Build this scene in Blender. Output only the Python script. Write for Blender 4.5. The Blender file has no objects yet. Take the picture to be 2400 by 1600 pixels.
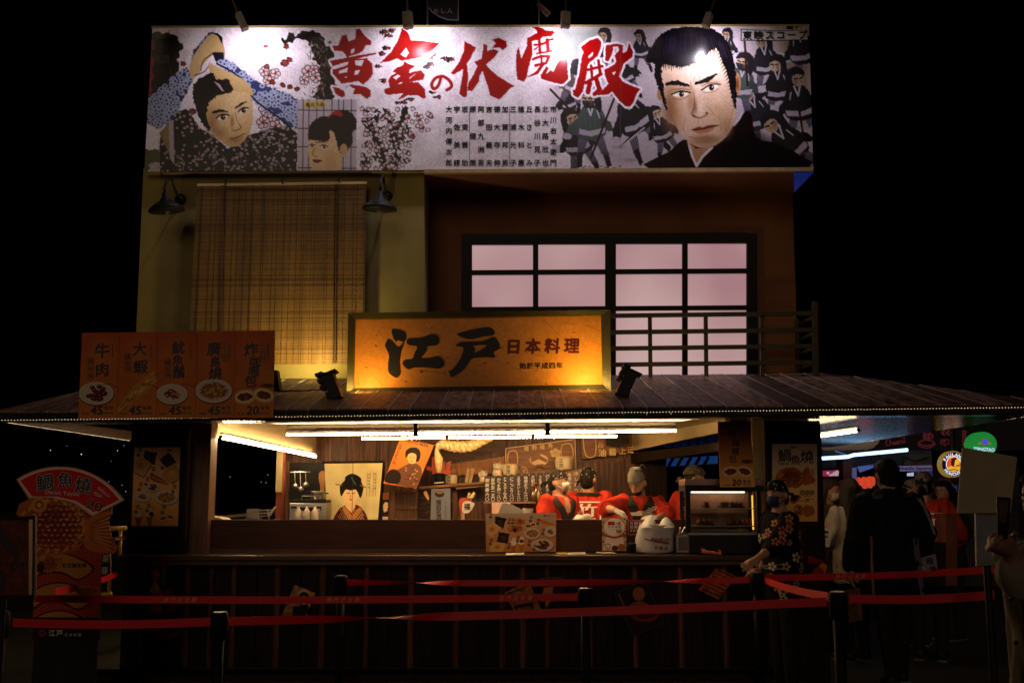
import bpy, bmesh, math, random
import numpy as np
from mathutils import Vector, Matrix, noise as mnoise
random.seed(7)
RNG = np.random.RandomState(11)
S = bpy.context.scene
COL = S.collection
# ---------------------------------------------------------------- camera
F = 2446.0; EYE = 1.6; PITCH = math.radians(8.2)
cam = bpy.data.cameras.new('camera'); camo = bpy.data.objects.new('camera', cam); COL.objects.link(camo)
cam.sensor_width = 36; cam.lens = 36 * F / 2400; cam.clip_end = 500; cam.clip_start = .05
camo.location = (0, 0, EYE); camo.rotation_euler = (math.pi / 2 + PITCH, 0, 0)
S.camera = camo
# ---------------------------------------------------------------- night sky and a very faint glow of the street
w = bpy.data.worlds.new('World'); S.world = w; w.use_nodes = True
bg = w.node_tree.nodes['Background']
sky = w.node_tree.nodes.new('ShaderNodeTexSky'); sky.sky_type = 'NISHITA'; sky.sun_disc = False
sky.sun_elevation = math.radians(-12); sky.sun_rotation = math.radians(200)
w.node_tree.links.new(sky.outputs[0], bg.inputs[0]); bg.inputs[1].default_value = .02
sun = bpy.data.lights.new('sun', 'SUN'); sun.energy = .20; sun.angle = math.radians(25); sun.color = (1, .72, .50)
suno = bpy.data.objects.new('sun', sun); COL.objects.link(suno)
suno.rotation_euler = Vector((.12, .95, -.27)).to_track_quat('-Z', 'Y').to_euler()
# ---------------------------------------------------------------- exposure
S.view_settings.view_transform = 'Standard'; S.view_settings.look = 'None'
S.view_settings.exposure = 0; S.view_settings.gamma = 1
S.render.engine = 'CYCLES'
cy = S.cycles
cy.use_denoising = True
try: cy.denoiser = 'OPENIMAGEDENOISE'
except Exception: pass
cy.max_bounces = 6; cy.diffuse_bounces = 3; cy.glossy_bounces = 3; cy.transmission_bounces = 4; cy.transparent_max_bounces = 12
cy.caustics_reflective = False; cy.caustics_refractive = False
cy.sample_clamp_indirect = 3

# ================================================================ geometry helpers
cT, sT = math.cos(PITCH), math.sin(PITCH)
def P(px, py, D):
    a = (px - 1200) / F; b = (800 - py) / F
    t = D / (cT - b * sT)
    return Vector((a * t, D, EYE + t * (b * cT + sT)))
def PZ(px, py, z):                       # the point of a pixel ray at height z
    a = (px - 1200) / F; b = (800 - py) / F
    t = (z - EYE) / (b * cT + sT)
    return Vector((a * t, t * (cT - b * sT), z))
CR = {'A': (0, 960, .4082), 'B': (420, 960, .22957), 'C': (860, 980, .22109), 'D': (1220, 1000, .20408), 'E': (1560, 960, .2423),
      'F': (1880, 960, .2423), 'G': (1700, 1280, .2976), 'H': (400, 1280, .2976), 'I': (300, 380, .39536), 'J': (980, 380, .41667),
      'K': (150, 760, .31888), 'L': (800, 720, .30612), 'T1': (760, 50, .17857), 'T2': (1180, 50, .14456), 'F3': (1500, 50, .22963), 'F4': (330, 60, .22534),
      'N': (0, 0, 1), 'M1': (1140, 1330, .17857), 'M2': (1540, 1290, .22109), 'M3': (300, 1030, .14028), 'M4': (1660, 980, .16578), 'M5': (1760, 1100, .16584), 'M6': (2220, 1080, .21687), 'M7': (0, 1180, .20408)}
def Q(c, x, y):
    ox, oy, s = CR[c]; return ox + x * s, oy + y * s
def PQ(c, x, y, D):
    a, b = Q(c, x, y); return P(a, b, D)

class MB:
    def __init__(s): s.v = []; s.f = []; s.mi = []; s.cur = 0
    def add(s, vs, fs):
        o = len(s.v); s.v += [tuple(v) for v in vs]; s.f += [tuple(i + o for i in f) for f in fs]; s.mi += [s.cur] * len(fs); return s
    def box(s, a, b):
        x0, y0, z0 = a; x1, y1, z1 = b
        if x0 > x1: x0, x1 = x1, x0
        if y0 > y1: y0, y1 = y1, y0
        if z0 > z1: z0, z1 = z1, z0
        return s.add([(x0,y0,z0),(x1,y0,z0),(x1,y1,z0),(x0,y1,z0),(x0,y0,z1),(x1,y0,z1),(x1,y1,z1),(x0,y1,z1)],
              [(0,3,2,1),(4,5,6,7),(0,1,5,4),(1,2,6,5),(2,3,7,6),(3,0,4,7)])
    def obox(s, c, ax, ay, az):            # centre and three half vectors
        c = Vector(c); ax, ay, az = Vector(ax), Vector(ay), Vector(az)
        return s.add([c + i*ax + j*ay + k*az for k in (-1,1) for j in (-1,1) for i in (-1,1)],
              [(0,2,3,1),(4,5,7,6),(0,1,5,4),(1,3,7,5),(3,2,6,7),(2,0,4,6)])
    def slab(s, quad, d):                  # quad of 4 points, given a thickness vector
        d = Vector(d); q = [Vector(p) for p in quad]; n = len(q)
        fs = [tuple(range(n)), tuple(range(2*n-1, n-1, -1))]
        fs += [(i, n+i, n+(i+1) % n, (i+1) % n) for i in range(n)]
        return s.add(q + [p + d for p in q], fs)
    def bar(s, a, b, r, r2=None):          # square-section bar
        a, b = Vector(a), Vector(b); d = (b - a); L = d.length; d.normalize()
        u = d.cross(Vector((0,0,1)));  u = Vector((1,0,0)) if u.length < 1e-3 else u.normalized()
        v = d.cross(u).normalized(); r2 = r2 or r
        return s.obox((a + b) / 2, u * r, v * r2, d * L / 2)
    def tube(s, pts, r, n=8, cap=True):
        pts = [Vector(p) for p in pts]; rs = r if isinstance(r, (list, tuple)) else [r] * len(pts)
        vs = []; m = len(pts); pu = None
        for i, p in enumerate(pts):
            d = (pts[min(i+1, m-1)] - pts[max(i-1, 0)]).normalized()
            u = pu - d * pu.dot(d) if pu is not None else d.cross(Vector((0,0,1)))
            if u.length < 1e-3: u = d.cross(Vector((1,0,0)))
            u.normalize(); pu = u; v = d.cross(u)
            vs += [p + (u * math.cos(2*math.pi*k/n) + v * math.sin(2*math.pi*k/n)) * rs[i] for k in range(n)]
        fs = [(i*n+k, i*n+(k+1) % n, (i+1)*n+(k+1) % n, (i+1)*n+k) for i in range(m-1) for k in range(n)]
        if cap: fs += [tuple(range(n-1, -1, -1)), tuple((m-1)*n+k for k in range(n))]
        return s.add(vs, fs)
    def lathe(s, c, prof, n=16, ax=(0,0,1), sx=1, sy=1):
        c = Vector(c); ax = Vector(ax).normalized(); u = ax.cross(Vector((0,1,0)))
        if u.length < 1e-3: u = Vector((1,0,0))
        u.normalize(); v = ax.cross(u)
        vs = [c + ax*z + (u*math.cos(2*math.pi*k/n)*sx + v*math.sin(2*math.pi*k/n)*sy)*r for r, z in prof for k in range(n)]
        m = len(prof)
        fs = [(i*n+k, i*n+(k+1) % n, (i+1)*n+(k+1) % n, (i+1)*n+k) for i in range(m-1) for k in range(n)]
        fs += [tuple(range(n-1, -1, -1)), tuple((m-1)*n+k for k in range(n))]
        return s.add(vs, fs)
    def ball(s, c, r, n=10, m=7):
        r = Vector((r, r, r)) if not hasattr(r, '__len__') else Vector(r); c = Vector(c)
        vs = []
        for i in range(m+1):
            t = math.pi * i / m
            for k in range(n):
                a = 2*math.pi*k/n
                vs.append((c.x + r.x*math.sin(t)*math.cos(a), c.y + r.y*math.sin(t)*math.sin(a), c.z + r.z*math.cos(t)))
        return s.add(vs, [(i*n+k, (i+1)*n+k, (i+1)*n+(k+1) % n, i*n+(k+1) % n) for i in range(m) for k in range(n)])
    def build(s, name, mat, parent=None, smooth=False, bevel=0):
        me = bpy.data.meshes.new(name); me.from_pydata(s.v, [], s.f); me.validate()
        mats = mat if isinstance(mat, (list, tuple)) else [mat]
        for m in mats: me.materials.append(m)
        if len(mats) > 1 and len(me.polygons) == len(s.mi):
            me.polygons.foreach_set('material_index', s.mi)
        if smooth: me.polygons.foreach_set('use_smooth', [True] * len(me.polygons))
        bm = bmesh.new(); bm.from_mesh(me); bmesh.ops.recalc_face_normals(bm, faces=bm.faces); bm.to_mesh(me); bm.free()
        o = bpy.data.objects.new(name, me); COL.objects.link(o)
        if parent is not None: o.parent = parent
        if bevel:
            b = o.modifiers.new('b', 'BEVEL'); b.width = bevel; b.segments = 2; b.limit_method = 'ANGLE'
        return o
def thing(name, label, cat, group=None):
    o = bpy.data.objects.new(name, None); COL.objects.link(o); o.empty_display_size = .1
    o['label'] = label; o['category'] = cat
    if group: o['group'] = group
    return o
def tag(o, label, cat, group=None):
    o['label'] = label; o['category'] = cat
    if group: o['group'] = group
    return o
def struct(o): o['kind'] = 'structure'; return o
def stuff(o): o['kind'] = 'stuff'; return o
def copy_tree(o, parent=None):
    c = o.copy(); COL.objects.link(c); c.parent = parent
    for ch in o.children: copy_tree(ch, c)
    return c

# ================================================================ materials
def lin(c):
    c = np.asarray(c, float) / 255.0
    return np.where(c <= .04045, c / 12.92, ((c + .055) / 1.055) ** 2.4)
def L3(r, g, b): return tuple(lin((r, g, b))) + (1,)
MATS = {}
def mat(name, col, rough=.6, metal=0, var=.25, scale=8, bump=0, spec=.4, emit=None, es=0, stretch=None, trans=0, rnd=0):
    """plain procedural surface: base colour varied by noise, roughness varied too"""
    if name in MATS: return MATS[name]
    m = bpy.data.materials.new(name); m.use_nodes = True; nt = m.node_tree; b = nt.nodes['Principled BSDF']
    col = tuple(col[:3])
    tc = nt.nodes.new('ShaderNodeTexCoord'); nz = nt.nodes.new('ShaderNodeTexNoise'); nz.inputs['Scale'].default_value = scale
    nz.inputs['Detail'].default_value = 6; nz.inputs['Roughness'].default_value = .6
    if stretch:
        mp = nt.nodes.new('ShaderNodeMapping'); mp.inputs['Scale'].default_value = stretch
        nt.links.new(tc.outputs['Object'], mp.inputs[0]); src = mp.outputs[0]
    else: src = tc.outputs['Object']
    if rnd:
        oi = nt.nodes.new('ShaderNodeObjectInfo'); va = nt.nodes.new('ShaderNodeVectorMath'); va.operation = 'MULTIPLY_ADD'
        nt.links.new(oi.outputs['Random'], va.inputs[1]); va.inputs[0].default_value = (17, 31, 23); nt.links.new(src, va.inputs[2]); src = va.outputs[0]
    nt.links.new(src, nz.inputs['Vector'])
    mx = nt.nodes.new('ShaderNodeMix'); mx.data_type = 'RGBA'
    mx.inputs[6].default_value = tuple(c * (1 - var) for c in col) + (1,); mx.inputs[7].default_value = tuple(min(1, c * (1 + var)) for c in col) + (1,)
    rp = nt.nodes.new('ShaderNodeMapRange'); rp.inputs[1].default_value = .3; rp.inputs[2].default_value = .7
    nt.links.new(nz.outputs[0], rp.inputs[0]); nt.links.new(rp.outputs[0], mx.inputs[0])
    out = mx.outputs[2]
    if rnd:
        hv = nt.nodes.new('ShaderNodeHueSaturation'); r2 = nt.nodes.new('ShaderNodeMapRange'); r2.inputs[3].default_value = 1 - rnd; r2.inputs[4].default_value = 1 + rnd
        nt.links.new(oi.outputs['Random'], r2.inputs[0]); nt.links.new(r2.outputs[0], hv.inputs['Value']); nt.links.new(out, hv.inputs['Color']); out = hv.outputs[0]
    nt.links.new(out, b.inputs['Base Color'])
    b.inputs['Roughness'].default_value = rough; b.inputs['Metallic'].default_value = metal; b.inputs['Specular IOR Level'].default_value = spec
    if bump:
        bp = nt.nodes.new('ShaderNodeBump'); bp.inputs['Strength'].default_value = bump; bp.inputs['Distance'].default_value = .01
        nt.links.new(nz.outputs[0], bp.inputs['Height']); nt.links.new(bp.outputs[0], b.inputs['Normal'])
    if emit:
        b.inputs['Emission Color'].default_value = tuple(emit[:3]) + (1,); b.inputs['Emission Strength'].default_value = es
    if trans: b.inputs['Transmission Weight'].default_value = trans
    MATS[name] = m; return m
def glow(name, col, strength):
    if name in MATS: return MATS[name]
    m = bpy.data.materials.new(name); m.use_nodes = True; nt = m.node_tree
    for n in list(nt.nodes):
        if n.type == 'BSDF_PRINCIPLED': nt.nodes.remove(n)
    e = nt.nodes.new('ShaderNodeEmission'); e.inputs[0].default_value = tuple(col[:3]) + (1,); e.inputs[1].default_value = strength
    nt.links.new(e.outputs[0], nt.nodes['Material Output'].inputs[0]); MATS[name] = m; return m
def glassmat(name, tint=(1,1,1), refl=.12):
    if name in MATS: return MATS[name]
    m = bpy.data.materials.new(name); m.use_nodes = True; nt = m.node_tree; nt.nodes.remove(nt.nodes['Principled BSDF'])
    t = nt.nodes.new('ShaderNodeBsdfTransparent'); t.inputs[0].default_value = tuple(tint) + (1,)
    g = nt.nodes.new('ShaderNodeBsdfGlossy'); g.inputs['Roughness'].default_value = .04
    f = nt.nodes.new('ShaderNodeLayerWeight'); f.inputs[0].default_value = .25
    mr = nt.nodes.new('ShaderNodeMath'); mr.operation = 'MULTIPLY_ADD'; mr.inputs[1].default_value = .6; mr.inputs[2].default_value = refl
    mx = nt.nodes.new('ShaderNodeMixShader'); nt.links.new(f.outputs[1], mr.inputs[0]); nt.links.new(mr.outputs[0], mx.inputs[0])
    nt.links.new(t.outputs[0], mx.inputs[1]); nt.links.new(g.outputs[0], mx.inputs[2]); nt.links.new(mx.outputs[0], nt.nodes['Material Output'].inputs[0])
    MATS[name] = m; return m
def printmat(name, rough=.6, spec=.15, em=0, grain=.06, gscale=120, bump=0):
    """flat print: colour comes from the print's own colour layer, with a little paper grain"""
    if name in MATS: return MATS[name]
    m = bpy.data.materials.new(name); m.use_nodes = True; nt = m.node_tree; b = nt.nodes['Principled BSDF']
    at = nt.nodes.new('ShaderNodeAttribute'); at.attribute_name = 'Col'
    tc = nt.nodes.new('ShaderNodeTexCoord'); nz = nt.nodes.new('ShaderNodeTexNoise'); nz.inputs['Scale'].default_value = gscale; nz.inputs['Detail'].default_value = 3
    nt.links.new(tc.outputs['Object'], nz.inputs['Vector'])
    mr = nt.nodes.new('ShaderNodeMapRange'); mr.inputs[1].default_value = .25; mr.inputs[2].default_value = .75; mr.inputs[3].default_value = 1 - grain; mr.inputs[4].default_value = 1 + grain
    nt.links.new(nz.outputs[0], mr.inputs[0])
    hv = nt.nodes.new('ShaderNodeHueSaturation'); nt.links.new(at.outputs['Color'], hv.inputs['Color']); nt.links.new(mr.outputs[0], hv.inputs['Value'])
    nt.links.new(hv.outputs[0], b.inputs['Base Color']); b.inputs['Roughness'].default_value = rough; b.inputs['Specular IOR Level'].default_value = spec
    if em:
        nt.links.new(hv.outputs[0], b.inputs['Emission Color']); b.inputs['Emission Strength'].default_value = em
    if bump:
        n2 = nt.nodes.new('ShaderNodeTexNoise'); n2.inputs['Scale'].default_value = 2.2; n2.inputs['Detail'].default_value = 2
        nt.links.new(tc.outputs['Object'], n2.inputs['Vector']); bp = nt.nodes.new('ShaderNodeBump'); bp.inputs['Strength'].default_value = bump; bp.inputs['Distance'].default_value = .05
        nt.links.new(n2.outputs[0], bp.inputs['Height']); nt.links.new(bp.outputs[0], b.inputs['Normal'])
    MATS[name] = m; return m

# ================================================================ printed pictures: a fine grid sheet, each vertex carrying its ink colour
def vnoise(X, Y, sc, seed=0):
    x = X / sc + seed * 37.7; y = Y / sc + seed * 91.3
    xi = np.floor(x).astype(int); yi = np.floor(y).astype(int); fx = x - xi; fy = y - yi
    fx = fx*fx*(3-2*fx); fy = fy*fy*(3-2*fy)
    def h(a, b):
        n = (a * 374761393 + b * 668265263 + seed * 1442695) & 0x7fffffff
        n = ((n ^ (n >> 13)) * 1274126177) & 0x7fffffff
        return ((n ^ (n >> 16)) & 0xffff) / 65535.0
    return (h(xi, yi)*(1-fx)+h(xi+1, yi)*fx)*(1-fy) + (h(xi, yi+1)*(1-fx)+h(xi+1, yi+1)*fx)*fy
def crom(pts, n=5, closed=True):
    out = []; m = len(pts)
    for i in range(m if closed else m-1):
        g = lambda k: np.array(pts[k % m] if closed else pts[min(max(k, 0), m-1)], float)
        p0, p1, p2, p3 = g(i-1), g(i), g(i+1), g(i+2)
        for j in range(n):
            t = j / n
            out.append(tuple(.5*((2*p1)+(-p0+p2)*t+(2*p0-5*p1+4*p2-p3)*t*t+(-p0+3*p1-3*p2+p3)*t**3)))
    if not closed: out.append(tuple(pts[-1]))
    return out
class Cv:
    def __init__(s, corners, nx, ny, bg, D=None):
        """corners TL,TR,BR,BL in photo pixels; D the depth of the sheet"""
        s.c = corners; s.nx, s.ny = nx, ny
        u, v = np.meshgrid(np.linspace(0, 1, nx+1), np.linspace(0, 1, ny+1)); s.u, s.v = u, v
        tl, tr, br, bl = [np.array(c, float) for c in corners]
        s.X = (tl[0]*(1-u)+tr[0]*u)*(1-v)+(bl[0]*(1-u)+br[0]*u)*v
        s.Y = (tl[1]*(1-u)+tr[1]*u)*(1-v)+(bl[1]*(1-u)+br[1]*u)*v
        s.px = abs(tr[0]-tl[0]) / nx
        s.C = np.empty(u.shape + (3,)); s.C[:] = bg; s.D = D; s.m = (0, 0, 1)
    def map(s, c): s.m = CR[c] if isinstance(c, str) else c; return s
    def _p(s, pts): ox, oy, k = s.m; return [(ox + x*k, oy + y*k) for x, y in pts]
    def _win(s, x0, y0, x1, y1):
        mk = (s.X >= x0) & (s.X <= x1) & (s.Y >= y0) & (s.Y <= y1)
        if not mk.any(): return None
        r = np.where(mk.any(1))[0]; c = np.where(mk.any(0))[0]
        return slice(r[0], r[-1]+1), slice(c[0], c[-1]+1)
    def _mix(s, w, m, col, a=1):
        m = np.clip(m, 0, 1)[..., None] * a
        col = np.asarray(col, float)
        s.C[w] = s.C[w]*(1-m) + col*m
    def poly(s, pts, col, smooth=0, grow=0, soft=None, rough=0, rs=4, a=1, seed=1):
        pts = s._p(pts)
        if smooth: pts = crom(pts, smooth)
        P_ = np.array(pts); e = grow + (soft or 0) + rough + 2
        w = s._win(P_[:, 0].min()-e, P_[:, 1].min()-e, P_[:, 0].max()+e, P_[:, 1].max()+e)
        if w is None: return s
        X, Y = s.X[w], s.Y[w]; d = np.full(X.shape, 1e9); ins = np.zeros(X.shape, bool); n = len(P_)
        for i in range(n):
            ax, ay = P_[i]; bx, by = P_[(i+1) % n]; ex, ey = bx-ax, by-ay; l2 = ex*ex+ey*ey+1e-9
            t = np.clip(((X-ax)*ex+(Y-ay)*ey)/l2, 0, 1); d = np.minimum(d, (X-ax-t*ex)**2+(Y-ay-t*ey)**2)
            if ay != by:
                c = ((ay > Y) != (by > Y)) & (X < (bx-ax)*(Y-ay)/(by-ay)+ax); ins ^= c
        sd = np.sqrt(d) * np.where(ins, -1, 1) - grow
        if rough: sd = sd + (vnoise(X, Y, rs, seed)-.5)*2*rough
        s._mix(w, .5 - sd/(soft or s.px), col, a); return s
    def stroke(s, pts, wd, col, smooth=0, grow=0, soft=None, rough=0, rs=4, a=1, seed=2):
        k = s.m[2]; pts = s._p(pts)
        wd = list(wd) if hasattr(wd, '__len__') else [wd]*len(pts)
        if smooth:
            q = crom([(p[0], p[1]) for p in pts], smooth, False); ws = np.interp(np.linspace(0, len(pts)-1, len(q)), range(len(pts)), wd); pts, wd = q, list(ws)
        P_ = np.array(pts); e = max(wd)*k/2 + grow + rough + (soft or 0) + 2
        w = s._win(P_[:, 0].min()-e, P_[:, 1].min()-e, P_[:, 0].max()+e, P_[:, 1].max()+e)
        if w is None: return s
        X, Y = s.X[w], s.Y[w]; sd = np.full(X.shape, 1e9)
        for i in range(len(P_)-1):
            ax, ay = P_[i]; bx, by = P_[i+1]; ex, ey = bx-ax, by-ay; l2 = ex*ex+ey*ey+1e-9
            t = np.clip(((X-ax)*ex+(Y-ay)*ey)/l2, 0, 1)
            sd = np.minimum(sd, np.sqrt((X-ax-t*ex)**2+(Y-ay-t*ey)**2) - (wd[i]*(1-t)+wd[i+1]*t)*k/2)
        sd = sd - grow
        if rough: sd = sd + (vnoise(X, Y, rs, seed)-.5)*2*rough
        s._mix(w, .5 - sd/(soft or s.px), col, a); return s
    def ell(s, cx, cy, rx, ry, col, rot=0, soft=None, a=1, rough=0, rs=3, seed=3):
        (cx, cy), = s._p([(cx, cy)]); k = s.m[2]; rx, ry = rx*k, ry*k; e = max(rx, ry)+2+rough
        w = s._win(cx-e, cy-e, cx+e, cy+e)
        if w is None: return s
        X, Y = s.X[w]-cx, s.Y[w]-cy; c, sn = math.cos(rot), math.sin(rot); U = (X*c+Y*sn)/rx; V = (-X*sn+Y*c)/ry
        r = np.sqrt(U*U+V*V); sd = (r-1)*min(rx, ry)
        if rough: sd = sd + (vnoise(s.X[w], s.Y[w], rs, seed)-.5)*2*rough
        if soft is None: s._mix(w, .5-sd/s.px, col, a)
        else: s._mix(w, 1-np.clip((r-(1-soft))/soft, 0, 1), col, a)
        return s
    def cut(s, pts, smooth=0):            # keep only the sheet inside these outlines (called once per outline)
        keep = s.C; s.C = np.zeros_like(keep) if getattr(s, 'A', None) is None else np.repeat(s.A[..., None], 3, 2); s.poly(pts, (1, 1, 1), smooth); s.A = s.C[..., 0].copy(); s.C = keep; return s
    def rect(s, x0, y0, x1, y1, col, **k): return s.poly([(x0, y0), (x1, y0), (x1, y1), (x0, y1)], col, **k)
    def grad(s, c0, c1, ax='v', a=1):
        t = (s.v if ax == 'v' else s.u)[..., None]; s.C = s.C*(1-a) + (np.asarray(c0, float)*(1-t)+np.asarray(c1, float)*t)*a; return s
    def speck(s, amt, sc, seed=5):
        s.C = s.C * (1 + (vnoise(s.X, s.Y, sc, seed)-.5)[..., None]*2*amt); return s
    def build(s, name, material, parent=None, pos=None, wob=0):
        n = s.X.size
        a = (s.X-1200)/F; b = (800-s.Y)/F; D = s.D if s.D is not None else 9
        if pos is None:
            t = D/(cT-b*sT); V = np.stack([a*t, np.full(a.shape, D), EYE+t*(b*cT+sT)], -1)
        else: V = pos(s.u, s.v)
        if wob: V[..., 1] += wob(s.u, s.v)
        me = bpy.data.meshes.new(name); ny, nx = s.ny, s.nx
        i = np.arange(n).reshape(ny+1, nx+1)
        f = np.stack([i[:-1, :-1], i[1:, :-1], i[1:, 1:], i[:-1, 1:]], -1).reshape(-1, 4)
        if getattr(s, 'A', None) is not None:
            k_ = (s.A[:-1, :-1]+s.A[1:, :-1]+s.A[1:, 1:]+s.A[:-1, 1:]).reshape(-1)/4 > .5; f = f[k_]
        me.vertices.add(n); me.vertices.foreach_set('co', V.reshape(-1).astype(np.float32))
        me.loops.add(f.size); me.polygons.add(len(f))
        me.loops.foreach_set('vertex_index', f.reshape(-1).astype(np.int32))
        me.polygons.foreach_set('loop_start', np.arange(0, f.size, 4, dtype=np.int32))
        me.polygons.foreach_set('use_smooth', np.ones(len(f), bool))
        me.update(calc_edges=True)
        ca = me.color_attributes.new('Col', 'FLOAT_COLOR', 'POINT')
        cc = np.ones((n, 4), np.float32); cc[:, :3] = lin(255*np.clip(s.C.reshape(-1, 3)/255*1.06, 0, 1)**getattr(s, 'gam', 1.18)); ca.data.foreach_set('color', cc.reshape(-1))
        me.materials.append(material)
        o = bpy.data.objects.new(name, me); COL.objects.link(o)
        if parent is not None: o.parent = parent
        return o

# ================================================================ lettering from the built-in font
_fc = bpy.data.curves.new('f', 'FONT'); _fo = bpy.data.objects.new('f', _fc); COL.objects.link(_fo)
_gl = {}
def glyph(ch, bold=0, res=2):
    k = (ch, bold, res)
    if k not in _gl:
        _fc.body = ch; _fc.offset = bold; _fc.resolution_u = res
        bpy.context.view_layer.update()
        me = bpy.data.meshes.new_from_object(_fo.evaluated_get(bpy.context.evaluated_depsgraph_get()))
        v = [(p.co.x, p.co.y) for p in me.vertices]; f = [tuple(q.vertices) for q in me.polygons]
        bpy.data.meshes.remove(me); _gl[k] = (v, f)
    return _gl[k]
_g = np.array(glyph('国')[0]); _gc = (_g.max(0)+_g.min(0))/2; _gs = (_g.max(0)-_g.min(0)).max()/.9
class Lt:
    """collects glyphs laid on a sheet; coordinates are photo pixels through crop c at depth D"""
    def __init__(s, D, c='N', pos=None): s.D = D; s.c = c; s.mb = MB(); s.pos = pos
    def _put(s, v, f, fx):
        n = len(s.mb.v)
        if not v: return
        pts = []
        for x, y in v:
            X, Y = fx(x, y); pts.append(s.pos(X, Y) if s.pos else PQ(s.c, X, Y, s.D))
        s.mb.add(pts, f)
    def ch(s, ch, cx, cy, h, w=None, bold=0, rot=0, shear=0):
        v, f = glyph(ch); w = w or h; c, sn = math.cos(rot), math.sin(rot)
        def fx(x, y):
            x = (x-_gc[0])/_gs; y = (y-_gc[1])/_gs; x = x + shear*y; X, Y = x*w, -y*h
            return cx+X*c-Y*sn, cy+X*sn+Y*c
        return s._bold(v, f, fx, bold*h*.8)
    def _bold(s, v, f, fx, b):
        D0 = s.D
        for k, (dx, dy) in enumerate(((0, 0), (b, 0), (-b, 0), (0, b), (0, -b)) if b else ((0, 0),)):
            s.D = D0 - .0002*k; s._put(v, f, lambda x, y: (fx(x, y)[0]+dx, fx(x, y)[1]+dy))
        s.D = D0; return s
    def col(s, text, cx, y0, y1, h, **k):          # a vertical column of characters
        n = len(text)
        for i, t in enumerate(text):
            if t != ' ': s.ch(t, cx, y0+(y1-y0)*(i/(n-1) if n > 1 else 0), h, **k)
        return s
    def row(s, text, x0, y0, x1, y1, h, **k):
        n = len(text)
        for i, t in enumerate(text):
            q = i/(n-1) if n > 1 else 0
            if t != ' ': s.ch(t, x0+(x1-x0)*q, y0+(y1-y0)*q, h, **k)
        return s
    def word(s, text, x0, x1, y, h, bold=0, rot=0, shear=0):  # a latin word between x0 and x1, cap height h, baseline y
        v, f = glyph(text); a = np.array(v); lo, hi = a[:, 0].min(), a[:, 0].max(); k = h/.72; c, sn = math.cos(rot), math.sin(rot)
        def fx(X, Y):
            xx = (X-lo)/(hi-lo)*(x1-x0)+shear*Y*k; yy = -Y*k
            return x0+xx*c-yy*sn, y+xx*sn+yy*c
        return s._bold(v, f, fx, bold*h*.9)
    def poly(s, pts, smooth=0):
        if smooth: pts = crom(pts, smooth)
        v = [s.pos(x, y) if s.pos else PQ(s.c, x, y, s.D) for x, y in pts]; s.mb.add(v, [tuple(range(len(v)))]); return s
    def line(s, pts, wd, smooth=0, closed=False):
        if smooth: pts = crom(pts, smooth, closed)
        if closed: pts = list(pts)+[pts[0]]
        for i in range(len(pts)-1):
            (ax, ay), (bx, by) = pts[i], pts[i+1]; l = math.hypot(bx-ax, by-ay) or 1; nx, ny = -(by-ay)/l*wd/2, (bx-ax)/l*wd/2
            s.poly([(ax+nx, ay+ny), (bx+nx, by+ny), (bx-nx, by-ny), (ax-nx, ay-ny)])
        return s
    def build(s, name, m, parent):
        o = s.mb.build(name, m, parent); o['kind'] = 'stuff'; return o
def inkmat(n, rgb, rough=.5): return mat(n, L3(*rgb), rough, var=.08, scale=30)
# ================================================================ surfaces
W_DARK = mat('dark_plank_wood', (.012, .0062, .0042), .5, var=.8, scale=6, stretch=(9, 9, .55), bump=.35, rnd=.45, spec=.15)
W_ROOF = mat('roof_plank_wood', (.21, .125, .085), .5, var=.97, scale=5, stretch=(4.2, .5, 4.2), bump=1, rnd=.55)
W_POST = mat('post_wood', (.16, .075, .036), .45, var=.5, scale=6, stretch=(10, 10, .5), bump=.2)
W_INT = mat('interior_wood', (.095, .038, .020), .45, var=.9, scale=5, stretch=(8, 8, .5), bump=.25, rnd=.45)
W_BEAM = mat('beam_wood', (.085, .042, .026), .5, var=.5, scale=5, stretch=(.7, 6, 6), bump=.2)
W_BLACK = mat('black_lacquer', (.010, .008, .008), .5, var=.3, spec=.2)
BEIGE = mat('beige_render', (.29, .225, .075), .8, var=.22, scale=1.3, bump=.08)
BROWN = mat('brown_render', (.22, .088, .038), .8, var=.16, scale=2, bump=.08)
PANEL = mat('brown_counter_board', (.055, .019, .011), .5, var=.3, scale=3, stretch=(1, 1, 5), spec=.2)
CREAM = mat('cream_board', (.47, .37, .19), .7, var=.08, scale=3)
BLKMET = mat('black_metal', (.014, .013, .013), .5, 0, var=.3, scale=20, spec=.22)
STEEL = mat('brushed_steel', (.45, .44, .42), .32, .9, var=.2, scale=10, stretch=(1, 8, 8))
GREENMET = mat('olive_steel', (.045, .038, .015), .55, .2, var=.25, scale=12)
WHITE = mat('white_paint', (.75, .73, .68), .5, var=.06)
RIB = mat('ribbed_sheet', (.10, .085, .068), .3, var=.15, scale=4)
TUBE = glow('fluorescent_tube', (1, .68, .34), 66); TUBE2 = glow('rear_fluorescent_tube', (1, .55, .21), 190); TUBE3 = glow('side_fluorescent_tube', (1, .68, .34), 22)
LED = glow('led_bulb', (1, .74, .40), 1.9)

# ================================================================ ground
g = MB(); n = 1
gv = [(-60, -8, 0), (60, -8, 0), (60, 90, 0), (-60, 90, 0)]
g.add(gv, [(0, 1, 2, 3)])
PAVE = mat('dark_asphalt', (.030, .027, .026), .75, var=.35, scale=3, bump=.3)
struct(g.build('ground', PAVE))

# ================================================================ the stall
ST = thing('food_stall', 'two storey wooden Japanese food stall with plank roof and open kitchen counter', 'building')
def part(name, mb, m, parent=None, **k): return mb.build(name, m, parent or ST, **k)
DW = 10.05; DR = 10.70; DC = 9.2; DS = 9.0; DP = 9.40; DE = 8.0; DB = 12.2
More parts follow.
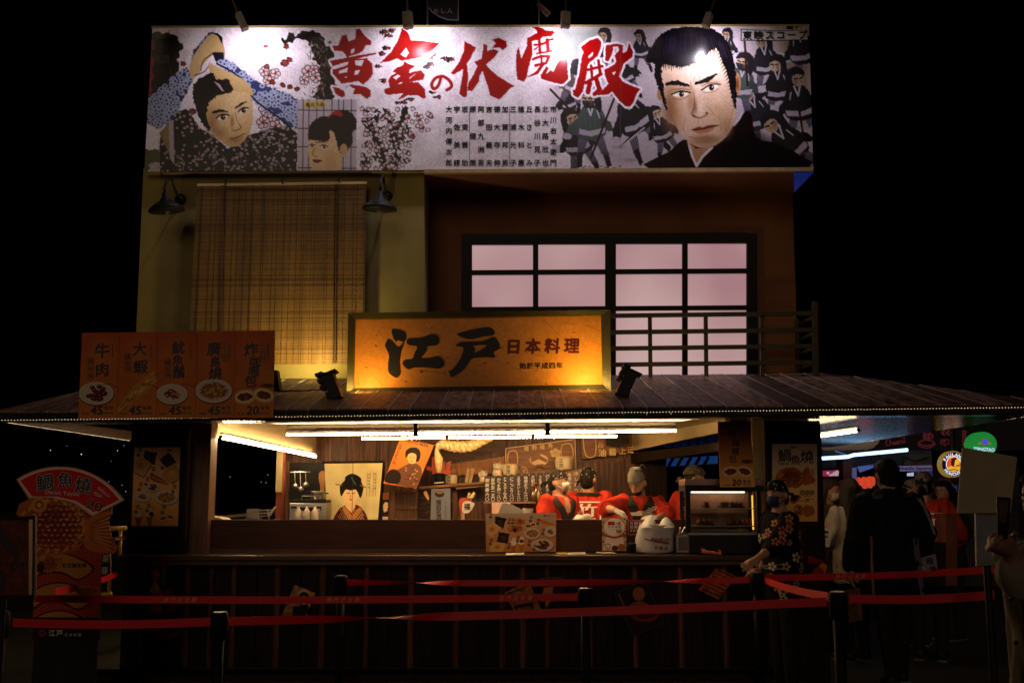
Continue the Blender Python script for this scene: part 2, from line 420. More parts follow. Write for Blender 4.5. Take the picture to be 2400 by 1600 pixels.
# upper storey: beige block at the left, recessed brown wall at the right
tl, tr, br_, bl = P(336, 400, DW), P(994, 398, DW), P(996, 897, DW), P(314, 897, DW)
zt = P(600, 60, DW).z + .05
part('upper_wall', MB().slab([tl + Vector((0, 0, .02)), tr + Vector((0, 0, .02)), br_, bl], (0, 2.5, 0)), BEIGE)
rw = MB().slab([P(990, 405, DR), P(1856, 405, DR), P(1872, 905, DR), P(990, 905, DR)], (0, 1.8, 0)); part('recessed_wall', rw, BROWN)
# the box behind the banner, its soffit and its bottom trim
zb = P(1200, 403, 9.97).z; xr = P(1906, 403, 9.97).x; xl = P(338, 403, 9.97).x
part('parapet_box', MB().box((xl + .02, 10.0, zb + .03), (xr - .02, 12.2, P(600, 66, 9.97).z)), BROWN)
part('soffit', MB().box((P(994, 400, DW).x, 9.99, zb), (P(1862, 440, DR).x - .004, DR + .3, zb + .026)), BROWN)
part('gusset', MB().slab([P(1861, 404, 9.96), P(1908, 403, 9.96), P(1863, 449, 9.96)], (0, .025, 0)), mat('blue_glow_panel', L3(30, 60, 170), .6, emit=L3(20, 50, 150), es=.22))  # weak emission stands in for blue light on this panel
part('trim_rail', MB().slab([P(994, 397, 9.93), P(1906, 392, 9.93), P(1906, 401, 9.93), P(994, 405, 9.93)], (0, .05, 0)), mat('pale_trim', (.5, .36, .17), .5))
# shoji window
WIN = MB().slab([PQ('J', 245, 405, 10.66), PQ('J', 1905, 400, 10.66), PQ('J', 1912, 1225, 10.66), PQ('J', 240, 1225, 10.66)], (0, .03, 0)).build('shoji_window', W_BLACK, ST)
def jbar(x0, y0, x1, y1, D, t, name, m, parent):
    return MB().slab([PQ('J', x0, y0, D), PQ('J', x1, y0, D), PQ('J', x1, y1, D), PQ('J', x0, y1, D)], (0, t, 0)).build(name, m, parent)
PANE = bpy.data.materials.new('shoji_paper'); PANE.use_nodes = True
nt = PANE.node_tree; b_ = nt.nodes['Principled BSDF']; b_.inputs['Base Color'].default_value = (.5, .42, .40, 1); b_.inputs['Roughness'].default_value = .5
tc = nt.nodes.new('ShaderNodeTexCoord'); nz = nt.nodes.new('ShaderNodeTexNoise'); nz.inputs['Scale'].default_value = .5; nz.inputs['Detail'].default_value = 2
mp = nt.nodes.new('ShaderNodeMapping'); mp.inputs['Scale'].default_value = (1.2, 1, .8); nt.links.new(tc.outputs['Object'], mp.inputs[0]); nt.links.new(mp.outputs[0], nz.inputs['Vector'])
cr = nt.nodes.new('ShaderNodeValToRGB'); cr.color_ramp.elements[0].position = .32; cr.color_ramp.elements[0].color = L3(178, 132, 142); cr.color_ramp.elements[1].position = .72; cr.color_ramp.elements[1].color = L3(246, 212, 204)
nt.links.new(nz.outputs[0], cr.inputs[0]); nt.links.new(cr.outputs[0], b_.inputs['Emission Color']); b_.inputs['Emission Strength'].default_value = .74  # backlight of the room is put in as unevenly toned emission
cols = [(303, 646), (676, 1053), (1113, 1487), (1517, 1850)]; rows = [(466, 607), (633, 820), (838, 1208)]
for ci, (a, b) in enumerate(cols):
    for r0, r1 in rows:
        sh = -8 * ci / 3
        jbar(a, r0 + sh + 2, b, r1 + sh, 10.655, .004, 'pane', PANE, WIN)
for x0, x1 in ((245, 303), (646, 676), (1053, 1113), (1487, 1517), (1850, 1908)): jbar(x0, 402, x1, 1222, 10.61 + (.004 if x0 in (646, 1487) else 0), .044, 'mullion', W_BLACK, WIN)
for y0, y1 in ((403, 462), (605, 632), (812, 838)):
    MB().slab([PQ('J', 303, y0 + 2, 10.616), PQ('J', 1850, y0 - 8, 10.616), PQ('J', 1850, y1 - 8, 10.616), PQ('J', 303, y1 + 2, 10.616)], (0, .03, 0)).build('crossbar', W_BLACK, WIN)

# roof: deck, planks, fascia
TL, TR, BR, BL = P(300, 893, 10.05), P(1945, 878, 10.25), P(2500, 950, DE), P(-14, 969, DE)
roof = MB().slab([TL, TR, BR, BL], (0, 0, -.03)); ROOF = part('roof', roof, W_BEAM)
NP = 41
def lerp(a, b, t): return a + (b - a) * t
rp_rng = random.Random(3)
plank_edges = [i / NP + (rp_rng.uniform(-.004, .004) if 0 < i < NP else 0) for i in range(NP + 1)]
xw0, xw1 = TL.x, TR.x
for i in range(NP):
    u0, u1 = plank_edges[i] + .0007, plank_edges[i + 1] - .0007
    lift = Vector((0, 0, .012 + rp_rng.uniform(0, .006)))
    def col(u):
        e = lerp(BL, BR, u); x = e.x
        # straight up the slope until the ridge line or the hip
        if x < TL.x: t = (x - BL.x) / (TL.x - BL.x); top = lerp(BL, TL, max(.02, t))
        elif x > TR.x: t = (BR.x - x) / (BR.x - TR.x); top = lerp(BR, TR, max(.02, t))
        else: top = lerp(TL, TR, (x - TL.x) / (TR.x - TL.x))
        return e + lift, top + lift
    e0, t0 = col(u0); e1, t1 = col(u1)
    MB().slab([e0, e1, t1, t0], (0, 0, -.0105)).build('plank', W_ROOF, ROOF)
    if i: MB().slab([e0 + Vector((-.010, 0, .006)), e0 + Vector((-.001, 0, .006)), t0 + Vector((-.001, 0, .006)), t0 + Vector((-.010, 0, .006))], (0, 0, -.015)).build('edge_light_strip', mat('lit_seam_edge', (.52, .45, .42), .45, .1), ROOF)  # pale strips added for the light that plank edges catch
for i in range(NP):
    a, b = lerp(BL, BR, plank_edges[i] + .0006), lerp(BL, BR, plank_edges[i + 1] - .0006)
    MB().slab([a + Vector((0, -.016, .004)), b + Vector((0, -.016, .004)), b + Vector((0, -.016, -.06)), a + Vector((0, -.016, -.06))], (0, .014, 0)).build('fascia_board', W_DARK, ROOF)
# eave soffit with the ribbed sheet over the counter
SF0, SF1 = BL + Vector((0, .03, -.065)), BR + Vector((0, .03, -.065))
def soff(x, y):
    t = (x - SF0.x) / (SF1.x - SF0.x); return Vector((x, y, SF0.z + (SF1.z - SF0.z) * t + .062 * min(1, max(0, (y - 8.03) / 1.25))))
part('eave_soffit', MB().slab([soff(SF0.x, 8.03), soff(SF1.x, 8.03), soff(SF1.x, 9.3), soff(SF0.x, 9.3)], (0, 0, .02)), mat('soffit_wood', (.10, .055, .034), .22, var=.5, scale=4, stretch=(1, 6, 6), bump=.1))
rb = MB(); x0, x1 = P(672, 990, 8.6).x, P(1585, 985, 8.6).x; x0 = P(668, 1000, 9.2).x; x1 = P(1588, 1000, 9.2).x; N = 260
vs = []; fs = []
for i in range(N * 2 + 1):
    x = x0 + (x1 - x0) * i / (2 * N); dz = -.006 - (.009 if i % 2 else 0)
    for y in (8.12, 9.28): q = soff(x, y); vs.append((x, y, q.z + dz))
    q = soff(x, 9.28); vs.append((x, 9.284, q.z + dz - .03))
for i in range(N * 2): fs += [(3*i, 3*i+3, 3*i+4, 3*i+1), (3*i+1, 3*i+4, 3*i+5, 3*i+2)]
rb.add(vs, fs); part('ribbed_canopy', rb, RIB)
# kitchen shell
ZK = .15
part('kitchen_floor', MB().box((-3.3, 9.25, .01), (2.5, 12.6, ZK)), mat('kitchen_floor', (.12, .09, .07), .6))
part('kitchen_ceiling', MB().box((-3.3, 9.61, 2.52), (2.6, 12.6, 2.56)), W_BEAM)
zc = 2.52
def wallplanks(pts_a, pts_b, z0, z1, n, name, parent_name, m):
    base = MB().slab([Vector((*pts_a, z0)), Vector((*pts_b, z0)), Vector((*pts_b, z1)), Vector((*pts_a, z1))], (0, .05, 0)).build(parent_name, W_BLACK, ST)
    A, B = Vector((*pts_a, 0)), Vector((*pts_b, 0))
    for i in range(n):
        a, b = lerp(A, B, (i + .015) / n), lerp(A, B, (i + .985) / n); dy = -.012 - .004 * random.random()
        MB().slab([a + Vector((0, dy, z0)), b + Vector((0, dy, z0)), b + Vector((0, dy, z1)), a + Vector((0, dy, z1))], (0, .011, 0)).build('plank', m, base)
    return base
xbl = P(668, 1000, DB).x; xbr = P(1482, 1000, DB).x
wallplanks((xbl, DB), (xbr, DB), ZK, zc, 22, 'back_wall', 'back_wall', W_INT)
part('side_wall', MB().box((P(1482, 1000, DB).x + .01, 11.9, ZK), (P(1556, 1100, 12.1).x, 12.2, 2.05)), W_DARK)
part('side_beam', MB().slab([P(1480, 1062, 12.0), P(1690, 1036, 9.7), P(1690, 1056, 9.7), P(1480, 1085, 12.0)], (0, .08, 0)), W_DARK)
# bulkheads along both sides
def bulk(ax, ay, aD, bx, by, bD, name):
    a, b = P(ax, ay, aD), P(bx, by, bD)
    return part(name, MB().slab([a, b, Vector((b.x, b.y, zc)), Vector((a.x, a.y, zc))], (-.05 if ax < 1200 else .05, 0, 0)), CREAM)
bulk(470, 1016, 9.45, 740, 1069, 12.15, 'bulkhead'); bulk(1700, 1010, 9.45, 1475, 1057, 12.1, 'bulkhead')
# posts
def post(px0, px1, D, name='post', m=W_DARK, ztop=2.16, d=.2, z0=0):
    a, b = P(px0, 1150, D).x, P(px1, 1150, D).x
    return part(name, MB().box((a, D, z0), (b, D + d, ztop)), m)
p1 = post(304, 438, DC - .02, d=.05); p2 = post(1796, 1928, DC - .02, ztop=2.22, d=.05)
for pp, (a, b) in ((p1, (304, 438)), (p2, (1796, 1928))):
    for k in range(3):
        u0, u1 = a + (b - a) * (k + .03) / 3, a + (b - a) * (k + .97) / 3
        MB().box((P(u0, 1150, DC).x, DC - .034, .02), (P(u1, 1150, DC).x, DC - .021, 2.12)).build('plank', W_DARK, pp)
post(436, 490, 9.30, 'inner_post', W_POST, 2.5)
post(1767, 1797, 9.45, 'inner_post', mat('pale_post_wood', (.42, .30, .15), .5, var=.25, scale=6, stretch=(10, 10, .5)), 2.5)
post(647, 661, 11.7, 'corner_post', mat('red_brown_wood', (.22, .045, .022), .4, var=.5, scale=6, stretch=(10, 10, .5)), 2.5, .12)
MB().box((P(647, 1150, 11.69).x, 11.66, 1.6), (P(660, 1150, 11.69).x, 11.69, 2.05)).build('cover_strip', CREAM, ST)
# counter
zsh = P(1100, 1301, DS).z; xc0, xc1 = P(430, 1300, DC).x - .5, P(1800, 1300, DC).x
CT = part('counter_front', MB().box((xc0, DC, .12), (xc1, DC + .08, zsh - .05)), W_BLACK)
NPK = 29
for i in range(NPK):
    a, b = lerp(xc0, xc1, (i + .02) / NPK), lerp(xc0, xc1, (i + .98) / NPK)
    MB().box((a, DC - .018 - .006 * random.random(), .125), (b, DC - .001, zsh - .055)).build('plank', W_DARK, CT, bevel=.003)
    if i % 2 == 0 or i % 7 == 3:
        c = b + random.uniform(-.01, .01); r = random.uniform(.022, .034)
        bt = MB().tube([(c, DC - .03, .13), (c, DC - .03, zsh - .06)], r, 10); zz = zsh - .2 + random.uniform(-.015, .015)
        bt.tube([(c, DC - .03, zz), (c, DC - .03, zz + .018)], r + .006, 10)
        bt.build('batten', mat('batten_wood', (.13, .055, .032), .35, var=.7, scale=6, stretch=(9, 9, .6), bump=.3, rnd=.4), CT, smooth=False)
part('counter_shelf', MB().box((xc0 - .02, DS, zsh - .045), (xc1 + .02, DP + .02, zsh)), mat('shelf_wood', (.075, .04, .026), .32, var=.4, scale=5, stretch=(.6, 8, 8)), bevel=.008)
part('shelf_moulding', MB().box((xc0, DS + .03, zsh - .085), (xc1, DC - .045, zsh - .047)), W_BEAM, bevel=.006)
ztp = P(900, 1217, DP).z
part('counter_board', MB().slab([Vector((P(432, 1217, DP).x, DP, zsh + .002)), Vector((P(1600, 1217, DP).x, DP, zsh + .002)), Vector((P(1600, 1217, DP).x, DP, ztp)), Vector((P(432, 1217, DP).x, DP, ztp))], (0, .035, 0)), PANEL, bevel=.004)
part('board_rail', MB().box((P(432, 1217, DP).x, DP - .02, zsh + .002), (P(1140, 1217, DP).x, DP - .002, zsh + .03)), W_BEAM)
part('worktop', MB().box((P(440, 1217, DP).x, DP + .04, ztp - .12), (P(1790, 1217, DP).x, 10.25, ztp - .085)), STEEL)
part('worktop_base', MB().box((P(440, 1217, DP).x, DP + .06, ZK), (P(1790, 1217, DP).x, 10.2, ztp - .122)), W_BLACK)
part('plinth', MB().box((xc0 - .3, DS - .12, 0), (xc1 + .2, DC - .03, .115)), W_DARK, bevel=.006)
part('plinth_strip', MB().box((xc0 - .3, DS - .16, 0), (xc1 + .2, DS - .125, .06)), W_BEAM)
# left back counter seen through the side opening
part('side_worktop', MB().slab([P(470, 1212, 10.5), P(650, 1196, 12.0), P(650, 1203, 12.0), P(470, 1219, 10.5)], (0, .4, -.02)), GREENMET)

# ================================================================ balcony railing
RL = thing('balcony_railing', 'olive metal balcony railing in front of the glowing paper window', 'railing')
DRL = 9.98
def rbar(c0, c1, r, name='rail', D0=DRL, D1=DRL, m=GREENMET): return MB().bar(PQ('J', *c0, D0), PQ('J', *c1, D1), r).build(name, m, RL)
for y in (858, 951, 1042, 1133): rbar((1068, y + 6), (2232, y - 8), .020)
for x in (1303, 1617, 1932): rbar((x, 850), (x + 4, 1212), .018, 'baluster', D0=DRL + .04, D1=DRL + .04)
MB().bar(PQ('J', 2231, 785, DRL), PQ('J', 2236, 1215, DRL), .024).build('corner_post', GREENMET, RL)
for y in (872, 962, 1045, 1128): rbar((2230, y), (2135, y + 38), .016, 'side_rail', DRL + .06, DR + .1)
rbar((2130, 880), (2134, 1210), .02, 'side_baluster', DR, DR)

# ================================================================ LED strings along the eaves
def led(name, label, a, b, sp=.024, sag=0):
    t = thing(name, label, 'string light', 'string lights along the eave edges')
    L = (b - a).length; n = int(L / sp); mb = MB(); rr = random.Random(5)
    for i in range(n):
        p = lerp(a, b, (i + .5) / n) + Vector((0, 0, rr.uniform(-.0015, .0015))); r = .0034
        mb.add([p + Vector(q) * r for q in ((1,0,0), (-1,0,0), (0,1,0), (0,-1,0), (0,0,1), (0,0,-1))], [(0,2,4), (2,1,4), (1,3,4), (3,0,4), (2,0,5), (1,2,5), (3,1,5), (0,3,5)])
    stuff(mb.build('bulbs', LED, t)); MB().tube([a + Vector((0, .008, .004)), b + Vector((0, .008, .004))], .004, 6).build('cable', BLKMET, t)
ea, eb = P(-14, 985, DE - .03), P(2500, 953, DE - .03)
led('led_string', 'dotted warm white string light running along the long front eave', ea, eb)
led('led_string', 'dotted string light receding along the left side eave', ea, P(304, 1032, 10.8), .02)
led('led_string', 'dotted string light receding along the right side eave above the crowd', eb + Vector((.02, 0, -.03)), P(1928, 1041, 14), .02)
part('side_eave', MB().slab([BL + Vector((-.02, .02, -.06)), P(304, 1030, 10.82), P(304, 1010, 10.82), BL + Vector((-.02, .02, 0))], (.03, 0, 0)), W_BEAM)
re0 = BR + Vector((0, .02, -.06)); re1 = P(1928, 1038, 14)
part('side_canopy', MB().slab([soff(1.2, 9.31) + Vector((0, 0, .02)), soff(SF1.x, 8.05) + Vector((0, 0, .025)), Vector((SF1.x, 14, SF1.z)), Vector((2.0, 14, SF1.z))], (0, 0, .03)), mat('soffit_wood', (0, 0, 0)))

# ================================================================ fluorescent tubes
def tube(a, b, label, r=.0108, fix=True, tm=None):
    t = thing('fluorescent_lamp', label, 'lamp', 'fluorescent tubes under the eave')
    d = (b - a).normalized(); MB().tube([a, b], r, 8).build('tube', tm or TUBE, t, smooth=True)
    e = MB(); e.tube([a - d * .012, a - d * .001], r * 1.15, 8).tube([b + d * .001, b + d * .012], r * 1.15, 8); e.build('end_caps', BLKMET, t)
    if fix: MB().bar(a + Vector((0, .01, .035)), b + Vector((0, .01, .035)), .018, .008).build('fixture', STEEL, t)
names = ['left', 'middle', 'right']
for k, (x0, x1) in enumerate(((672, 968), (981, 1276), (1290, 1584))):
    tube(P(x0, 1018 - (x0-672)*.0099, 9.18), P(x1, 1018 - (x1-672)*.0099, 9.18), names[k] + ' tube of the long front row of bright fluorescent tubes over the counter')
for k, (x0, x1) in enumerate(((848, 1043), (1052, 1244), (1253, 1445))):
    tube(P(x0, 1027 - (x0-848)*.0085, 10.3), P(x1, 1027 - (x1-848)*.0085, 10.3), names[k] + ' tube of the thinner rear row of fluorescent tubes over the kitchen', .010, True, TUBE2)
A_, B_ = P(508, 1024, 9.5), P(731, 1069, 12.0); A_ += Vector((.04, 0, 0)); B_ += Vector((.04, 0, 0))
for k, (t0, t1) in enumerate(((0, .30), (.31, .62), (.63, 1))):
    tube(lerp(A_, B_, t0), lerp(A_, B_, t1), ('nearest', 'middle', 'farthest')[k] + ' tube of the slanting row along the left cream bulkhead', .015)
tube(P(1900, 1024, 10.2), P(2011, 1008, 9.2), 'short slanting fluorescent tube beyond the right post under the canopy', .016, True, TUBE3)
# clips holding the tubes
for px in (974, 1283):
    part('tube_bracket', MB().slab([P(px - 5, 990, 9.12), P(px + 5, 990, 9.12), P(px + 5, 1021, 9.12), P(px - 5, 1021, 9.12)], (0, .03, 0)), W_BLACK)
# ================================================================ the big film banner
BN = thing('cinema_banner', 'wide painted cinema banner with red brush title and portraits across the top of the stall', 'banner')
bc = [(357, 66), (1896, 62), (1906, 392), (338, 403)]
DBN = 9.94
cv = Cv(bc, 1080, 236, (232, 224, 230))
cv.speck(.055, 3.2, 1).speck(.06, 30, 2)
BLK = (20, 16, 20)
# --- left: dark foliage, red lanterns, blossom
cv.map('F4')
cv.poly([(60, 80), (300, 60), (420, 200), (380, 520), (250, 700), (60, 760)], (30, 26, 24), rough=7, rs=9)
for i in range(40):
    x, y = RNG.uniform(90, 390), RNG.uniform(180, 640); cv.stroke([(x, y), (x+RNG.uniform(-40, 40), y+RNG.uniform(-50, 50))], 6, (110, 96, 86) if i % 3 else (120, 40, 30))
for i in range(8): cv.stroke([(160+i*18, 310), (160+i*18, 390)], 6, (120, 112, 104))
for i in range(14): cv.ell(95+RNG.uniform(-15, 25), 140+i*44, 22, 26, (170, 36, 26), rough=2)
cv.poly([(20, 1290), (190, 1290), (300, 1530), (20, 1530)], (96, 104, 66), rough=4); cv.poly([(100, 1420), (330, 1440), (360, 1540), (60, 1540)], (190, 184, 180), rough=4)
def blossom(x, y, r, c1=(226, 205, 208), c2=(66, 44, 44)):
    for k in range(5):
        a = k*1.2566+x; cv.ell(x+math.cos(a)*r*.62, y+math.sin(a)*r*.62, r*.56, r*.56, c2); cv.ell(x+math.cos(a)*r*.62, y+math.sin(a)*r*.62, r*.42, r*.42, c1)
    cv.ell(x, y, r*.28, r*.28, (150, 46, 42))
# trunk arch behind the title
cv.stroke([(1500, 170), (1640, 110), (1800, 150), (1900, 300), (1950, 520), (1900, 780)], [40, 70, 150, 190, 200, 190], (36, 28, 28), smooth=4, rough=9, rs=8)
for i in range(170):
    t = RNG.rand(); x = 1860+RNG.normal(0, 70); y = 130+t*640; cv.stroke([(x, y), (x+RNG.uniform(-22, 22), y+RNG.uniform(10, 34))], 6, (170, 158, 154) if i % 2 else (90, 66, 60))
for x, y, r in ((1340, 520, 60), (1280, 480, 46), (1400, 500, 48), (1320, 570, 44), (1740, 480, 60), (1820, 540, 52), (1700, 570, 46), (1800, 460, 44), (1290, 870, 60), (1370, 930, 70), (1270, 1010, 60), (1400, 1050, 60), (1320, 960, 50)): blossom(x, y, r)
for x, y, r in ((1500, 390, 46), (1545, 360, 34), (1515, 220, 34), (440, 400, 34), (1370, 590, 34), (1620, 660, 29), (1550, 640, 30), (1480, 620, 30), (530, 900, 44), (1300, 220, 22), (1310, 430, 30)): cv.ell(x, y, r, r*.8, (60, 30, 28), rough=2); cv.ell(x, y, r*.6, r*.5, (158, 48, 40), rough=2)
cv.map('N')
for (x0, y0, x1, y1) in ((870, 300, 905, 400), (905, 260, 930, 390), (880, 330, 860, 280), (930, 300, 950, 255)): cv.stroke([(x0, y0), ((x0+x1)/2+6, (y0+y1)/2), (x1, y1)], 13, (30, 24, 24), rough=4)
for i in range(150):
    x, y = RNG.uniform(845, 1010), RNG.uniform(255, 398)
    if x > 960 and y > 330: continue
    cv.ell(x, y, 6, 6, (70, 56, 58), rough=1.5); cv.ell(x, y, 4.4, 4.4, (222, 206, 208))
    if i % 6 == 0: cv.ell(x+3, y+2, 4, 3, (150, 46, 40))
for i in range(60):
    x, y = RNG.uniform(850, 960), RNG.uniform(255, 398); cv.stroke([(x, y), (x+RNG.uniform(-12, 12), y+RNG.uniform(-12, 12))], 4, (34, 26, 26), rough=1)
for x, y in ((900, 75), (908, 84), (918, 72), (1005, 135), (1015, 128), (1042, 137), (1055, 140), (905, 113), (895, 125), (900, 190), (885, 155), (1015, 215), (1025, 228), (960, 233), (945, 240), (1002, 157), (1010, 150), (935, 240)):
    cv.ell(x, y, 9, 5, (40, 30, 32), rough=3); cv.ell(x+3, y+1, 4, 3, (150, 60, 56), rough=1)
# --- kneeling figure: patterned blue sleeves, dark dotted robe, pale arms (a generic period hero)
cv.map('F4')
def pattern(pts, base, dot, n, x0, y0, x1, y1, r, ring=True):
    cv.poly(pts, base, rough=2)
    from_ = cv.C.copy()
    for i in range(n):
        x, y = RNG.uniform(x0, x1), RNG.uniform(y0, y1)
        ox, oy, k = cv.m
        # keep inside the sleeve outline
        j = False; m_ = len(pts)
        for q in range(m_):
            (ax, ay), (bx, by) = pts[q], pts[(q+1) % m_]
            if (ay > y) != (by > y) and x < (bx-ax)*(y-ay)/(by-ay)+ax: j = not j
        if not j: continue
        cv.ell(x, y, r, r*.85, dot)
        if ring: cv.ell(x, y, r*.38, r*.38, base)
robe = [(200, 1180), (340, 900), (480, 870), (620, 1080), (760, 1150), (900, 1280), (1100, 1150), (1300, 1080), (1530, 1040), (1630, 1120), (1620, 1535), (200, 1535)]
pattern(robe, (30, 24, 28), (176, 160, 162), 330, 200, 880, 1630, 1530, 15, False)
for i in range(26):
    x, y = RNG.uniform(300, 1550), RNG.uniform(1050, 1480); cv.stroke([(x, y), (x+60, y+RNG.uniform(30, 90)), (x+40, y+150)], 6, (164, 150, 146), rough=1.2)
cv.poly([(190, 1120), (330, 970), (350, 1440), (260, 1260)], (160, 138, 96)); cv.poly([(290, 1000), (340, 980), (350, 1450), (300, 1380)], (186, 176, 180))
pattern([(60, 1020), (70, 800), (300, 570), (480, 440), (540, 560), (470, 720), (330, 960), (200, 1070)], (46, 58, 104), (176, 184, 208), 300, 60, 440, 540, 1080, 29)
pattern([(550, 260), (700, 80), (760, 60), (720, 200), (600, 330), (520, 420)], (60, 66, 100), (180, 186, 206), 60, 510, 60, 760, 430, 15)
cv.poly([(700, 110), (790, 95), (860, 200), (870, 330), (760, 300), (640, 420), (600, 510), (530, 550), (505, 440), (560, 300)], (206, 180, 132), smooth=4); cv.poly([(730, 75), (800, 80), (850, 130), (850, 200), (800, 110)], BLK)
cv.poly([(740, 280), (860, 280), (870, 350), (780, 380)], (44, 34, 60))
for pts in ([(560, 520), (660, 480), (720, 400)], [(620, 470), (650, 370), (720, 310), (780, 280)]): cv.stroke(pts, 9, (60, 42, 30), smooth=4)
pattern([(790, 390), (830, 350), (960, 390), (1180, 570), (1620, 760), (1640, 1060), (1560, 1070), (1280, 870), (1130, 740), (1000, 560), (880, 470)], (60, 76, 128), (182, 190, 214), 420, 790, 350, 1650, 1080, 29)
cv.stroke([(790, 400), (960, 490), (1130, 640), (1180, 770), (1440, 960), (1560, 1070)], 16, (26, 24, 29), smooth=4)
# generic head with headcloth
cv.poly([(700, 400), (770, 420), (900, 480), (1060, 560), (1150, 650), (1160, 730), (1000, 690), (870, 690), (760, 600)], (208, 182, 134), smooth=4)
cv.poly([(545, 640), (600, 560), (740, 490), (780, 560), (900, 560), (950, 640), (940, 700), (830, 730), (720, 820), (690, 960), (730, 1080), (700, 1090), (600, 940), (555, 800)], BLK, smooth=4, rough=2)
face = [(690, 820), (740, 740), (850, 720), (1000, 690), (1130, 720), (1165, 850), (1160, 1020), (1110, 1150), (1010, 1250), (900, 1250), (780, 1140), (710, 1030), (680, 920)]
cv.poly(face, (222, 194, 148), smooth=4)
cv.ell(1000, 880, 190, 220, (236, 214, 174), soft=.8, a=.8); cv.ell(740, 1010, 90, 200, (160, 124, 80), soft=.9, a=.7); cv.ell(980, 1200, 140, 70, (168, 132, 86), soft=.9, a=.6)
cv.poly([(545, 640), (600, 560), (760, 520), (800, 640), (800, 720), (730, 790), (700, 840), (680, 960), (725, 1075), (690, 1090), (600, 950), (560, 800)], BLK, smooth=4, rough=3)
cv.poly([(860, 600), (940, 600), (940, 660), (900, 690), (850, 650)], BLK, rough=3); cv.poly([(760, 580), (820, 610), (870, 690), (840, 680)], (190, 168, 170))
def eye(cx, cy, w_, h_, rot=0, c=BLK):
    cv.ell(cx, cy, w_, h_, (232, 226, 214), rot); cv.ell(cx+w_*.1, cy, h_*.95, h_*1.02, (40, 28, 22)); cv.ell(cx+w_*.22, cy-h_*.3, h_*.25, h_*.25, (240, 238, 230))
    cv.stroke([(cx-w_*1.15*math.cos(rot), cy-h_*.2-w_*1.15*math.sin(rot)), (cx, cy-h_*1.15), (cx+w_*1.2*math.cos(rot), cy-h_*.2+w_*1.2*math.sin(rot))], h_*.5, c, smooth=4)
cv.ell(850, 935, 100, 50, (150, 112, 70), soft=.9, a=.6); cv.ell(1060, 870, 80, 46, (160, 122, 78), soft=.9, a=.5); cv.ell(950, 1000, 30, 90, (146, 106, 64), soft=.9, a=.6); cv.ell(820, 1120, 110, 90, (150, 112, 70), soft=.9, a=.5)
eye(850, 955, 58, 26, -.2); eye(1065, 885, 48, 24, -.35)
cv.stroke([(755, 905), (830, 885), (905, 900)], [30, 26, 12], BLK, smooth=3, rough=1); cv.stroke([(985, 860), (1050, 815), (1100, 795)], [12, 22, 10], BLK, smooth=3, rough=1)
cv.stroke([(985, 900), (1000, 990), (1040, 1060), (985, 1095), (945, 1085)], [4, 8, 12, 12, 6], (150, 112, 70), smooth=4); cv.ell(1000, 1020, 40, 70, (228, 204, 160), soft=.9, a=.6)
cv.stroke([(930, 1180), (990, 1170), (1080, 1125)], 10, (96, 50, 29), smooth=3); cv.stroke([(960, 1195), (1010, 1195), (1060, 1160)], 14, (182, 122, 92), smooth=3, a=.7)
# --- inset: woman before a paper screen
cv.rect(1630, 770, 2240, 1540, (196, 188, 196))
for x in (1690, 1750, 1830, 1905, 1990, 2060, 2110, 2190): cv.stroke([(x, 770), (x-6, 1540)], 9, (86, 76, 60) if x % 20 else (60, 50, 50))
for y in (880, 1070, 1260, 1480): cv.stroke([(1635, y), (2240, y+6)], 9, (70, 60, 58))
cv.rect(1700, 790, 1920, 850, (214, 190, 96))
cv.poly([(1760, 1160), (1960, 1090), (2130, 1140), (2170, 1290), (2080, 1400), (2080, 1540), (1830, 1540), (1760, 1420), (1740, 1290)], (218, 192, 150), smooth=4)
cv.poly([(1740, 1180), (1760, 1040), (1850, 960), (1960, 940), (2020, 890), (2140, 880), (2240, 970), (2240, 1070), (2200, 1120), (2200, 1220), (2120, 1330), (2060, 1300), (2010, 1120), (1960, 1090), (1950, 1200), (1790, 1190)], (34, 22, 22), smooth=3, rough=1.5)
cv.poly([(1960, 940), (2020, 890), (2080, 895), (2095, 950), (2000, 930), (1950, 975)], (170, 52, 58), smooth=3)
cv.ell(2110, 1290, 40, 62, (204, 172, 128)); eye(1780, 1250, 26, 15); eye(1905, 1262, 34, 17, .1)
cv.stroke([(1820, 1215), (1930, 1212)], 8, BLK); cv.stroke([(1810, 1270), (1785, 1340), (1830, 1365)], 8, (150, 112, 80), smooth=4)
cv.poly([(1785, 1395), (1830, 1392), (1890, 1405), (1840, 1430), (1800, 1420)], (120, 40, 40), smooth=3); cv.ell(1980, 1400, 110, 130, (196, 160, 112), soft=.9, a=.6)
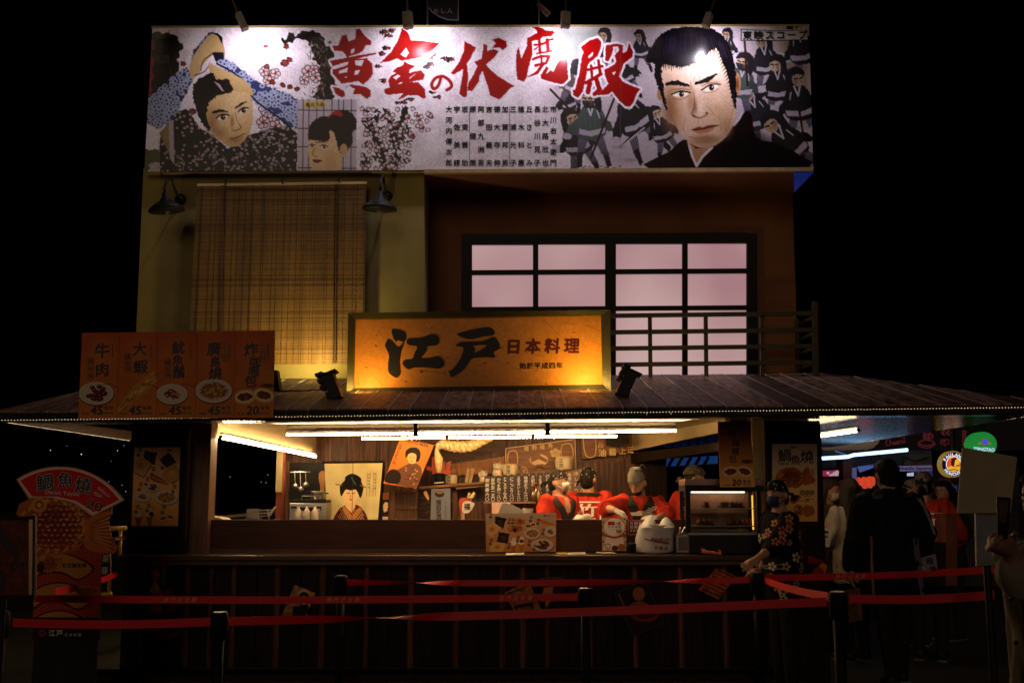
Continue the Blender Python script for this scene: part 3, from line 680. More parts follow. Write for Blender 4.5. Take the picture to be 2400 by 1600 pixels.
# --- right: crowd of dark-clad figures
def fig(x, y, s, rot=0, gp=(46, 44, 52), flip=1, legs=True):
    """a cloaked fighter in a headcloth, leaning by rot"""
    old = cv.m; cv.map((x, y, s)); c, sn = math.cos(rot), math.sin(rot)
    R = lambda pts: [((px*c-py*sn)*flip, px*sn+py*c) for px, py in pts]
    if legs:
        for dx, k in ((-30, -34), (30, 40)):
            cv.poly(R([(dx-30, 60), (dx+30, 56), (dx+k+24, 180), (dx+k-14, 188)]), (132, 126, 146), rough=1)
            for q in range(5): cv.stroke(R([(dx-22+q*11, 64), (dx+k-8+q*7, 182)]), 4, (48, 44, 58))
            cv.poly(R([(dx+k-10, 176), (dx+k+22, 172), (dx+k*1.4+24, 250), (dx+k*1.4, 262)]), (22, 20, 26), rough=1)
    cv.poly(R([(-60, -30), (-24, -84), (34, -80), (74, -40), (92, 40), (60, 100), (-40, 106), (-88, 60)]), gp, smooth=3, rough=1.4)
    cv.poly(R([(-62, -20), (-120, 30), (-140, 74), (-104, 88), (-50, 44)]), gp, rough=1.2); cv.ell(*R([(-128, 84)])[0], 24, 18, (186, 178, 190), rough=1)
    cv.poly(R([(50, -30), (120, 20), (150, 10), (160, 44), (104, 66), (52, 34)]), tuple(v*.8 for v in gp), rough=1.2); cv.poly(R([(112, 14), (156, 2), (168, 40), (124, 58)]), (192, 184, 196), rough=1)
    cv.poly(R([(-58, 46), (0, 60), (84, 40), (80, 72), (0, 88), (-64, 74)]), (178, 172, 186), rough=1.2)
    cv.stroke(R([(-14, -82), (4, -26), (20, -80)]), 9, (196, 190, 200)); cv.stroke(R([(40, -50), (52, -10)]), 6, (200, 196, 204))
    kind = int(x*3+y) % 4
    if kind != 1: cv.ell(*R([(-8, -118)])[0], 34, 44, ((186, 160, 132), (170, 146, 122), (196, 172, 148))[int(x+y) % 3], rot=rot*flip)
    cv.poly(R([(-46, -128), (-40, -160), (4, -184), (52, -160), (66, -100), (60, -40), (30, -70), (22, -130), (-16, -140)] if kind != 1 else [(-48, -90), (-44, -160), (4, -184), (52, -160), (62, -90), (50, -50), (-30, -56)]), (26, 25, 30), smooth=3, rough=1.2)
    if kind == 3: cv.poly(R([(-44, -108), (30, -104), (24, -62), (-26, -66)]), (36, 34, 40), rough=1)
    if kind != 1:
        cv.stroke(R([(-34, -122), (-18, -117)]), 8, BLK); cv.stroke(R([(-4, -118), (12, -119)]), 8, BLK); cv.stroke(R([(-16, -112), (-22, -98)]), 4, (120, 84, 64))
        if kind == 0: cv.stroke(R([(-26, -86), (-8, -88)]), 6, (90, 46, 38))
        cv.ell(*R([(8, -104)])[0], 16, 34, (120, 92, 74), soft=.9, a=.7)
    for q in range(5): a0 = R([(-60+q*28, -40), (-50+q*26, 40)]); cv.stroke(a0, 3, tuple(v*1.5 for v in gp), a=.45)
    cv.m = old
cv.map('N')
cv.poly([(1290, 60), (1900, 60), (1906, 395), (1430, 398), (1340, 330), (1280, 250)], (196, 186, 194), soft=60)
cv.poly([(1310, 64), (1420, 64), (1400, 110), (1330, 140)], (120, 134, 124), soft=30, a=.7); cv.poly([(1820, 66), (1900, 66), (1900, 300), (1850, 260)], (120, 104, 72), soft=30, a=.6)
for x, y, k, rt, fl in ((1330, 232, .34, -.3, 1), (1352, 322, .40, .3, -1), (1345, 190, .32, .2, 1), (1410, 118, .32, .1, 1), (1500, 112, .34, -.15, 1), (1462, 168, .40, .35, -1), (1383, 282, .46, -.12, 1), (1478, 268, .46, -.4, 1), (1702, 108, .32, 0, 1), (1792, 138, .36, -.25, 1), (1880, 108, .40, .2, -1), (1822, 196, .46, -.1, 1),
        (1550, 300, .44, .35, -1), (1772, 262, .46, -.35, 1), (1874, 236, .44, .25, -1), (1842, 336, .50, -.5, 1), (1735, 190, .40, .15, 1)):
    fig(x, y, .84*k*(1+.18*math.sin(x)), rt+.12*math.cos(y), gp=((36, 34, 42), (70, 86, 82), (30, 28, 29), (80, 72, 66))[int(x*7) % 4], flip=fl)
cv.poly([(1290, 60), (1900, 60), (1906, 395), (1430, 398), (1340, 330), (1280, 250)], (206, 198, 206), soft=60, a=.16)
for pts in ([(1440, 230), (1385, 370)], [(1745, 95), (1752, 200)], [(1290, 210), (1340, 262)], [(1870, 240), (1885, 330)], [(1500, 300), (1455, 345)]): cv.stroke(pts, 5, (70, 44, 40))
cv.stroke([(1455, 345), (1510, 300)], 3, (206, 202, 208))
for x, y in ((1450, 345), (1475, 375), (1420, 360), (1880, 300), (1890, 360)): cv.ell(x, y, 22, 6, (160, 140, 150), soft=.8, a=.5)
for x in range(1345, 1460, 9): cv.ell(x+RNG.uniform(-5, 5), 392+RNG.uniform(-3, 3), 5, 3, (110, 60, 60), soft=.8, a=.6)
# studio plate top right
cv.map('F3'); cv.poly([(1032, 82), (1700, 88), (1712, 190), (1032, 198)], (200, 198, 194)); cv.stroke([(1032, 82), (1032, 200), (1712, 192)], 8, (30, 28, 28)); cv.stroke([(1040, 84), (1300, 100), (1700, 94)], 6, (40, 38, 29))
# --- the large portrait (a generic stern swordsman)
cv.poly([(100, 1510), (300, 1330), (440, 1210), (560, 1240), (720, 1290), (960, 1060), (1060, 930), (1140, 960), (1190, 1190), (1420, 1260), (1720, 1510)], (40, 20, 24), smooth=3)
cv.poly([(900, 1250), (1200, 1180), (1720, 1510), (700, 1510)], (22, 16, 22), soft=40)
cv.poly([(495, 1225), (570, 1300), (720, 1290), (580, 1480), (540, 1400)], (190, 150, 116)); cv.stroke([(495, 1235), (530, 1370), (578, 1478), (640, 1380), (735, 1290)], 26, (220, 214, 224)); cv.stroke([(1045, 935), (1010, 1000), (960, 1060)], 22, (214, 208, 220))
cv.ell(985, 640, 44, 120, (190, 150, 112)); cv.ell(996, 640, 20, 80, (140, 92, 60), soft=.6); cv.ell(205, 740, 30, 70, (176, 140, 110))
fc = [(200, 500), (230, 430), (430, 420), (640, 360), (800, 260), (900, 420), (960, 640), (985, 860), (960, 1030), (880, 1180), (740, 1280), (600, 1290), (470, 1210), (370, 1080), (290, 930), (240, 740)]
cv.poly(fc, (218, 192, 172), smooth=4)
cv.ell(640, 560, 330, 240, (236, 220, 208), soft=.9, a=.9); cv.ell(330, 930, 150, 330, (178, 138, 104), soft=.9, a=.8); cv.ell(820, 960, 200, 260, (210, 180, 146), soft=.9, a=.8)
cv.ell(640, 1230, 240, 90, (170, 130, 100), soft=.9, a=.6); cv.ell(520, 800, 60, 190, (160, 118, 84), soft=.9, a=.55); cv.ell(890, 1100, 90, 160, (176, 140, 108), soft=.9, a=.6)
cv.ell(300, 840, 90, 300, (128, 88, 60), soft=.95, a=.55); cv.ell(700, 1200, 200, 60, (140, 98, 70), soft=.9, a=.45); cv.ell(420, 700, 130, 60, (150, 108, 80), soft=.9, a=.5); cv.ell(720, 640, 130, 54, (168, 126, 98), soft=.9, a=.5); cv.ell(560, 880, 34, 110, (120, 80, 52), soft=.9, a=.5); cv.ell(800, 800, 120, 90, (232, 208, 184), soft=.95, a=.6)
hair = [(60, 400), (110, 270), (220, 130), (400, 60), (640, 60), (800, 110), (900, 220), (950, 380), (985, 600), (975, 900), (930, 740), (890, 540), (830, 400), (770, 280), (640, 380), (560, 430), (400, 470), (230, 450), (235, 640), (280, 920), (200, 720), (150, 560), (150, 440)]
cv.poly(hair, (26, 20, 30), smooth=3, rough=2.2, rs=3)
for i in range(26): x = 240+i*21; y = 470-(max(0, x-420)*.55); cv.stroke([(x, y-30), (x+RNG.uniform(-8, 8), y+RNG.uniform(12, 40))], [14, 2], (26, 20, 30))
for i in range(14): y = 290+i*32; x = 790+i*11; cv.stroke([(x+22, y-10), (x-14, y+30)], [16, 2], (26, 20, 30))
cv.ell(330, 270, 110, 190, (46, 38, 62), soft=.9, a=.6)
cv.stroke([(280, 640), (380, 630), (500, 660)], [40, 52, 22], (34, 24, 28), smooth=3, rough=1.6); cv.stroke([(570, 640), (680, 600), (780, 545)], [30, 50, 14], (34, 24, 28), smooth=3, rough=1.6)
eye(415, 745, 82, 26, -.1); eye(722, 680, 84, 27, -.3)
for pts in ([(330, 790), (420, 800), (500, 760)], [(650, 730), (740, 725), (800, 690)], [(320, 700), (420, 690), (500, 700)], [(630, 660), (720, 630), (800, 625)]): cv.stroke(pts, 8, (140, 96, 70), smooth=3, a=.6)
cv.stroke([(545, 720), (560, 860), (530, 940), (560, 975), (620, 985), (690, 950)], [5, 8, 14, 14, 12, 10], (140, 94, 64), smooth=4, a=.9); cv.ell(625, 880, 46, 120, (232, 212, 196), soft=.9, a=.8); cv.ell(548, 968, 14, 9, (70, 40, 30)); cv.ell(682, 938, 13, 8, (70, 40, 30))
cv.stroke([(525, 690), (515, 620)], 8, (150, 110, 84), a=.6); cv.stroke([(700, 880), (760, 960)], 8, (180, 140, 110), a=.7)
cv.poly([(525, 1112), (600, 1075), (640, 1085), (700, 1060), (805, 1062), (720, 1090), (620, 1115)], (150, 88, 72), smooth=3); cv.poly([(545, 1118), (640, 1110), (760, 1080), (700, 1135), (600, 1150)], (196, 140, 114), smooth=3); cv.stroke([(525, 1112), (640, 1100), (805, 1063)], 8, (76, 38, 34), smooth=3)
cv.stroke([(600, 1005), (590, 1060)], 8, (176, 136, 106), a=.6); cv.stroke([(500, 1180), (600, 1195), (700, 1170)], 10, (160, 120, 92), smooth=3, a=.5)
for i in range(60):
    a = RNG.uniform(0, 1); x0, y0 = 120+a*760, 90+abs(a-.5)*190; cv.stroke([(x0, y0+RNG.uniform(0, 60)), (x0+(a-.5)*60, y0+120), (x0+(a-.5)*120, y0+200)], 3, (70, 60, 84), smooth=2, a=.5)
for pts in ([(250, 800), (300, 940), (380, 1070)], [(960, 700), (950, 900), (900, 1060)], [(470, 1000), (440, 1080), (460, 1140)], [(800, 980), (830, 1050), (820, 1110)], [(560, 560), (545, 620)], [(600, 555), (610, 610)], [(480, 1240), (600, 1290), (740, 1275)]): cv.stroke(pts, 6, (150, 104, 76), smooth=3, a=.5)
# --- red brush title with white edge
WH = (228, 222, 230); RED = (160, 12, 18)
T1 = [[(105,325),(180,318),(235,185),(290,180),(320,270),(410,240),(415,110),(465,100),(530,195),(618,262),(612,318),(545,312),(500,400),(440,430),(300,470),(240,395),(130,385)],
 [(75,520),(350,470),(660,415),(685,432),(400,505),(110,590)],
 [(110,640),(300,580),(350,490),(420,500),(560,490),(630,560),(640,690),(580,780),(510,830),(445,790),(230,820),(110,690)],
 [(110,865),(190,880),(260,920),(270,980),(235,1005),(150,950)], [(260,880),(350,830),(540,860),(610,910),(600,990),(560,1025),(480,960),(380,960),(400,890),(330,850)],
 [(735,545),(880,400),(970,250),(1020,95),(1100,150),(1135,250),(1300,262),(1520,290),(1390,410),(1290,470),(1180,490),(1010,520),(950,490),(850,530)],
 [(1050,530),(1110,560),(1190,590),(1120,640),(1110,680),(1270,645),(1320,700),(1300,770),(1110,800),(1230,800),(1320,890),(1335,1000),(1310,1020),(1220,970),(1100,975),(970,1030),(1040,945),(830,970),(785,940),(795,890),(860,870),(840,780),(870,720),(960,680),(900,670),(920,630),(1030,580)],
 [(1660,680),(1760,560),(1830,400),(1845,262),(1990,345),(1920,490),(1870,560),(1890,720),(1870,990),(1825,1000),(1770,950),(1800,800),(1825,630),(1700,700)],
 [(2090,300),(2140,320),(2140,400),(2220,370),(2285,395),(2230,480),(2120,570),(2180,640),(2280,720),(2400,800),(2492,850),(2440,880),(2380,950),(2300,1025),(2180,980),(2150,870),(2100,720),(2080,650),(2040,720),(2030,790),(1940,920),(1880,910),(1890,810),(1960,700),(2010,590),(1970,530),(2060,500),(2080,400)],
 [(2205,245),(2290,220),(2390,265),(2400,330),(2340,380),(2300,345),(2205,355),(2250,290)]]
H1 = [[(355,375),(400,355),(395,405),(350,430)], [(195,650),(310,610),(300,670),(190,690)], [(400,520),(520,515),(490,590),(410,580)], [(400,650),(470,640),(440,700),(395,705)], [(265,735),(300,720),(290,745)],
 [(905,740),(960,700),(1000,720),(940,770)], [(1120,740),(1200,690),(1120,760)], [(950,835),(1020,795),(1030,815)], [(1000,440),(1075,350),(1110,420),(1070,480)]]
NO = [(1530,740),(1500,840),(1440,890),(1410,830),(1460,750),(1560,725),(1650,790),(1670,860),(1610,905)]
T2 = [[(470,100),(545,85),(650,130),(700,160),(800,150),(830,190),(780,240),(640,260),(600,300),(460,330),(470,540),(385,840),(380,910),(330,985),(225,950),(200,680),(215,500),(250,430),(290,620),(380,400),(385,280),(540,200),(545,160)],
 [(600,890),(690,730),(730,760),(690,860),(760,800),(810,820),(900,640),(1030,600),(1050,940),(960,1025),(780,990),(610,930)],
 [(1250,420),(1400,310),(1530,270),(1590,340),(1580,430),(1530,570),(1440,640),(1370,700),(1350,850),(1320,1010),(1290,1130),(1210,1245),(1130,1190),(1125,1110),(1160,1110),(1230,850),(1270,560),(1300,510)],
 [(1660,390),(1850,370),(1940,400),(1930,520),(2000,500),(2035,360),(2100,500),(2090,580),(1950,690),(1900,830),(1880,900),(1930,980),(2060,1040),(2220,1100),(2160,1180),(2110,1310),(2060,1385),(1980,1380),(1870,1280),(1760,1140),(1690,1190),(1450,1200),(1560,1160),(1700,1020),(1640,870),(1640,790),(1800,700),(1830,660),(1800,560),(1870,480),(1860,410),(1780,420),(1760,540),(1700,650),(1650,640)]]
S2 = [([(505,390),(640,370),(720,330)],40), ([(580,300),(590,520)],45), ([(710,300),(725,480)],60), ([(500,470),(560,420)],25), ([(740,300),(800,290)],34), ([(480,620),(600,570),(740,570),(690,680),(520,720)],44), ([(620,560),(610,720)],34), ([(640,700),(540,840),(385,910)],[60,50,8]), ([(540,530),(700,500),(780,480)],30),
 ([(1370,790),(1600,730)],45), ([(1420,720),(1440,950)],45), ([(1540,640),(1570,860)],50), ([(1340,1000),(1580,860)],55), ([(1400,1000),(1370,1150)],75), ([(1500,930),(1560,1110),(1480,1180)],70)]
H2 = [[(1370,580),(1450,500),(1440,560),(1380,610)], [(1760,840),(1825,810),(1790,880)]]
for gw, cl in ((5.2, WH), (0, RED)):
    cv.map('T1')
    for p in T1: cv.poly(p, cl, grow=gw if gw else 0, rough=.9, rs=3, smooth=0)
    cv.stroke(NO, 40, cl, smooth=4, grow=gw*.7)
    if not gw:
        for p in H1: cv.poly(p, WH, rough=.6)
    cv.map('T2')
    for p in T2: cv.poly(p, cl, grow=gw, rough=.9, rs=3)
    for p, w_ in S2: cv.stroke(p, w_, cl, grow=gw, rough=.6)
    if not gw:
        for p in H2: cv.poly(p, WH, rough=.6)
# sheet seams
cv.map('N')
for x in (625, 1455): cv.stroke([(x, 62), (x-1, 400)], 1.2, (150, 140, 146), a=.5)
cv.gam = 1.3; cv.speck(.05, 2.0, 9)
def bwob(u, v): return (.008*np.sin(u*95)*np.exp(-v*6) + .006*np.sin((u+v*.3)*140)*np.exp(-((u-.445)/.03)**2)*np.exp(-v*5)) * np.clip(v*14, .15, 1)
cv.D = DBN
cv.build('printed_cloth', printmat('banner_vinyl', .22, .20, grain=.05, gscale=90, bump=.08), BN, wob=bwob)
INK = inkmat('black_ink', (18, 16, 20))
lt = Lt(DBN - .003)
names_ = ['大河内傳次郎', '宇佐美諄', '坂東簑助', '原健策', '阿部九洲男', '吉田義夫', '德大寺伸', '加賀邦男', '三浦光子', '植木科惠', '丘さとみ', '長谷川見子', '北大路欣也', '市川右太衛門']
gaps = {1: '宇佐美  諄', 2: '坂 東 簑 助', 3: '原  健 策', 5: '吉田義 夫', 6: '德大寺  伸', 7: '加賀邦男', 8: '三浦光 子', 10: '丘   さとみ'}
for i, nm in enumerate(names_): lt.col(nm, 1052 + i*18.85, 257, 382, 15.5, bold=.035)
lt.col('', 0, 0, 0, 1)
for x in (1100, 1194): lt.poly([(x, 250), (x+1, 250), (x+1, 390), (x, 390)])
lt.D = DBN - .009; lt.c = 'F3'
lt.row('東映スコープ', 1095, 148, 1660, 140, 92, bold=.05)
lt.c = 'F4'; lt.row('橘文千昌', 1735, 822, 1885, 818, 42, bold=.02)
lt.build('lettering', INK, BN)
MB().slab([P(336, 401, DBN + .012), P(1908, 391, DBN + .012), P(1908, 397, DBN + .012), P(336, 407, DBN + .012)], (0, .04, 0)).build('bottom_batten', mat('olive_trim', (.32, .24, .09), .5), BN)
MB().slab([P(355, 61, DBN + .012), P(1898, 57, DBN + .012), P(1898, 63, DBN + .012), P(355, 67, DBN + .012)], (0, .04, 0)).build('top_batten', mat('olive_trim', (0, 0, 0)), BN)

# ================================================================ spot lamps over the banner
BOX = mat('silver_lamp_body', (.42, .36, .33), .5, .3)
def spot(label, head, top, hot, power, yaw=0):
    t = thing('banner_spotlight', label, 'spotlight', 'spotlights above the banner')
    Dh = 9.40
    a, b = P(*head, Dh), P(*top, Dh - .02)
    d = (a - b).normalized()
    MB().bar(b, b + d * (.85 * (a - b).length), .045, .03).build('housing', BOX, t, bevel=.006)
    c = b + d * (.86 * (a - b).length); MB().bar(c, a, .040, .034).build('lamp_head', WHITE, t, bevel=.004)
    e = b + (b - a) * 1.9 + Vector((0, .1, 0)); MB().tube([b, e], .012, 8).build('arm', STEEL, t)
    tgt = P(*hot, DBN)
    ld = bpy.data.lights.new('spot', 'SPOT'); ld.energy = power; ld.color = (.98, .86, 1); ld.spot_size = math.radians(165); ld.spot_blend = .9; ld.shadow_soft_size = .04
    lo = bpy.data.objects.new('light', ld); COL.objects.link(lo); lo.parent = t; lo.location = a + d * .03 + Vector((0, .012, 0))
    lo.location = (tgt.x, 9.50, tgt.z + .15)
    lo.rotation_euler = (tgt - lo.location + Vector((0, .2, -.45))).to_track_quat('-Z', 'Y').to_euler()
spot('slanted silver spotlight at the left end over the painted arms', (575, 70), (558, 32), (612, 118), 21)
spot('upright silver spotlight over the second title character', (957, 68), (955, 28), (992, 118), 29)
spot('upright silver spotlight between the last two title characters', (1325, 66), (1326, 28), (1325, 118), 29)
spot('slanted silver spotlight over the large portrait', (1653, 64), (1664, 32), (1655, 128), 29)
# ================================================================ food pictures used on the printed boards
def plate(cv, x, y, rx, ry, kind='balls', seed=1):
    r = np.random.RandomState(seed)
    cv.ell(x+rx*.03, y+ry*.12, rx*1.02, ry*1.02, (70, 42, 22), a=.6); cv.ell(x, y, rx, ry, (222, 206, 190)); cv.ell(x, y, rx*.86, ry*.84, (200, 182, 166)); cv.ell(x, y, rx*.8, ry*.78, (214, 198, 182))
    if kind == 'balls':
        for i in range(26):
            a, q = r.uniform(0, 6.28), r.uniform(0, .55)**.8; px, py = x+math.cos(a)*q*rx, y+math.sin(a)*q*ry
            cv.ell(px, py, rx*.16, ry*.18, (92, 34, 14)); cv.ell(px-rx*.03, py-ry*.05, rx*.09, ry*.09, (168, 80, 36), soft=.8); cv.ell(px-rx*.05, py-ry*.08, rx*.03, ry*.03, (230, 170, 110))
    elif kind == 'squid':
        for i in range(30):
            a = r.uniform(0, 6.28); px, py = x+math.cos(a)*rx*.42*r.rand(), y+math.sin(a)*ry*.42*r.rand()
            cv.stroke([(px-rx*.25, py+r.uniform(-.1, .1)*ry), (px, py-ry*.14), (px+rx*.22, py+ry*.16)], rx*.09, (110, 52, 26) if i % 2 else (196, 150, 104), smooth=3)
    elif kind == 'noodle':
        cv.ell(x, y, rx*.72, ry*.68, (150, 96, 40), rough=2)
        for i in range(150):
            a, q = r.uniform(0, 6.28), r.uniform(0, .7); px, py = x+math.cos(a)*q*rx, y+math.sin(a)*q*ry
            cv.stroke([(px, py), (px+r.uniform(-.12, .12)*rx, py+r.uniform(-.1, .1)*ry)], rx*.035, ((226, 186, 112), (90, 50, 24), (196, 146, 70), (240, 214, 150))[i % 4])
def bun(cv, x, y, r, rot=0):
    cv.ell(x, y, r*1.25, r*.82, (226, 180, 112), rot); cv.ell(x, y-.02*r, r*1.1, r*.66, (240, 216, 166), rot); cv.ell(x, y, r*.82, r*.44, (126, 50, 22), rot, rough=1.2)
    rr = np.random.RandomState(int(x))
    for i in range(12): cv.ell(x+rr.uniform(-.6, .6)*r, y+rr.uniform(-.28, .28)*r, r*.1, r*.07, (188, 94, 44) if i % 2 else (80, 28, 14))
def fish(cv, pts, tail, eye_, sc, seed=1, outline=None):
    """a waffle fish: crust, scales, fins"""
    cv.poly(pts, (176, 92, 34), smooth=4); r = np.random.RandomState(seed)
    cv.poly(tail, (190, 104, 40), smooth=4)
    xs = [p[0] for p in pts]; ys = [p[1] for p in pts]; w_, h_ = max(xs)-min(xs), max(ys)-min(ys); cx, cy = (max(xs)+min(xs))/2, (max(ys)+min(ys))/2
    cv.ell(cx, cy, w_*.40, h_*.40, (150, 58, 20), soft=.7, a=.9)
    sp = sc*2.3; cv.ell(cx, cy, w_*.44, h_*.44, (122, 38, 14), soft=.5, a=.85)
    inb = lambda x, y: ((x-cx-w_*.06)/(w_*.40))**2+((y-cy)/(h_*.44))**2 < 1
    for i in range(-30, 30):
        for j in range(-30, 30):
            px, py = cx+(i+j*.5)*sp, cy+j*sp*.86
            if not inb(px, py): continue
            cv.poly([(px-sp*.44, py), (px, py-sp*.40), (px+sp*.44, py), (px, py+sp*.40)], (168+r.randint(-18, 26), 70+r.randint(-14, 20), 24), rough=.4); cv.stroke([(px-sp*.40, py+sp*.04), (px, py+sp*.36), (px+sp*.40, py+sp*.04)], sc*.42, (78, 22, 8))
            if r.rand() < .75: cv.stroke([(px-sp*.16, py-sp*.12), (px+sp*.1, py-sp*.2)], sc*(.2+.25*r.rand()), (250, 206, 150), a=.85)
    for i in range(60):
        t_ = i/60*6.283; px, py = cx+math.cos(t_)*w_*.43*r.uniform(.93, 1.05), cy+math.sin(t_)*h_*.45*r.uniform(.93, 1.05); cv.ell(px, py, sc*r.uniform(.6, 1.5), sc*.6, (226, 146, 66) if i % 3 else (120, 48, 16), rot=t_+1.57, a=.7, rough=1)
    tx = [p[0] for p in tail]; ty = [p[1] for p in tail]
    for i in range(9):
        q = i/8; cv.stroke([(min(tx)+ (max(tx)-min(tx))*.18, min(ty)+(max(ty)-min(ty))*(.3+.4*q)), (max(tx)-(max(tx)-min(tx))*.12, min(ty)+(max(ty)-min(ty))*(.08+.84*q))], [sc*.3, sc*.6], (128, 52, 18)); 
        cv.stroke([(min(tx)+ (max(tx)-min(tx))*.3, min(ty)+(max(ty)-min(ty))*(.34+.36*q)), (max(tx)-(max(tx)-min(tx))*.18, min(ty)+(max(ty)-min(ty))*(.13+.8*q))], sc*.2, (232, 170, 96))
    ex, ey = eye_; cv.ell(ex, ey, sc*3, sc*3, (210, 140, 66)); cv.ell(ex, ey, sc*1.7, sc*1.7, (160, 84, 32)); cv.ell(ex, ey, sc*.8, sc*.8, (230, 180, 110))
    for i in range(70):
        px, py = r.uniform(min(xs), max(xs)), r.uniform(min(ys), max(ys)); 
        if ((px-cx)/(w_*.46))**2+((py-cy)/(h_*.46))**2 < 1: cv.stroke([(px, py), (px+sc*r.uniform(.3, .9), py-sc*r.uniform(-.3, .5))], sc*.25, (255, 222, 176), a=.8)
PAPER = printmat('glossy_paper', .5, .18)
def sheet(name, label, cat, corners, D, nx, bg, group=None, thick=.012, crop='N', pm=None, backmat=None):
    """a printed board: a thick backing plus a printed face"""
    cs = [Q(crop, *c) for c in corners]; t = thing(name, label, cat, group)
    MB().slab([P(*c, D + .003) for c in cs], (0, thick, 0)).build('backing_board', backmat or W_BLACK, t)
    h = math.dist(cs[0], cs[3]) / math.dist(cs[0], cs[1]); c = Cv(cs, nx, max(4, int(nx * h)), bg, D)
    c.t = t; c.map(crop); c.pm = pm or PAPER; return c
def done(c, name='print'): return c.build(name, c.pm, c.t)

# ================================================================ bamboo blind
BLD = thing('bamboo_blind', 'tall woven bamboo blind hanging on the beige upper wall', 'blind')
bq = [Q('I', 409, 140), Q('I', 1412, 134), Q('I', 1398, 1194), Q('I', 358, 1200)]
DBL = 9.93
TLb, TRb, BRb, BLb = [P(*q, DBL) for q in bq]
sl = MB(); n = 240
for i in range(n):
    sl.cur = random.choice((0, 0, 1, 1, 2)); v0, v1 = (i + .06) / n, (i + .94) / n; y = random.uniform(-.0015, .0015)
    a, b, c, d = lerp(TLb, BLb, v0), lerp(TRb, BRb, v0), lerp(TRb, BRb, v1), lerp(TLb, BLb, v1)
    m = random.uniform(-.006, .006); o = Vector((m, y, 0)); sl.slab([a + o, b + o, c + o, d + o], (0, .004, 0))
BAM = mat('bamboo_slats', (.20, .105, .032), .5, var=.30, scale=4, stretch=(2.6, 1, .30), spec=.3)
BAM = [BAM, mat('bamboo_slats_light', (.25, .14, .045), .5, var=.30, scale=4, stretch=(2.6, 1, .3), spec=.3), mat('bamboo_slats_dark', (.14, .072, .022), .5, var=.30, scale=4, stretch=(2.6, 1, .3), spec=.3)]
stuff(sl.build('slats', BAM, BLD))
MB().slab([TLb + Vector((0, .012, 0)), TRb + Vector((0, .012, 0)), BRb + Vector((0, .012, 0)), BLb + Vector((0, .012, 0))], (0, .004, 0)).build('shade_cloth', mat('dark_backing', (.05, .028, .014), .8), BLD)
ws = MB()
for i in range(30):
    u = (i + .5 + random.uniform(-.45, .45)) / 30
    ws.slab([lerp(TLb, TRb, u) + Vector((-.0012, -.004, 0)), lerp(TLb, TRb, u) + Vector((.0012, -.004, 0)), lerp(BLb, BRb, u) + Vector((.0012, -.004, 0)), lerp(BLb, BRb, u) + Vector((-.0012, -.004, 0))], (0, .002, 0))
stuff(ws.build('warp_strings', mat('dark_string', (.05, .025, .012), .8), BLD))
MB().slab([PQ('I', 409, 128, DBL - .02), PQ('I', 1414, 114, DBL - .02), PQ('I', 1414, 127, DBL - .02), PQ('I', 409, 140, DBL - .02)], (0, .035, 0)).build('head_rail', mat('pale_wood', (.62, .46, .26), .5, stretch=(1, 8, 8)), BLD)
for x, y in ((576, 118), (912, 112), (1247, 108)):
    h = MB(); p = PQ('I', x, y, DBL - .045); h.tube([p + Vector((0, .05, .03)), p + Vector((0, 0, .025)), p, p + Vector((.01, 0, -.03))], .007, 6); h.build('hook', BLKMET, BLD)
for x in (574, 1226, 1240): MB().bar(PQ('I', x, 135, DBL - .02), PQ('I', x - (14 if x < 600 else 10), 1190, DBL - .02), .003).build('pull_cord', mat('dark_string', (0, 0, 0)), BLD)
MB().bar(PQ('I', 580, 152, DBL - .03), PQ('I', 1235, 158, DBL - .03), .004).build('cross_cord', mat('dark_string', (0, 0, 0)), BLD)

# ================================================================ unlit goose-neck wall lamps
def barn(label, c, dx, plate_):
    t = thing('wall_lamp', label, 'lamp', 'unlit black wall lamps beside the blind')
    D = 9.62; p = P(*c, D); r = .165
    ax = Vector((dx * .12, -.10, 1)).normalized()
    prof = [(r, -.055), (r * 1.02, -.045), (r * .93, -.02), (r * .62, .02), (.05, .05), (.042, .075), (.030, .08), (.028, .12), (.012, .125)]
    o = MB().lathe(p, prof + [(.010, .12), (.03, .045), (r * .6, .012), (r * .9, -.028), (r * .97, -.053)], 28, ax).build('shade', BLKMET, t, smooth=True)
    MB().lathe(p - ax * .05, [(.008, -.035), (.026, -.02), (.028, .01), (.014, .05), (.012, .06)], 12, ax).build('bulb', mat('clear_bulb', (.16, .12, .08), .1, spec=.8), t, smooth=True)
    b = P(*plate_, DW); w0 = Vector((b.x, DW - .004, b.z)); n0 = p + ax * .12
    MB().tube([w0, w0 + Vector((0, -.12, .02)), w0 + Vector((0, -.22, .10)) * .9 + (n0 - w0) * .1, (w0 + n0) / 2 + Vector((0, -.06, .17)), n0 + Vector((0, .04, .13)), n0 + ax * .05, n0], .012, 8).build('gooseneck', BLKMET, t, smooth=True)
    MB().lathe(w0, [(.055, 0), (.055, .015), (.03, .03), (.02, .05)], 16, (0, -1, 0)).build('wall_plate', BLKMET, t, smooth=True)
barn('unlit black wall lamp at the left edge of the beige wall', Q('I', 226, 258), -1, Q('I', 312, 222))
barn('unlit black wall lamp between the bamboo blind and the brown recess', Q('I', 1492, 250), .3, Q('I', 1535, 205))

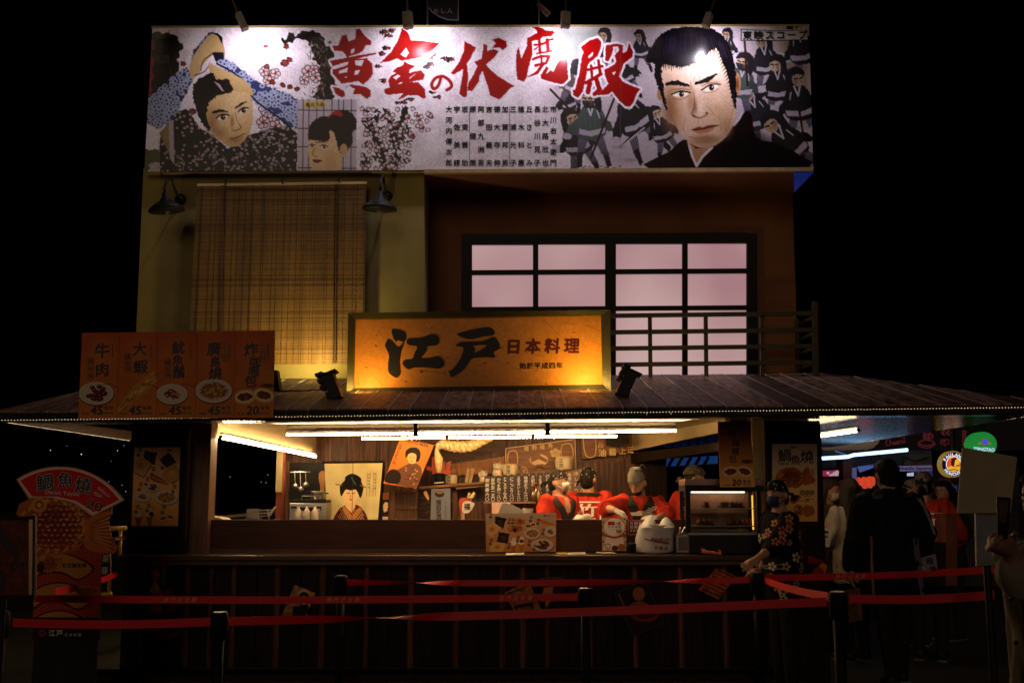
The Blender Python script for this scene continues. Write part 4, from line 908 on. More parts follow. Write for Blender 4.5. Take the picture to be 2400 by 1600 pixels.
# ================================================================ the amber sign
SG = thing('shop_sign', 'long amber wooden shop sign with black brush characters in a dark frame', 'sign')
DSG = 9.08
o4 = [(52, 42), (2060, 18), (2065, 640), (40, 668)]; i4 = [(105, 88), (1990, 58), (2000, 590), (95, 618)]
FRM = mat('olive_sign_frame', (.060, .046, .016), .42, .25, var=.2, scale=6)
for k in range(4):
    a, b = k, (k + 1) % 4
    MB().slab([PQ('L', *o4[a], DSG), PQ('L', *o4[b], DSG), PQ('L', *i4[b], DSG + .02), PQ('L', *i4[a], DSG + .02)], (0, .12, 0)).build('frame_bar', FRM, SG)
cv = Cv([Q('L', *p) for p in i4], 420, 118, (206, 138, 52), DSG + .055); cv.speck(.06, 60, 4).speck(.03, 9, 6).speck(.03, 2.4, 8); cv.map('L')
for i in range(70):
    x, y = RNG.uniform(100, 2000), RNG.uniform(70, 610); l = RNG.uniform(40, 220); sl_ = RNG.choice([.25, -.35, .9, .4]); cv.stroke([(x, y), (x+l, y+l*sl_)], 2.5, (216, 160, 86) if i % 3 else (104, 60, 22), a=.5)
for i in range(26): cv.ell(RNG.uniform(120, 1980), RNG.uniform(80, 600), RNG.uniform(3, 12), RNG.uniform(2, 5), (70, 36, 14), a=.7, rough=1)
cv.stroke([(600, 480), (760, 500), (900, 540)], 4, (90, 50, 18), a=.6); cv.ell(615, 493, 12, 7, (60, 30, 12))
cv.build('board', printmat('amber_board', .5, .4, grain=.10, gscale=30), SG)
GOLD = mat('gold_edge', (.45, .28, .07), .5); SIGNINK = inkmat('sign_black', (22, 14, 12), .55); SIGNRED = inkmat('sign_red', (88, 14, 12), .55)
CHAR = {'character_river': [[(385,180),(400,167),(455,175),(490,195),(495,240),(480,262),(450,258),(435,250),(420,262),(400,240)],
 [(335,290),(345,262),(360,243),(395,265),(435,305),(480,262),(470,300),(455,345),(445,420),(452,490),(440,525),(420,538),(385,520),(358,485),(360,420),(365,365),(345,320)],
 [(500,260),(510,240),(560,238),(620,230),(690,205),(735,215),(750,250),(735,285),(690,295),(650,298),(655,320),(630,360),(610,388),(680,385),(735,372),(770,390),(790,425),(775,455),(740,468),(660,460),(560,460),(515,475),(480,450),(468,425),(490,400),(540,395),(560,350),(580,300),(530,290),(505,280)]],
 'character_door': [[(885,205),(960,180),(1050,160),(1130,152),(1165,170),(1175,200),(1150,215),(1080,225),(1000,243),(940,235)],
 [(880,298),(905,268),(970,262),(1080,258),(1140,235),(1165,225),(1190,240),(1215,290),(1205,320),(1165,345),(1180,370),(1165,385),(1100,380),(1010,385),(1030,345),(1070,325),(1115,287),(985,295)],
 [(905,296),(985,292),(1012,300),(1025,320),(1012,385),(990,400),(965,440),(920,490),(850,532),(835,520),(818,482),(835,485),(880,440),(920,370),(935,310)]]}
for nm, strokes in CHAR.items():
    for q, st in enumerate(strokes):
        pts = crom(st, 3); MB().slab([PQ('L', x, y, DSG + .050 - .0008 * q) for x, y in pts], (0, .004, 0)).build('brush_stroke', SIGNINK, SG)
lt = Lt(DSG + .052, 'L'); lt.row('日本料理', 1320, 303, 1765, 297, 118, bold=.045, shear=.06); lt.build('lettering', SIGNRED, SG)
lt = Lt(DSG + .052, 'L'); lt.row('始於平成四年', 1390, 448, 1672, 446, 50, bold=.03); lt.build('lettering', SIGNINK, SG)
for u in (.03, .5, .97): # props standing on the roof
    q = lerp(PQ('L', 45, 664, DSG + .06), PQ('L', 2062, 638, DSG + .06), u); MB().box((q.x - .03, DSG + .125, q.z - .22), (q.x + .03, DSG + .17, q.z + .5)).build('leg', BLKMET, SG)
MB().slab([PQ('L', 60, 50, DSG + .10), PQ('L', 2055, 26, DSG + .10), PQ('L', 2060, 632, DSG + .10), PQ('L', 48, 660, DSG + .10)], (0, .018, 0)).build('back_panel', W_BLACK, SG)

# ================================================================ flood lamps standing on the roof
def flood(label, c, top, mir, lights):
    t = thing('flood_lamp', label, 'floodlight', 'black flood lamps on the roof')
    D = 8.55; base = P(*c, D); hd = P(*top, D)
    sx = mir
    MB().slab([base + Vector((-.11, 0, -.02)), base + Vector((.11, 0, -.02)), base + Vector((.09, .02, .03)), base + Vector((-.09, .02, .03))], (0, .12, 0)).build('base_plate', BLKMET, t)
    for y in (0, .15): MB().slab([base + Vector((-.05, y, 0)), base + Vector((.05, y, 0)), hd + Vector((.03, y, -.05)), hd + Vector((-.05, y, -.05))], (0, .02, 0)).build('bracket', BLKMET, t)
    u = Vector((sx * .62, 0, .78)).normalized(); v = Vector((u.z, 0, -u.x))
    m = hd + Vector((0, .08, 0))
    MB().obox(m, u * .11, Vector((0, .09, 0)), v * .05).build('housing', BLKMET, t, bevel=.006)
    for k in range(3): MB().obox(m + u * (.02 + .055 * k) - v * .06, u * .014, Vector((0, .10, 0)), v * .03).build('cooling_fin', BLKMET, t)
    MB().obox(m + u * .115 + v * .005, u * .008, Vector((0, .105, 0)), v * .075).build('visor', BLKMET, t)
    for (pos, tgt, pw, colr, size) in lights:
        ld = bpy.data.lights.new('flood', 'SPOT'); ld.energy = pw; ld.color = colr; ld.spot_size = math.radians(size); ld.spot_blend = .8; ld.shadow_soft_size = .05
        lo = bpy.data.objects.new('light', ld); COL.objects.link(lo); lo.parent = t; lo.location = pos
        lo.rotation_euler = (Vector(tgt) - Vector(pos)).to_track_quat('-Z', 'Y').to_euler()
AMB = (1, .66, .14); YEL = (1, .76, .26)
flood('black flood lamp on the roof at the left end of the amber sign', (786, 958), (776, 905), -.5,
      [(P(845, 902, 8.84), P(850, 860, DSG + .1), 11, AMB, 165), (P(735, 880, 9.55), P(700, 700, DW) , 36, YEL, 160)])
flood('black flood lamp on the roof at the right end of the amber sign', (1452, 955), (1470, 898), .6,
      [(P(1382, 890, 8.82), P(1375, 850, DSG + .1), 15, AMB, 165), (P(1500, 880, 9.3), P(1720, 600, DR), 4, (1, .6, .25), 120)])
# a third lamp body behind the menu boards
t = thing('flood_lamp', 'dark lamp head peeping out at the right end of the menu boards', 'floodlight', 'black flood lamps on the roof')
MB().slab([P(641, 868, 8.7), P(648, 866, 8.7), P(656, 916, 8.7), P(641, 916, 8.7)], (0, .12, 0)).build('housing', BLKMET, t, bevel=.004)
MB().bar(P(650, 917, 8.72), P(690, 916, 8.72), .012, .008).build('cable_arm', STEEL, t)
MB().tube([P(690, 916, 8.72), P(730, 914, 8.72), P(765, 912, 8.72)], .006, 6).build('cable', BLKMET, t)

# ================================================================ five menu boards standing on the eave
tx = [132, 410, 690, 978, 1262, 1549]; bx = [103, 385, 678, 965, 1250, 1540]
ty = [62 - 17 * i / 5 for i in range(6)]; by = [690 - 5 * i / 5 for i in range(6)]
DM = 7.94
BLUEINK = inkmat('blue_black_ink', (20, 26, 40)); BRNINK = inkmat('brown_ink', (92, 34, 16))
MENU = [('beef', '牛肉', '鐵板燒', 'L', 45, '每份', 'PORTION', 'balls'), ('prawn', '大蝦', '鐵板燒', 'L', 45, '每隻', 'EACH', 'prawn'), ('squid', '魷魚鬚', '鐵板燒', 'L', 45, '每份', 'PORTION', 'squid'), ('noodle pancake', '廣島燒', '芝士味', 'R', 45, '每份', 'PORTION', 'noodle'), ('curry bun', '炸咖喱包', '牛肉味', 'R', 20, '每個', 'EACH', 'bun')]
pos_ = [('L', 195, 268, 380, [(280, 195, 112), (280, 335, 104)]), ('L', 468, 236, 328, [(556, 182, 104), (560, 312, 104)]), ('L', 764, 278, 372, [(840, 172, 96), (836, 264, 84), (842, 352, 96)]), ('R', 1182, 158, 242, [(1102, 182, 104), (1110, 275, 84), (1112, 362, 96)]), ('R', 1468, 158, 250, [(1376, 186, 104), (1404, 276, 84), (1396, 346, 84), (1370, 420, 92)])]
for i, (kn, txt, sm, sd_, pr, per, en, kind) in enumerate(MENU):
    cs = [(tx[i] + 1, ty[i]), (tx[i+1] - 1, ty[i+1]), (bx[i+1] - 1, by[i+1]), (bx[i] + 1, by[i])]
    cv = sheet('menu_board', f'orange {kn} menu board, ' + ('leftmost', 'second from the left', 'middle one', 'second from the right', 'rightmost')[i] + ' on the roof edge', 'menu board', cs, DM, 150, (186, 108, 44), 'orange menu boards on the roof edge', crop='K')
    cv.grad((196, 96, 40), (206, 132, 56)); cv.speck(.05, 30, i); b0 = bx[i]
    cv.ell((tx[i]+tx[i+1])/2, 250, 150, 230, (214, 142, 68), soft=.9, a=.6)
    if kind == 'balls': plate(cv, 236, 506, 128, 84, 'balls')
    elif kind == 'squid': plate(cv, 793, 512, 114, 74, 'squid')
    elif kind == 'noodle': plate(cv, 1100, 488, 134, 88, 'noodle')
    elif kind == 'prawn':
        cv.poly([(390, 620), (430, 560), (500, 470), (590, 390), (672, 350), (676, 400), (640, 470), (560, 540), (470, 600), (400, 640)], (206, 150, 76), smooth=4, rough=2)
        for k in range(60):
            q = RNG.rand(); x, y = 400+q*260+RNG.uniform(-20, 20), 620-q*235+RNG.uniform(-26, 26); cv.stroke([(x, y), (x+26, y-24)], 5, (240, 196, 120) if k % 2 else (150, 88, 34))
    else:
        cv.ell(1500, 400, 70, 62, (200, 128, 60)); cv.ell(1500, 450, 66, 20, (96, 44, 18), soft=.6); bun(cv, 1330, 532, 66, -.12); bun(cv, 1468, 520, 66, .2)
    if kind in ('balls', 'prawn', 'squid'):
        for k in range(9): a = -2.4 + k*.22; cv.ell(b0+190+k*15, 430+abs(k-3)*3+k*3, 5, 5, (110, 50, 24))
    s_, cx_, y0_, y1_, chs = pos_[i]
    for k in range(3): yy = y0_+(y1_-y0_)*k/2; cv.ell(cx_, yy, 29, 30, (120, 52, 26)); cv.ell(cx_, yy, 25, 26, (206, 134, 62))
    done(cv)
    lt = Lt(DM - .002, 'K')
    for ch, (x, y, h) in zip(txt, chs): lt.ch(ch, x, y, h, bold=.028, rot=-.06, shear=.1)
    px = b0 + 27; lt.word('MOP', px, px + 52, 664, 17, bold=.03)
    lt.word(str(pr), px + 62, px + 148, 660, 62, bold=.06, shear=.15); lt.row(per, px + 180, 614, px + 216, 612, 30, bold=.015); lt.word(en, px + 150, px + 232, 658, 16, bold=.03)
    lt.build('lettering', BLUEINK, cv.t)
    lt = Lt(DM - .002, 'K'); lt.col(sm, cx_, y0_, y1_, 40, bold=.01)
    for k in range(12): lt.poly([(px + 222, 140 + k*9), (px + 229, 140 + k*9), (px + 229, 146 + k*9), (px + 222, 146 + k*9)])
    lt.build('lettering', BRNINK, cv.t)

# ================================================================ fan-shaped fish standee at the left
cs = [(70, 310), (735, 310), (735, 1330), (70, 1330)]
DF = 7.9
def arc3(a, b, c, n=14, k=1.0):
    (ax, ay), (bx, by), (cx, cy) = a, b, c; d = 2*(ax*(by-cy)+bx*(cy-ay)+cx*(ay-by))
    ux = ((ax*ax+ay*ay)*(by-cy)+(bx*bx+by*by)*(cy-ay)+(cx*cx+cy*cy)*(ay-by))/d; uy = ((ax*ax+ay*ay)*(cx-bx)+(bx*bx+by*by)*(ax-cx)+(cx*cx+cy*cy)*(bx-ax))/d
    r = math.hypot(ax-ux, ay-uy); t0 = math.atan2(ay-uy, ax-ux); t1 = math.atan2(cy-uy, cx-ux)
    return [(ux+r*k*math.cos(t0+(t1-t0)*i/n), uy+r*k*math.sin(t0+(t1-t0)*i/n)) for i in range(n+1)]
ARC = arc3((93, 398), (400, 328), (713, 518)); ARC2 = arc3((106, 403), (400, 338), (698, 517)); ARC3 = arc3((116, 406), (400, 345), (686, 516))
fan = ARC + [ (640, 560), (640, 600), (622, 640), (640, 740), (676, 790), (660, 824), (590, 832), (578, 900), (570, 1320), (185, 1320), (200, 900), (198, 660), (92, 600), (110, 540), (165, 512)]
SD = thing('fish_standee', 'tall fan shaped standee picturing a golden fish waffle at the left', 'standee')
cvF = Cv([Q('A', *c) for c in cs], 300, 460, (150, 24, 22), DF); cvF.map('A'); cvF.cut(fan); cv = cvF; cv.gam = 1.0
cv.poly(ARC + [(530, 610), (430, 540), (320, 515), (170, 515)], (214, 176, 130)); cv.poly(ARC2 + [(534, 598), (436, 530), (320, 505), (178, 503)], (236, 220, 200)); cv.poly(ARC3 + [(538, 588), (440, 524), (322, 498), (184, 497)], (206, 22, 30))
# woven pattern body
cv.poly([(190, 800), (590, 800), (575, 1200), (185, 1200)], (150, 26, 20))
for r_ in range(20):
    for q in range(26): x = 188+q*16; y = 806+r_*20; cv.stroke([(x, y), (x+8, y+10 if q % 2 else y-10)], 6, (196, 92, 66))
for (cyy, lab) in ((830, 1), (1000, 2), (1160, 3)):
    cv.poly([(170, cyy+60), (260, cyy), (360, cyy-12), (460, cyy+20), (545, cyy+80), (450, cyy+150), (360, cyy+112), (250, cyy+110), (180, cyy+150)], (60, 12, 12), smooth=3); cv.poly([(180, cyy+60), (260, cyy+8), (360, cyy-4), (450, cyy+26), (530, cyy+82), (448, cyy+140), (360, cyy+100), (250, cyy+98), (186, cyy+132)], (188, 122, 52), smooth=3)
fish(cv, [(205, 870), (215, 845), (250, 825), (310, 840), (350, 860), (320, 890), (270, 900), (240, 935), (210, 930)], [(310, 845), (360, 850), (340, 870), (300, 890)], (245, 850), 5, 3); cv.ell(232, 905, 22, 30, (40, 14, 10))
fish(cv, [(400, 1040), (440, 1015), (500, 1010), (560, 1030), (600, 1060), (500, 1070), (420, 1065)], [(540, 1020), (610, 1050), (600, 1068), (540, 1062)], (430, 1040), 5, 4)
cv.rect(150, 1190, 600, 1330, (24, 8, 8))
cv.ell(242, 1280, 22, 22, (130, 36, 24)); cv.ell(242, 1280, 8, 8, (24, 8, 8))
fish(cv, [(92, 590), (130, 520), (220, 500), (330, 510), (430, 540), (500, 620), (505, 720), (440, 800), (330, 830), (210, 810), (150, 720), (120, 640)], [(490, 640), (560, 600), (640, 580), (625, 650), (640, 745), (672, 790), (650, 822), (500, 800), (485, 720)], (225, 545), 15, 5)
cvF.build('print', PAPER, SD)
MB().slab([PQ('A', *p, DF + .004) for p in fan], (0, .02, 0)).build('backing_board', W_BLACK, SD)
MB().slab([PQ('A', 300, 1100, DF + .03), PQ('A', 460, 1100, DF + .03), PQ('A', 460, 1330, DF + .28), PQ('A', 300, 1330, DF + .28)], (0, .012, 0)).build('strut', W_BLACK, SD)
zf = PQ('A', 300, 1318, DF).z; MB().slab([Vector((PQ('A', 190, 1318, DF).x, DF - .1, 0)), Vector((PQ('A', 560, 1318, DF).x, DF - .1, 0)), Vector((PQ('A', 560, 1318, DF).x, DF + .3, 0)), Vector((PQ('A', 190, 1318, DF).x, DF + .3, 0))], (0, 0, .03)).build('foot', W_BLACK, SD)
MB().box((PQ('A', 195, 1318, DF).x, DF + .004, .03), (PQ('A', 560, 1318, DF).x, DF + .024, zf)).build('lower_panel', W_BLACK, SD)
for gw, m_, dd in ((.055, WHITE, .003), (.022, inkmat('black_ink', (0, 0, 0)), .005)):
    lt = Lt(DF - dd, 'A'); lt.ch('鯛', 258, 420, 100, bold=gw, rot=-.10); lt.ch('魚', 375, 405, 90, bold=gw); lt.ch('燒', 478, 435, 96, bold=gw, rot=.16); lt.word('20', 490, 580, 556, 54, bold=gw, rot=.35); lt.build('lettering', m_, SD)
lt = Lt(DF - .004, 'A'); lt.word('Danish Taiyaki', 260, 455, 482, 22, bold=.015, rot=.06); lt.word('MOP', 535, 585, 482, 18, bold=.03, rot=.55); lt.row('每個', 570, 452, 588, 466, 22); lt.word('EACH', 592, 632, 480, 14, bold=.02, rot=.62)
lt.ch('江', 298, 1280, 38, bold=.02); lt.ch('戸', 342, 1280, 38, bold=.02); lt.row('日本料理', 380, 1290, 456, 1290, 20); lt.build('lettering', WHITE, SD)
lt = Lt(DF - .003, 'A'); lt.row('紅豆鯛魚燒', 370, 892, 482, 892, 26, bold=.02); lt.build('lettering', INK, SD)

# ================================================================ entrance sign, left edge
ES = thing('entrance_sign', 'dark wooden entrance sign on a stand at the left edge', 'sign')
DES = 6.4; cs = [(-260, 612), (164, 622), (160, 1068), (-260, 1072)]
cv = Cv([Q('A', *c) for c in cs], 120, 120, (104, 44, 24), DES); cv.speck(.25, 9, 3); cv.map('A')
for i in range(60): y = RNG.uniform(615, 1070); cv.stroke([(-260, y), (160, y+RNG.uniform(-8, 8))], 3, (70, 26, 14), a=.5)
cv.build('board', printmat('dark_board', .6, .3), ES)
MB().slab([PQ('A', -262, 610, DES + .004), PQ('A', 166, 620, DES + .004), PQ('A', 162, 1070, DES + .004), PQ('A', -262, 1074, DES + .004)], (0, .05, 0)).build('backing_board', W_DARK, ES)
for q in ([(-270, 604), (190, 612), (190, 628), (-270, 620)], [(-270, 1066), (190, 1062), (190, 1078), (-270, 1082)], [(188, 606), (202, 606), (196, 1080), (184, 1080)]):
    MB().slab([PQ('A', *p, DES - .03) for p in q], (0, .028, 0)).build('frame_bar', W_DARK, ES)
MB().slab([PQ('A', 166, 622, DES), PQ('A', 187, 622, DES + .05), PQ('A', 185, 1064, DES + .05), PQ('A', 164, 1064, DES)], (.01, .04, 0)).build('side_panel', mat('orange_lit_edge', (.34, .15, .045), .5), ES)  # orange light on this side is put into its colour
a = PQ('A', 20, 1080, DES + .02); MB().tube([a, (a.x, a.y, 0.02)], .02, 10).build('pole', BLKMET, ES); MB().lathe((a.x, a.y, 0), [(.2, 0), (.2, .02), (.05, .035), (.02, .05)], 20).build('foot', BLKMET, ES)
lt = Lt(DES - .003, 'A'); lt.ch('入', -10, 740, 240, bold=.05); lt.word('ENTRANCE', -150, 145, 897, 30, bold=.03); lt.ch('口', -40, 985, 150, bold=.05); lt.build('lettering', inkmat('black_ink', (0, 0, 0)), ES)

# ================================================================ posters on the posts
cv = sheet('wall_poster', 'tall food menu poster on the left wooden post', 'poster', [(108, 128), (876, 126), (834, 1440), (56, 1440)], 9.14, 130, (190, 128, 62), crop='M3')
cv.gam = 1.05; cv.grad((238, 196, 150), (240, 168, 74)); cv.map('M3')
def rice(cv, pts, c, cc): cv.poly([(x+8, y+14) for x, y in pts], (70, 36, 14)); cv.poly(pts, c, smooth=0, rough=1); x = sum(p[0] for p in pts)/len(pts); y = sum(p[1] for p in pts)/len(pts); cv.ell(x, y, 90, 80, cc, soft=.8, a=.7)
def nori(cv, pts): 
    cv.poly(pts, (36, 26, 24), rough=1); r = np.random.RandomState(3); xs = [p[0] for p in pts]; ys = [p[1] for p in pts]
    for i in range(50): cv.ell(r.uniform(min(xs)+40, max(xs)-40), r.uniform(min(ys)+40, max(ys)-40), 9, 6, (104, 62, 42) if i % 2 else (70, 50, 36))
def menu_items(cv):
    nori(cv, [(275, 190), (490, 215), (440, 425), (262, 310)]); rice(cv, [(150, 320), (255, 300), (395, 420), (250, 625), (95, 545), (95, 380)], (214, 170, 110), (176, 96, 40))
    nori(cv, [(528, 325), (690, 215), (812, 375), (630, 470)]); rice(cv, [(640, 470), (770, 390), (856, 500), (852, 640), (730, 730), (560, 600)], (214, 158, 84), (236, 200, 120))
    cv.poly([(365, 620), (430, 580), (560, 640), (690, 750), (560, 735), (420, 690)], (176, 84, 36), smooth=3); cv.stroke([(400, 620), (540, 680), (660, 740)], 20, (214, 134, 70), smooth=3)
    plate(cv, 406, 792, 118, 80, 'balls'); plate(cv, 246, 952, 140, 88, 'squid'); plate(cv, 640, 965, 190, 118, 'noodle')
    for x, y in ((170, 1250), (360, 1240)):
        cv.poly([(x-60, y+20), (x+70, y+20), (x+20, y+200), (x-20, y+200)], (168, 92, 36)); cv.ell(x, y, 70, 50, (226, 206, 186)); cv.ell(x+20, y-50, 48, 40, (220, 196, 172)); cv.ell(x+50, y-100, 22, 34, (196, 150, 130))
    cv.ell(390, 1240, 40, 40, (80, 34, 20)); bun(cv, 588, 1310, 60, -.4); bun(cv, 712, 1290, 60, .4)
    for x, y in ((172, 258), (575, 470), (396, 577), (300, 744), (188, 832), (750, 870), (136, 1208), (318, 1186), (575, 1214)):
        cv.ell(x, y, 27, 27, (40, 26, 20)); cv.ell(x, y, 10, 10, (200, 160, 110))
        for k in range(6): cv.stroke([(x+8+(k % 2)*26, y-60-(k//2)*26), (x+24+(k % 2)*26, y-66-(k//2)*26)], 14, (60, 34, 24))
menu_items(cv); cv.rect(640, 165, 740, 186, (96, 40, 24)); done(cv)

cv = sheet('wall_poster', 'fish waffle poster on the right wooden post behind the staff woman', 'poster', [(903, 358), (1538, 358), (1543, 1455), (905, 1458)], 9.14, 150, (200, 160, 130), crop='M4')
cv.gam = 1.05; cv.grad((244, 220, 198), (244, 172, 80)); cv.map('M4')
fish(cv, [(950, 830), (1000, 740), (1120, 700), (1200, 690), (1300, 740), (1350, 830), (1330, 930), (1230, 985), (1080, 930), (980, 880)], [(1320, 800), (1350, 720), (1420, 690), (1430, 760), (1470, 820), (1520, 880), (1400, 940), (1320, 920)], (1020, 790), 15, 2)
fish(cv, [(1200, 1290), (1240, 1220), (1320, 1230), (1350, 1310), (1310, 1380), (1230, 1350)], [(1340, 1270), (1400, 1220), (1500, 1280), (1480, 1360), (1370, 1390)], (1240, 1280), 10, 3)
cv.poly([(1160, 1120), (1220, 1080), (1310, 1100), (1260, 1180), (1180, 1200)], (60, 24, 16), smooth=3); cv.stroke([(1170, 1180), (1230, 1190), (1300, 1110)], 30, (176, 96, 44), smooth=3)
for x in (1330, 1395, 1460): cv.ell(x, 1050, 38, 36, (50, 30, 22)); cv.ell(x, 1050, 32, 30, (206, 158, 104))
cv.ell(1185, 410, 16, 16, (110, 44, 24)); done(cv)
lt = Lt(9.138, 'M4'); lt.ch('鯛', 1080, 530, 190, bold=.02, rot=-.06); lt.ch('魚', 1235, 590, 140, bold=.02); lt.ch('燒', 1395, 545, 190, bold=.02, rot=.06); lt.word('TAIYAKI', 990, 1140, 655, 28, bold=.04); lt.row('紅豆味', 1330, 1050, 1460, 1052, 50, bold=.01); lt.word('20', 1370, 1428, 1172, 46, bold=.05); lt.word('MOP', 1300, 1360, 1172, 18, bold=.03); lt.row('江戸', 1215, 410, 1245, 410, 26, bold=.02); lt.word('RED BEAN', 1335, 1450, 1105, 16, bold=.02); lt.row('每個', 1450, 1142, 1475, 1142, 20); lt.build('lettering', inkmat('black_ink', (0, 0, 0)), cv.t)

cv = sheet('hanging_poster', 'orange curry bun poster hanging in front of the glass food warmer', 'poster', [(134, 66), (598, 64), (660, 968), (170, 972)], 8.9, 130, (196, 120, 50), crop='M4')
cv.gam = 1.05; cv.grad((190, 110, 50), (240, 176, 90)); cv.map('M4'); cv.ell(560, 520, 110, 110, (206, 132, 60)); cv.ell(550, 610, 110, 36, (96, 40, 16), soft=.6); bun(cv, 315, 755, 104, -.12); bun(cv, 515, 750, 100, .3); done(cv)
lt = Lt(8.898, 'M4'); lt.ch('炸', 340, 225, 120, bold=.02); lt.ch('咖', 385, 345, 116, bold=.02); lt.ch('喱', 385, 470, 110, bold=.02); lt.ch('包', 345, 575, 120, bold=.02); lt.word('20', 335, 460, 945, 84, bold=.06, shear=.1); lt.word('MOP', 230, 315, 952, 22, bold=.03); lt.row('每個', 515, 890, 575, 888, 48, bold=.02); lt.word('EACH', 495, 600, 946, 30, bold=.03); lt.build('lettering', BLUEINK, cv.t)
lt = Lt(8.898, 'M4'); lt.col('牛肉味', 490, 180, 310, 56); lt.build('lettering', BRNINK, cv.t)
p = Q('M4', 134, 66); q = Q('M4', 598, 64); MB().bar(P(*p, 8.9), P(*q, 8.9), .012).build('hanging_rod', BLKMET, cv.t)

# ================================================================ old handbills pasted on the counter front
def bill(label, corners, crop, bg, paint, n=60, D=DC - .072):
    cv = sheet('old_poster', label, 'poster', corners, D, n, bg, 'old posters pasted on the counter front', .006, crop); cv.map(crop); cv.speck(.2, 8, len(label)); paint(cv); done(cv)
def lady(cv, cx, cy, s, cloth, bgc=None):
    cv.poly([(cx-50*s, cy+120*s), (cx-30*s, cy+50*s), (cx+30*s, cy+50*s), (cx+60*s, cy+120*s)], cloth); cv.ell(cx, cy, 48*s, 52*s, (24, 18, 20)); cv.ell(cx, cy+12*s, 28*s, 36*s, (206, 160, 120)); cv.stroke([(cx-12*s, cy+30*s), (cx+10*s, cy+30*s)], 5*s, (150, 40, 36))
bill('old bill of a woman on turquoise, upper one on the left post foot', [(825, 857), (957, 855), (948, 1048), (818, 1052)], 'A', (70, 120, 112), lambda c: (c.poly([(880, 850), (960, 850), (955, 960), (900, 900)], (180, 70, 54)), lady(c, 890, 930, .9, (30, 30, 44)), c.poly([(850, 1050), (890, 970), (930, 1050)], (214, 200, 180))), D=9.13)
bill('red old bill overlapping the turquoise one at the left', [(810, 1072), (990, 1020), (1012, 1150), (834, 1188)], 'A', (126, 48, 34), lambda c: (c.ell(900, 1100, 50, 60, (180, 110, 70)), c.ell(950, 1110, 30, 40, (60, 24, 20))), D=9.12)
bill('dark tattered bill lowest on the left side', [(850, 1245), (1045, 1280), (1048, 1288), (880, 1342)], 'A', (70, 34, 24), lambda c: [c.stroke([(860+i*14, 1260), (870+i*14, 1310)], 5, (130, 70, 44)) for i in range(12)], D=9.12)
bill('pale tilted bill of a dark haired lady left of centre', [(975, 300), (1140, 365), (1060, 570), (875, 545)], 'H', (176, 132, 84), lambda c: (c.ell(1050, 390, 50, 60, (214, 190, 150)), lady(c, 1050, 410, 1.0, (30, 22, 26)), c.rect(885, 515, 965, 570, (150, 104, 50)), c.poly([(960, 470), (1080, 470), (1060, 565), (960, 560)], (26, 20, 24))))
bill('tan framed bill with a dark picture near the middle', [(232, 325), (560, 180), (722, 548), (438, 690)], 'M1', (172, 120, 66), lambda c: (c.poly([(350, 500), (600, 440), (630, 560), (420, 610)], (40, 24, 20), rough=1), c.poly([(400, 530), (560, 490), (600, 530), (440, 580)], (150, 90, 50), rough=2), [c.stroke([(270+i*34, 350-i*13), (290+i*34, 330-i*13)], 14, (60, 30, 20)) for i in range(9)]))
bill('dark bill with a cream flash beside the tan framed one', [(690, 130), (1040, 110), (1000, 400), (790, 530)], 'M1', (60, 36, 28), lambda c: (c.poly([(760, 260), (880, 240), (860, 400), (790, 520), (690, 470)], (196, 140, 76)), [c.stroke([(700+i*40, 150), (720+i*40, 120)], 10, (170, 120, 90)) for i in range(8)]))
bill('large black bill of a bald figure with a red tub at centre right', [(1678, 330), (2085, 155), (2335, 720), (1920, 900)], 'M1', (34, 24, 22), lambda c: (c.ell(2000, 340, 80, 90, (180, 112, 56)), c.poly([(1820, 600), (1900, 470), (2060, 440), (2200, 560), (2100, 640)], (160, 92, 44), smooth=3), c.ell(2080, 600, 190, 110, (150, 52, 34)), c.ell(2080, 590, 150, 76, (90, 30, 22)), [c.ell(1740+i*12, 350+i*26, 16, 11, (170, 120, 80)) for i in range(8)], c.stroke([(1678, 330), (2085, 155), (2335, 720), (1920, 900), (1678, 330)], 5, (150, 110, 80))), 80)
bill('orange and brown striped tilted bill left of the staff woman', [(630, 178), (840, 268), (650, 520), (438, 410)], 'M2', (186, 104, 52), lambda c: [c.stroke([(640-i*26, 200+i*34), (820-i*26, 280+i*34)], 12, ((40, 22, 18), (150, 50, 30))[i % 2]) for i in range(8)])
bill('red and orange bill of a figure in a cap behind the staff woman', [(1600, 45), (1820, 130), (1720, 400), (1610, 380)], 'M2', (50, 24, 22), lambda c: (c.rect(1600, 50, 1760, 130, (150, 34, 28)), c.ell(1760, 190, 50, 60, (206, 130, 50)), c.ell(1710, 240, 60, 70, (160, 50, 34))), D=9.12)
bill('torn ochre bill low on the right post', [(1990, 420), (2150, 385), (2180, 730), (2040, 760)], 'M2', (120, 84, 40), lambda c: [c.stroke([(2020+i*24, 440), (2030+i*24, 720)], 7, (60, 30, 20)) for i in range(5)], D=9.1)
# ================================================================ inside the kitchen
REDW = mat('red_lacquer', (.50, .07, .025), .4, var=.2); ORW = mat('orange_wood', (.48, .22, .08), .5, var=.35, scale=6, stretch=(8, 8, .8)); STRAW = mat('straw', (.62, .47, .24), .8, var=.35, scale=40)
KEG = mat('straw_keg', (.68, .60, .42), .7, var=.12, scale=20); GOLDM = mat('gold_paint', (.72, .50, .18), .4); SIGNB = mat('sign_brown_wood', (.22, .095, .045), .5, var=.35, scale=5, stretch=(.8, 6, 6)); WOODM = mat('mid_wood', (.26, .13, .065), .5, var=.4, scale=5, stretch=(.8, 7, 7))
SLIP = mat('black_slip', (.030, .022, .020), .4, var=.4, scale=6); SLIP2 = mat('brown_slip', (.22, .13, .08), .5, var=.3)
def quad(c, pts, D, t=.02): return MB().slab([PQ(c, *p, D) for p in pts], (0, t, 0))
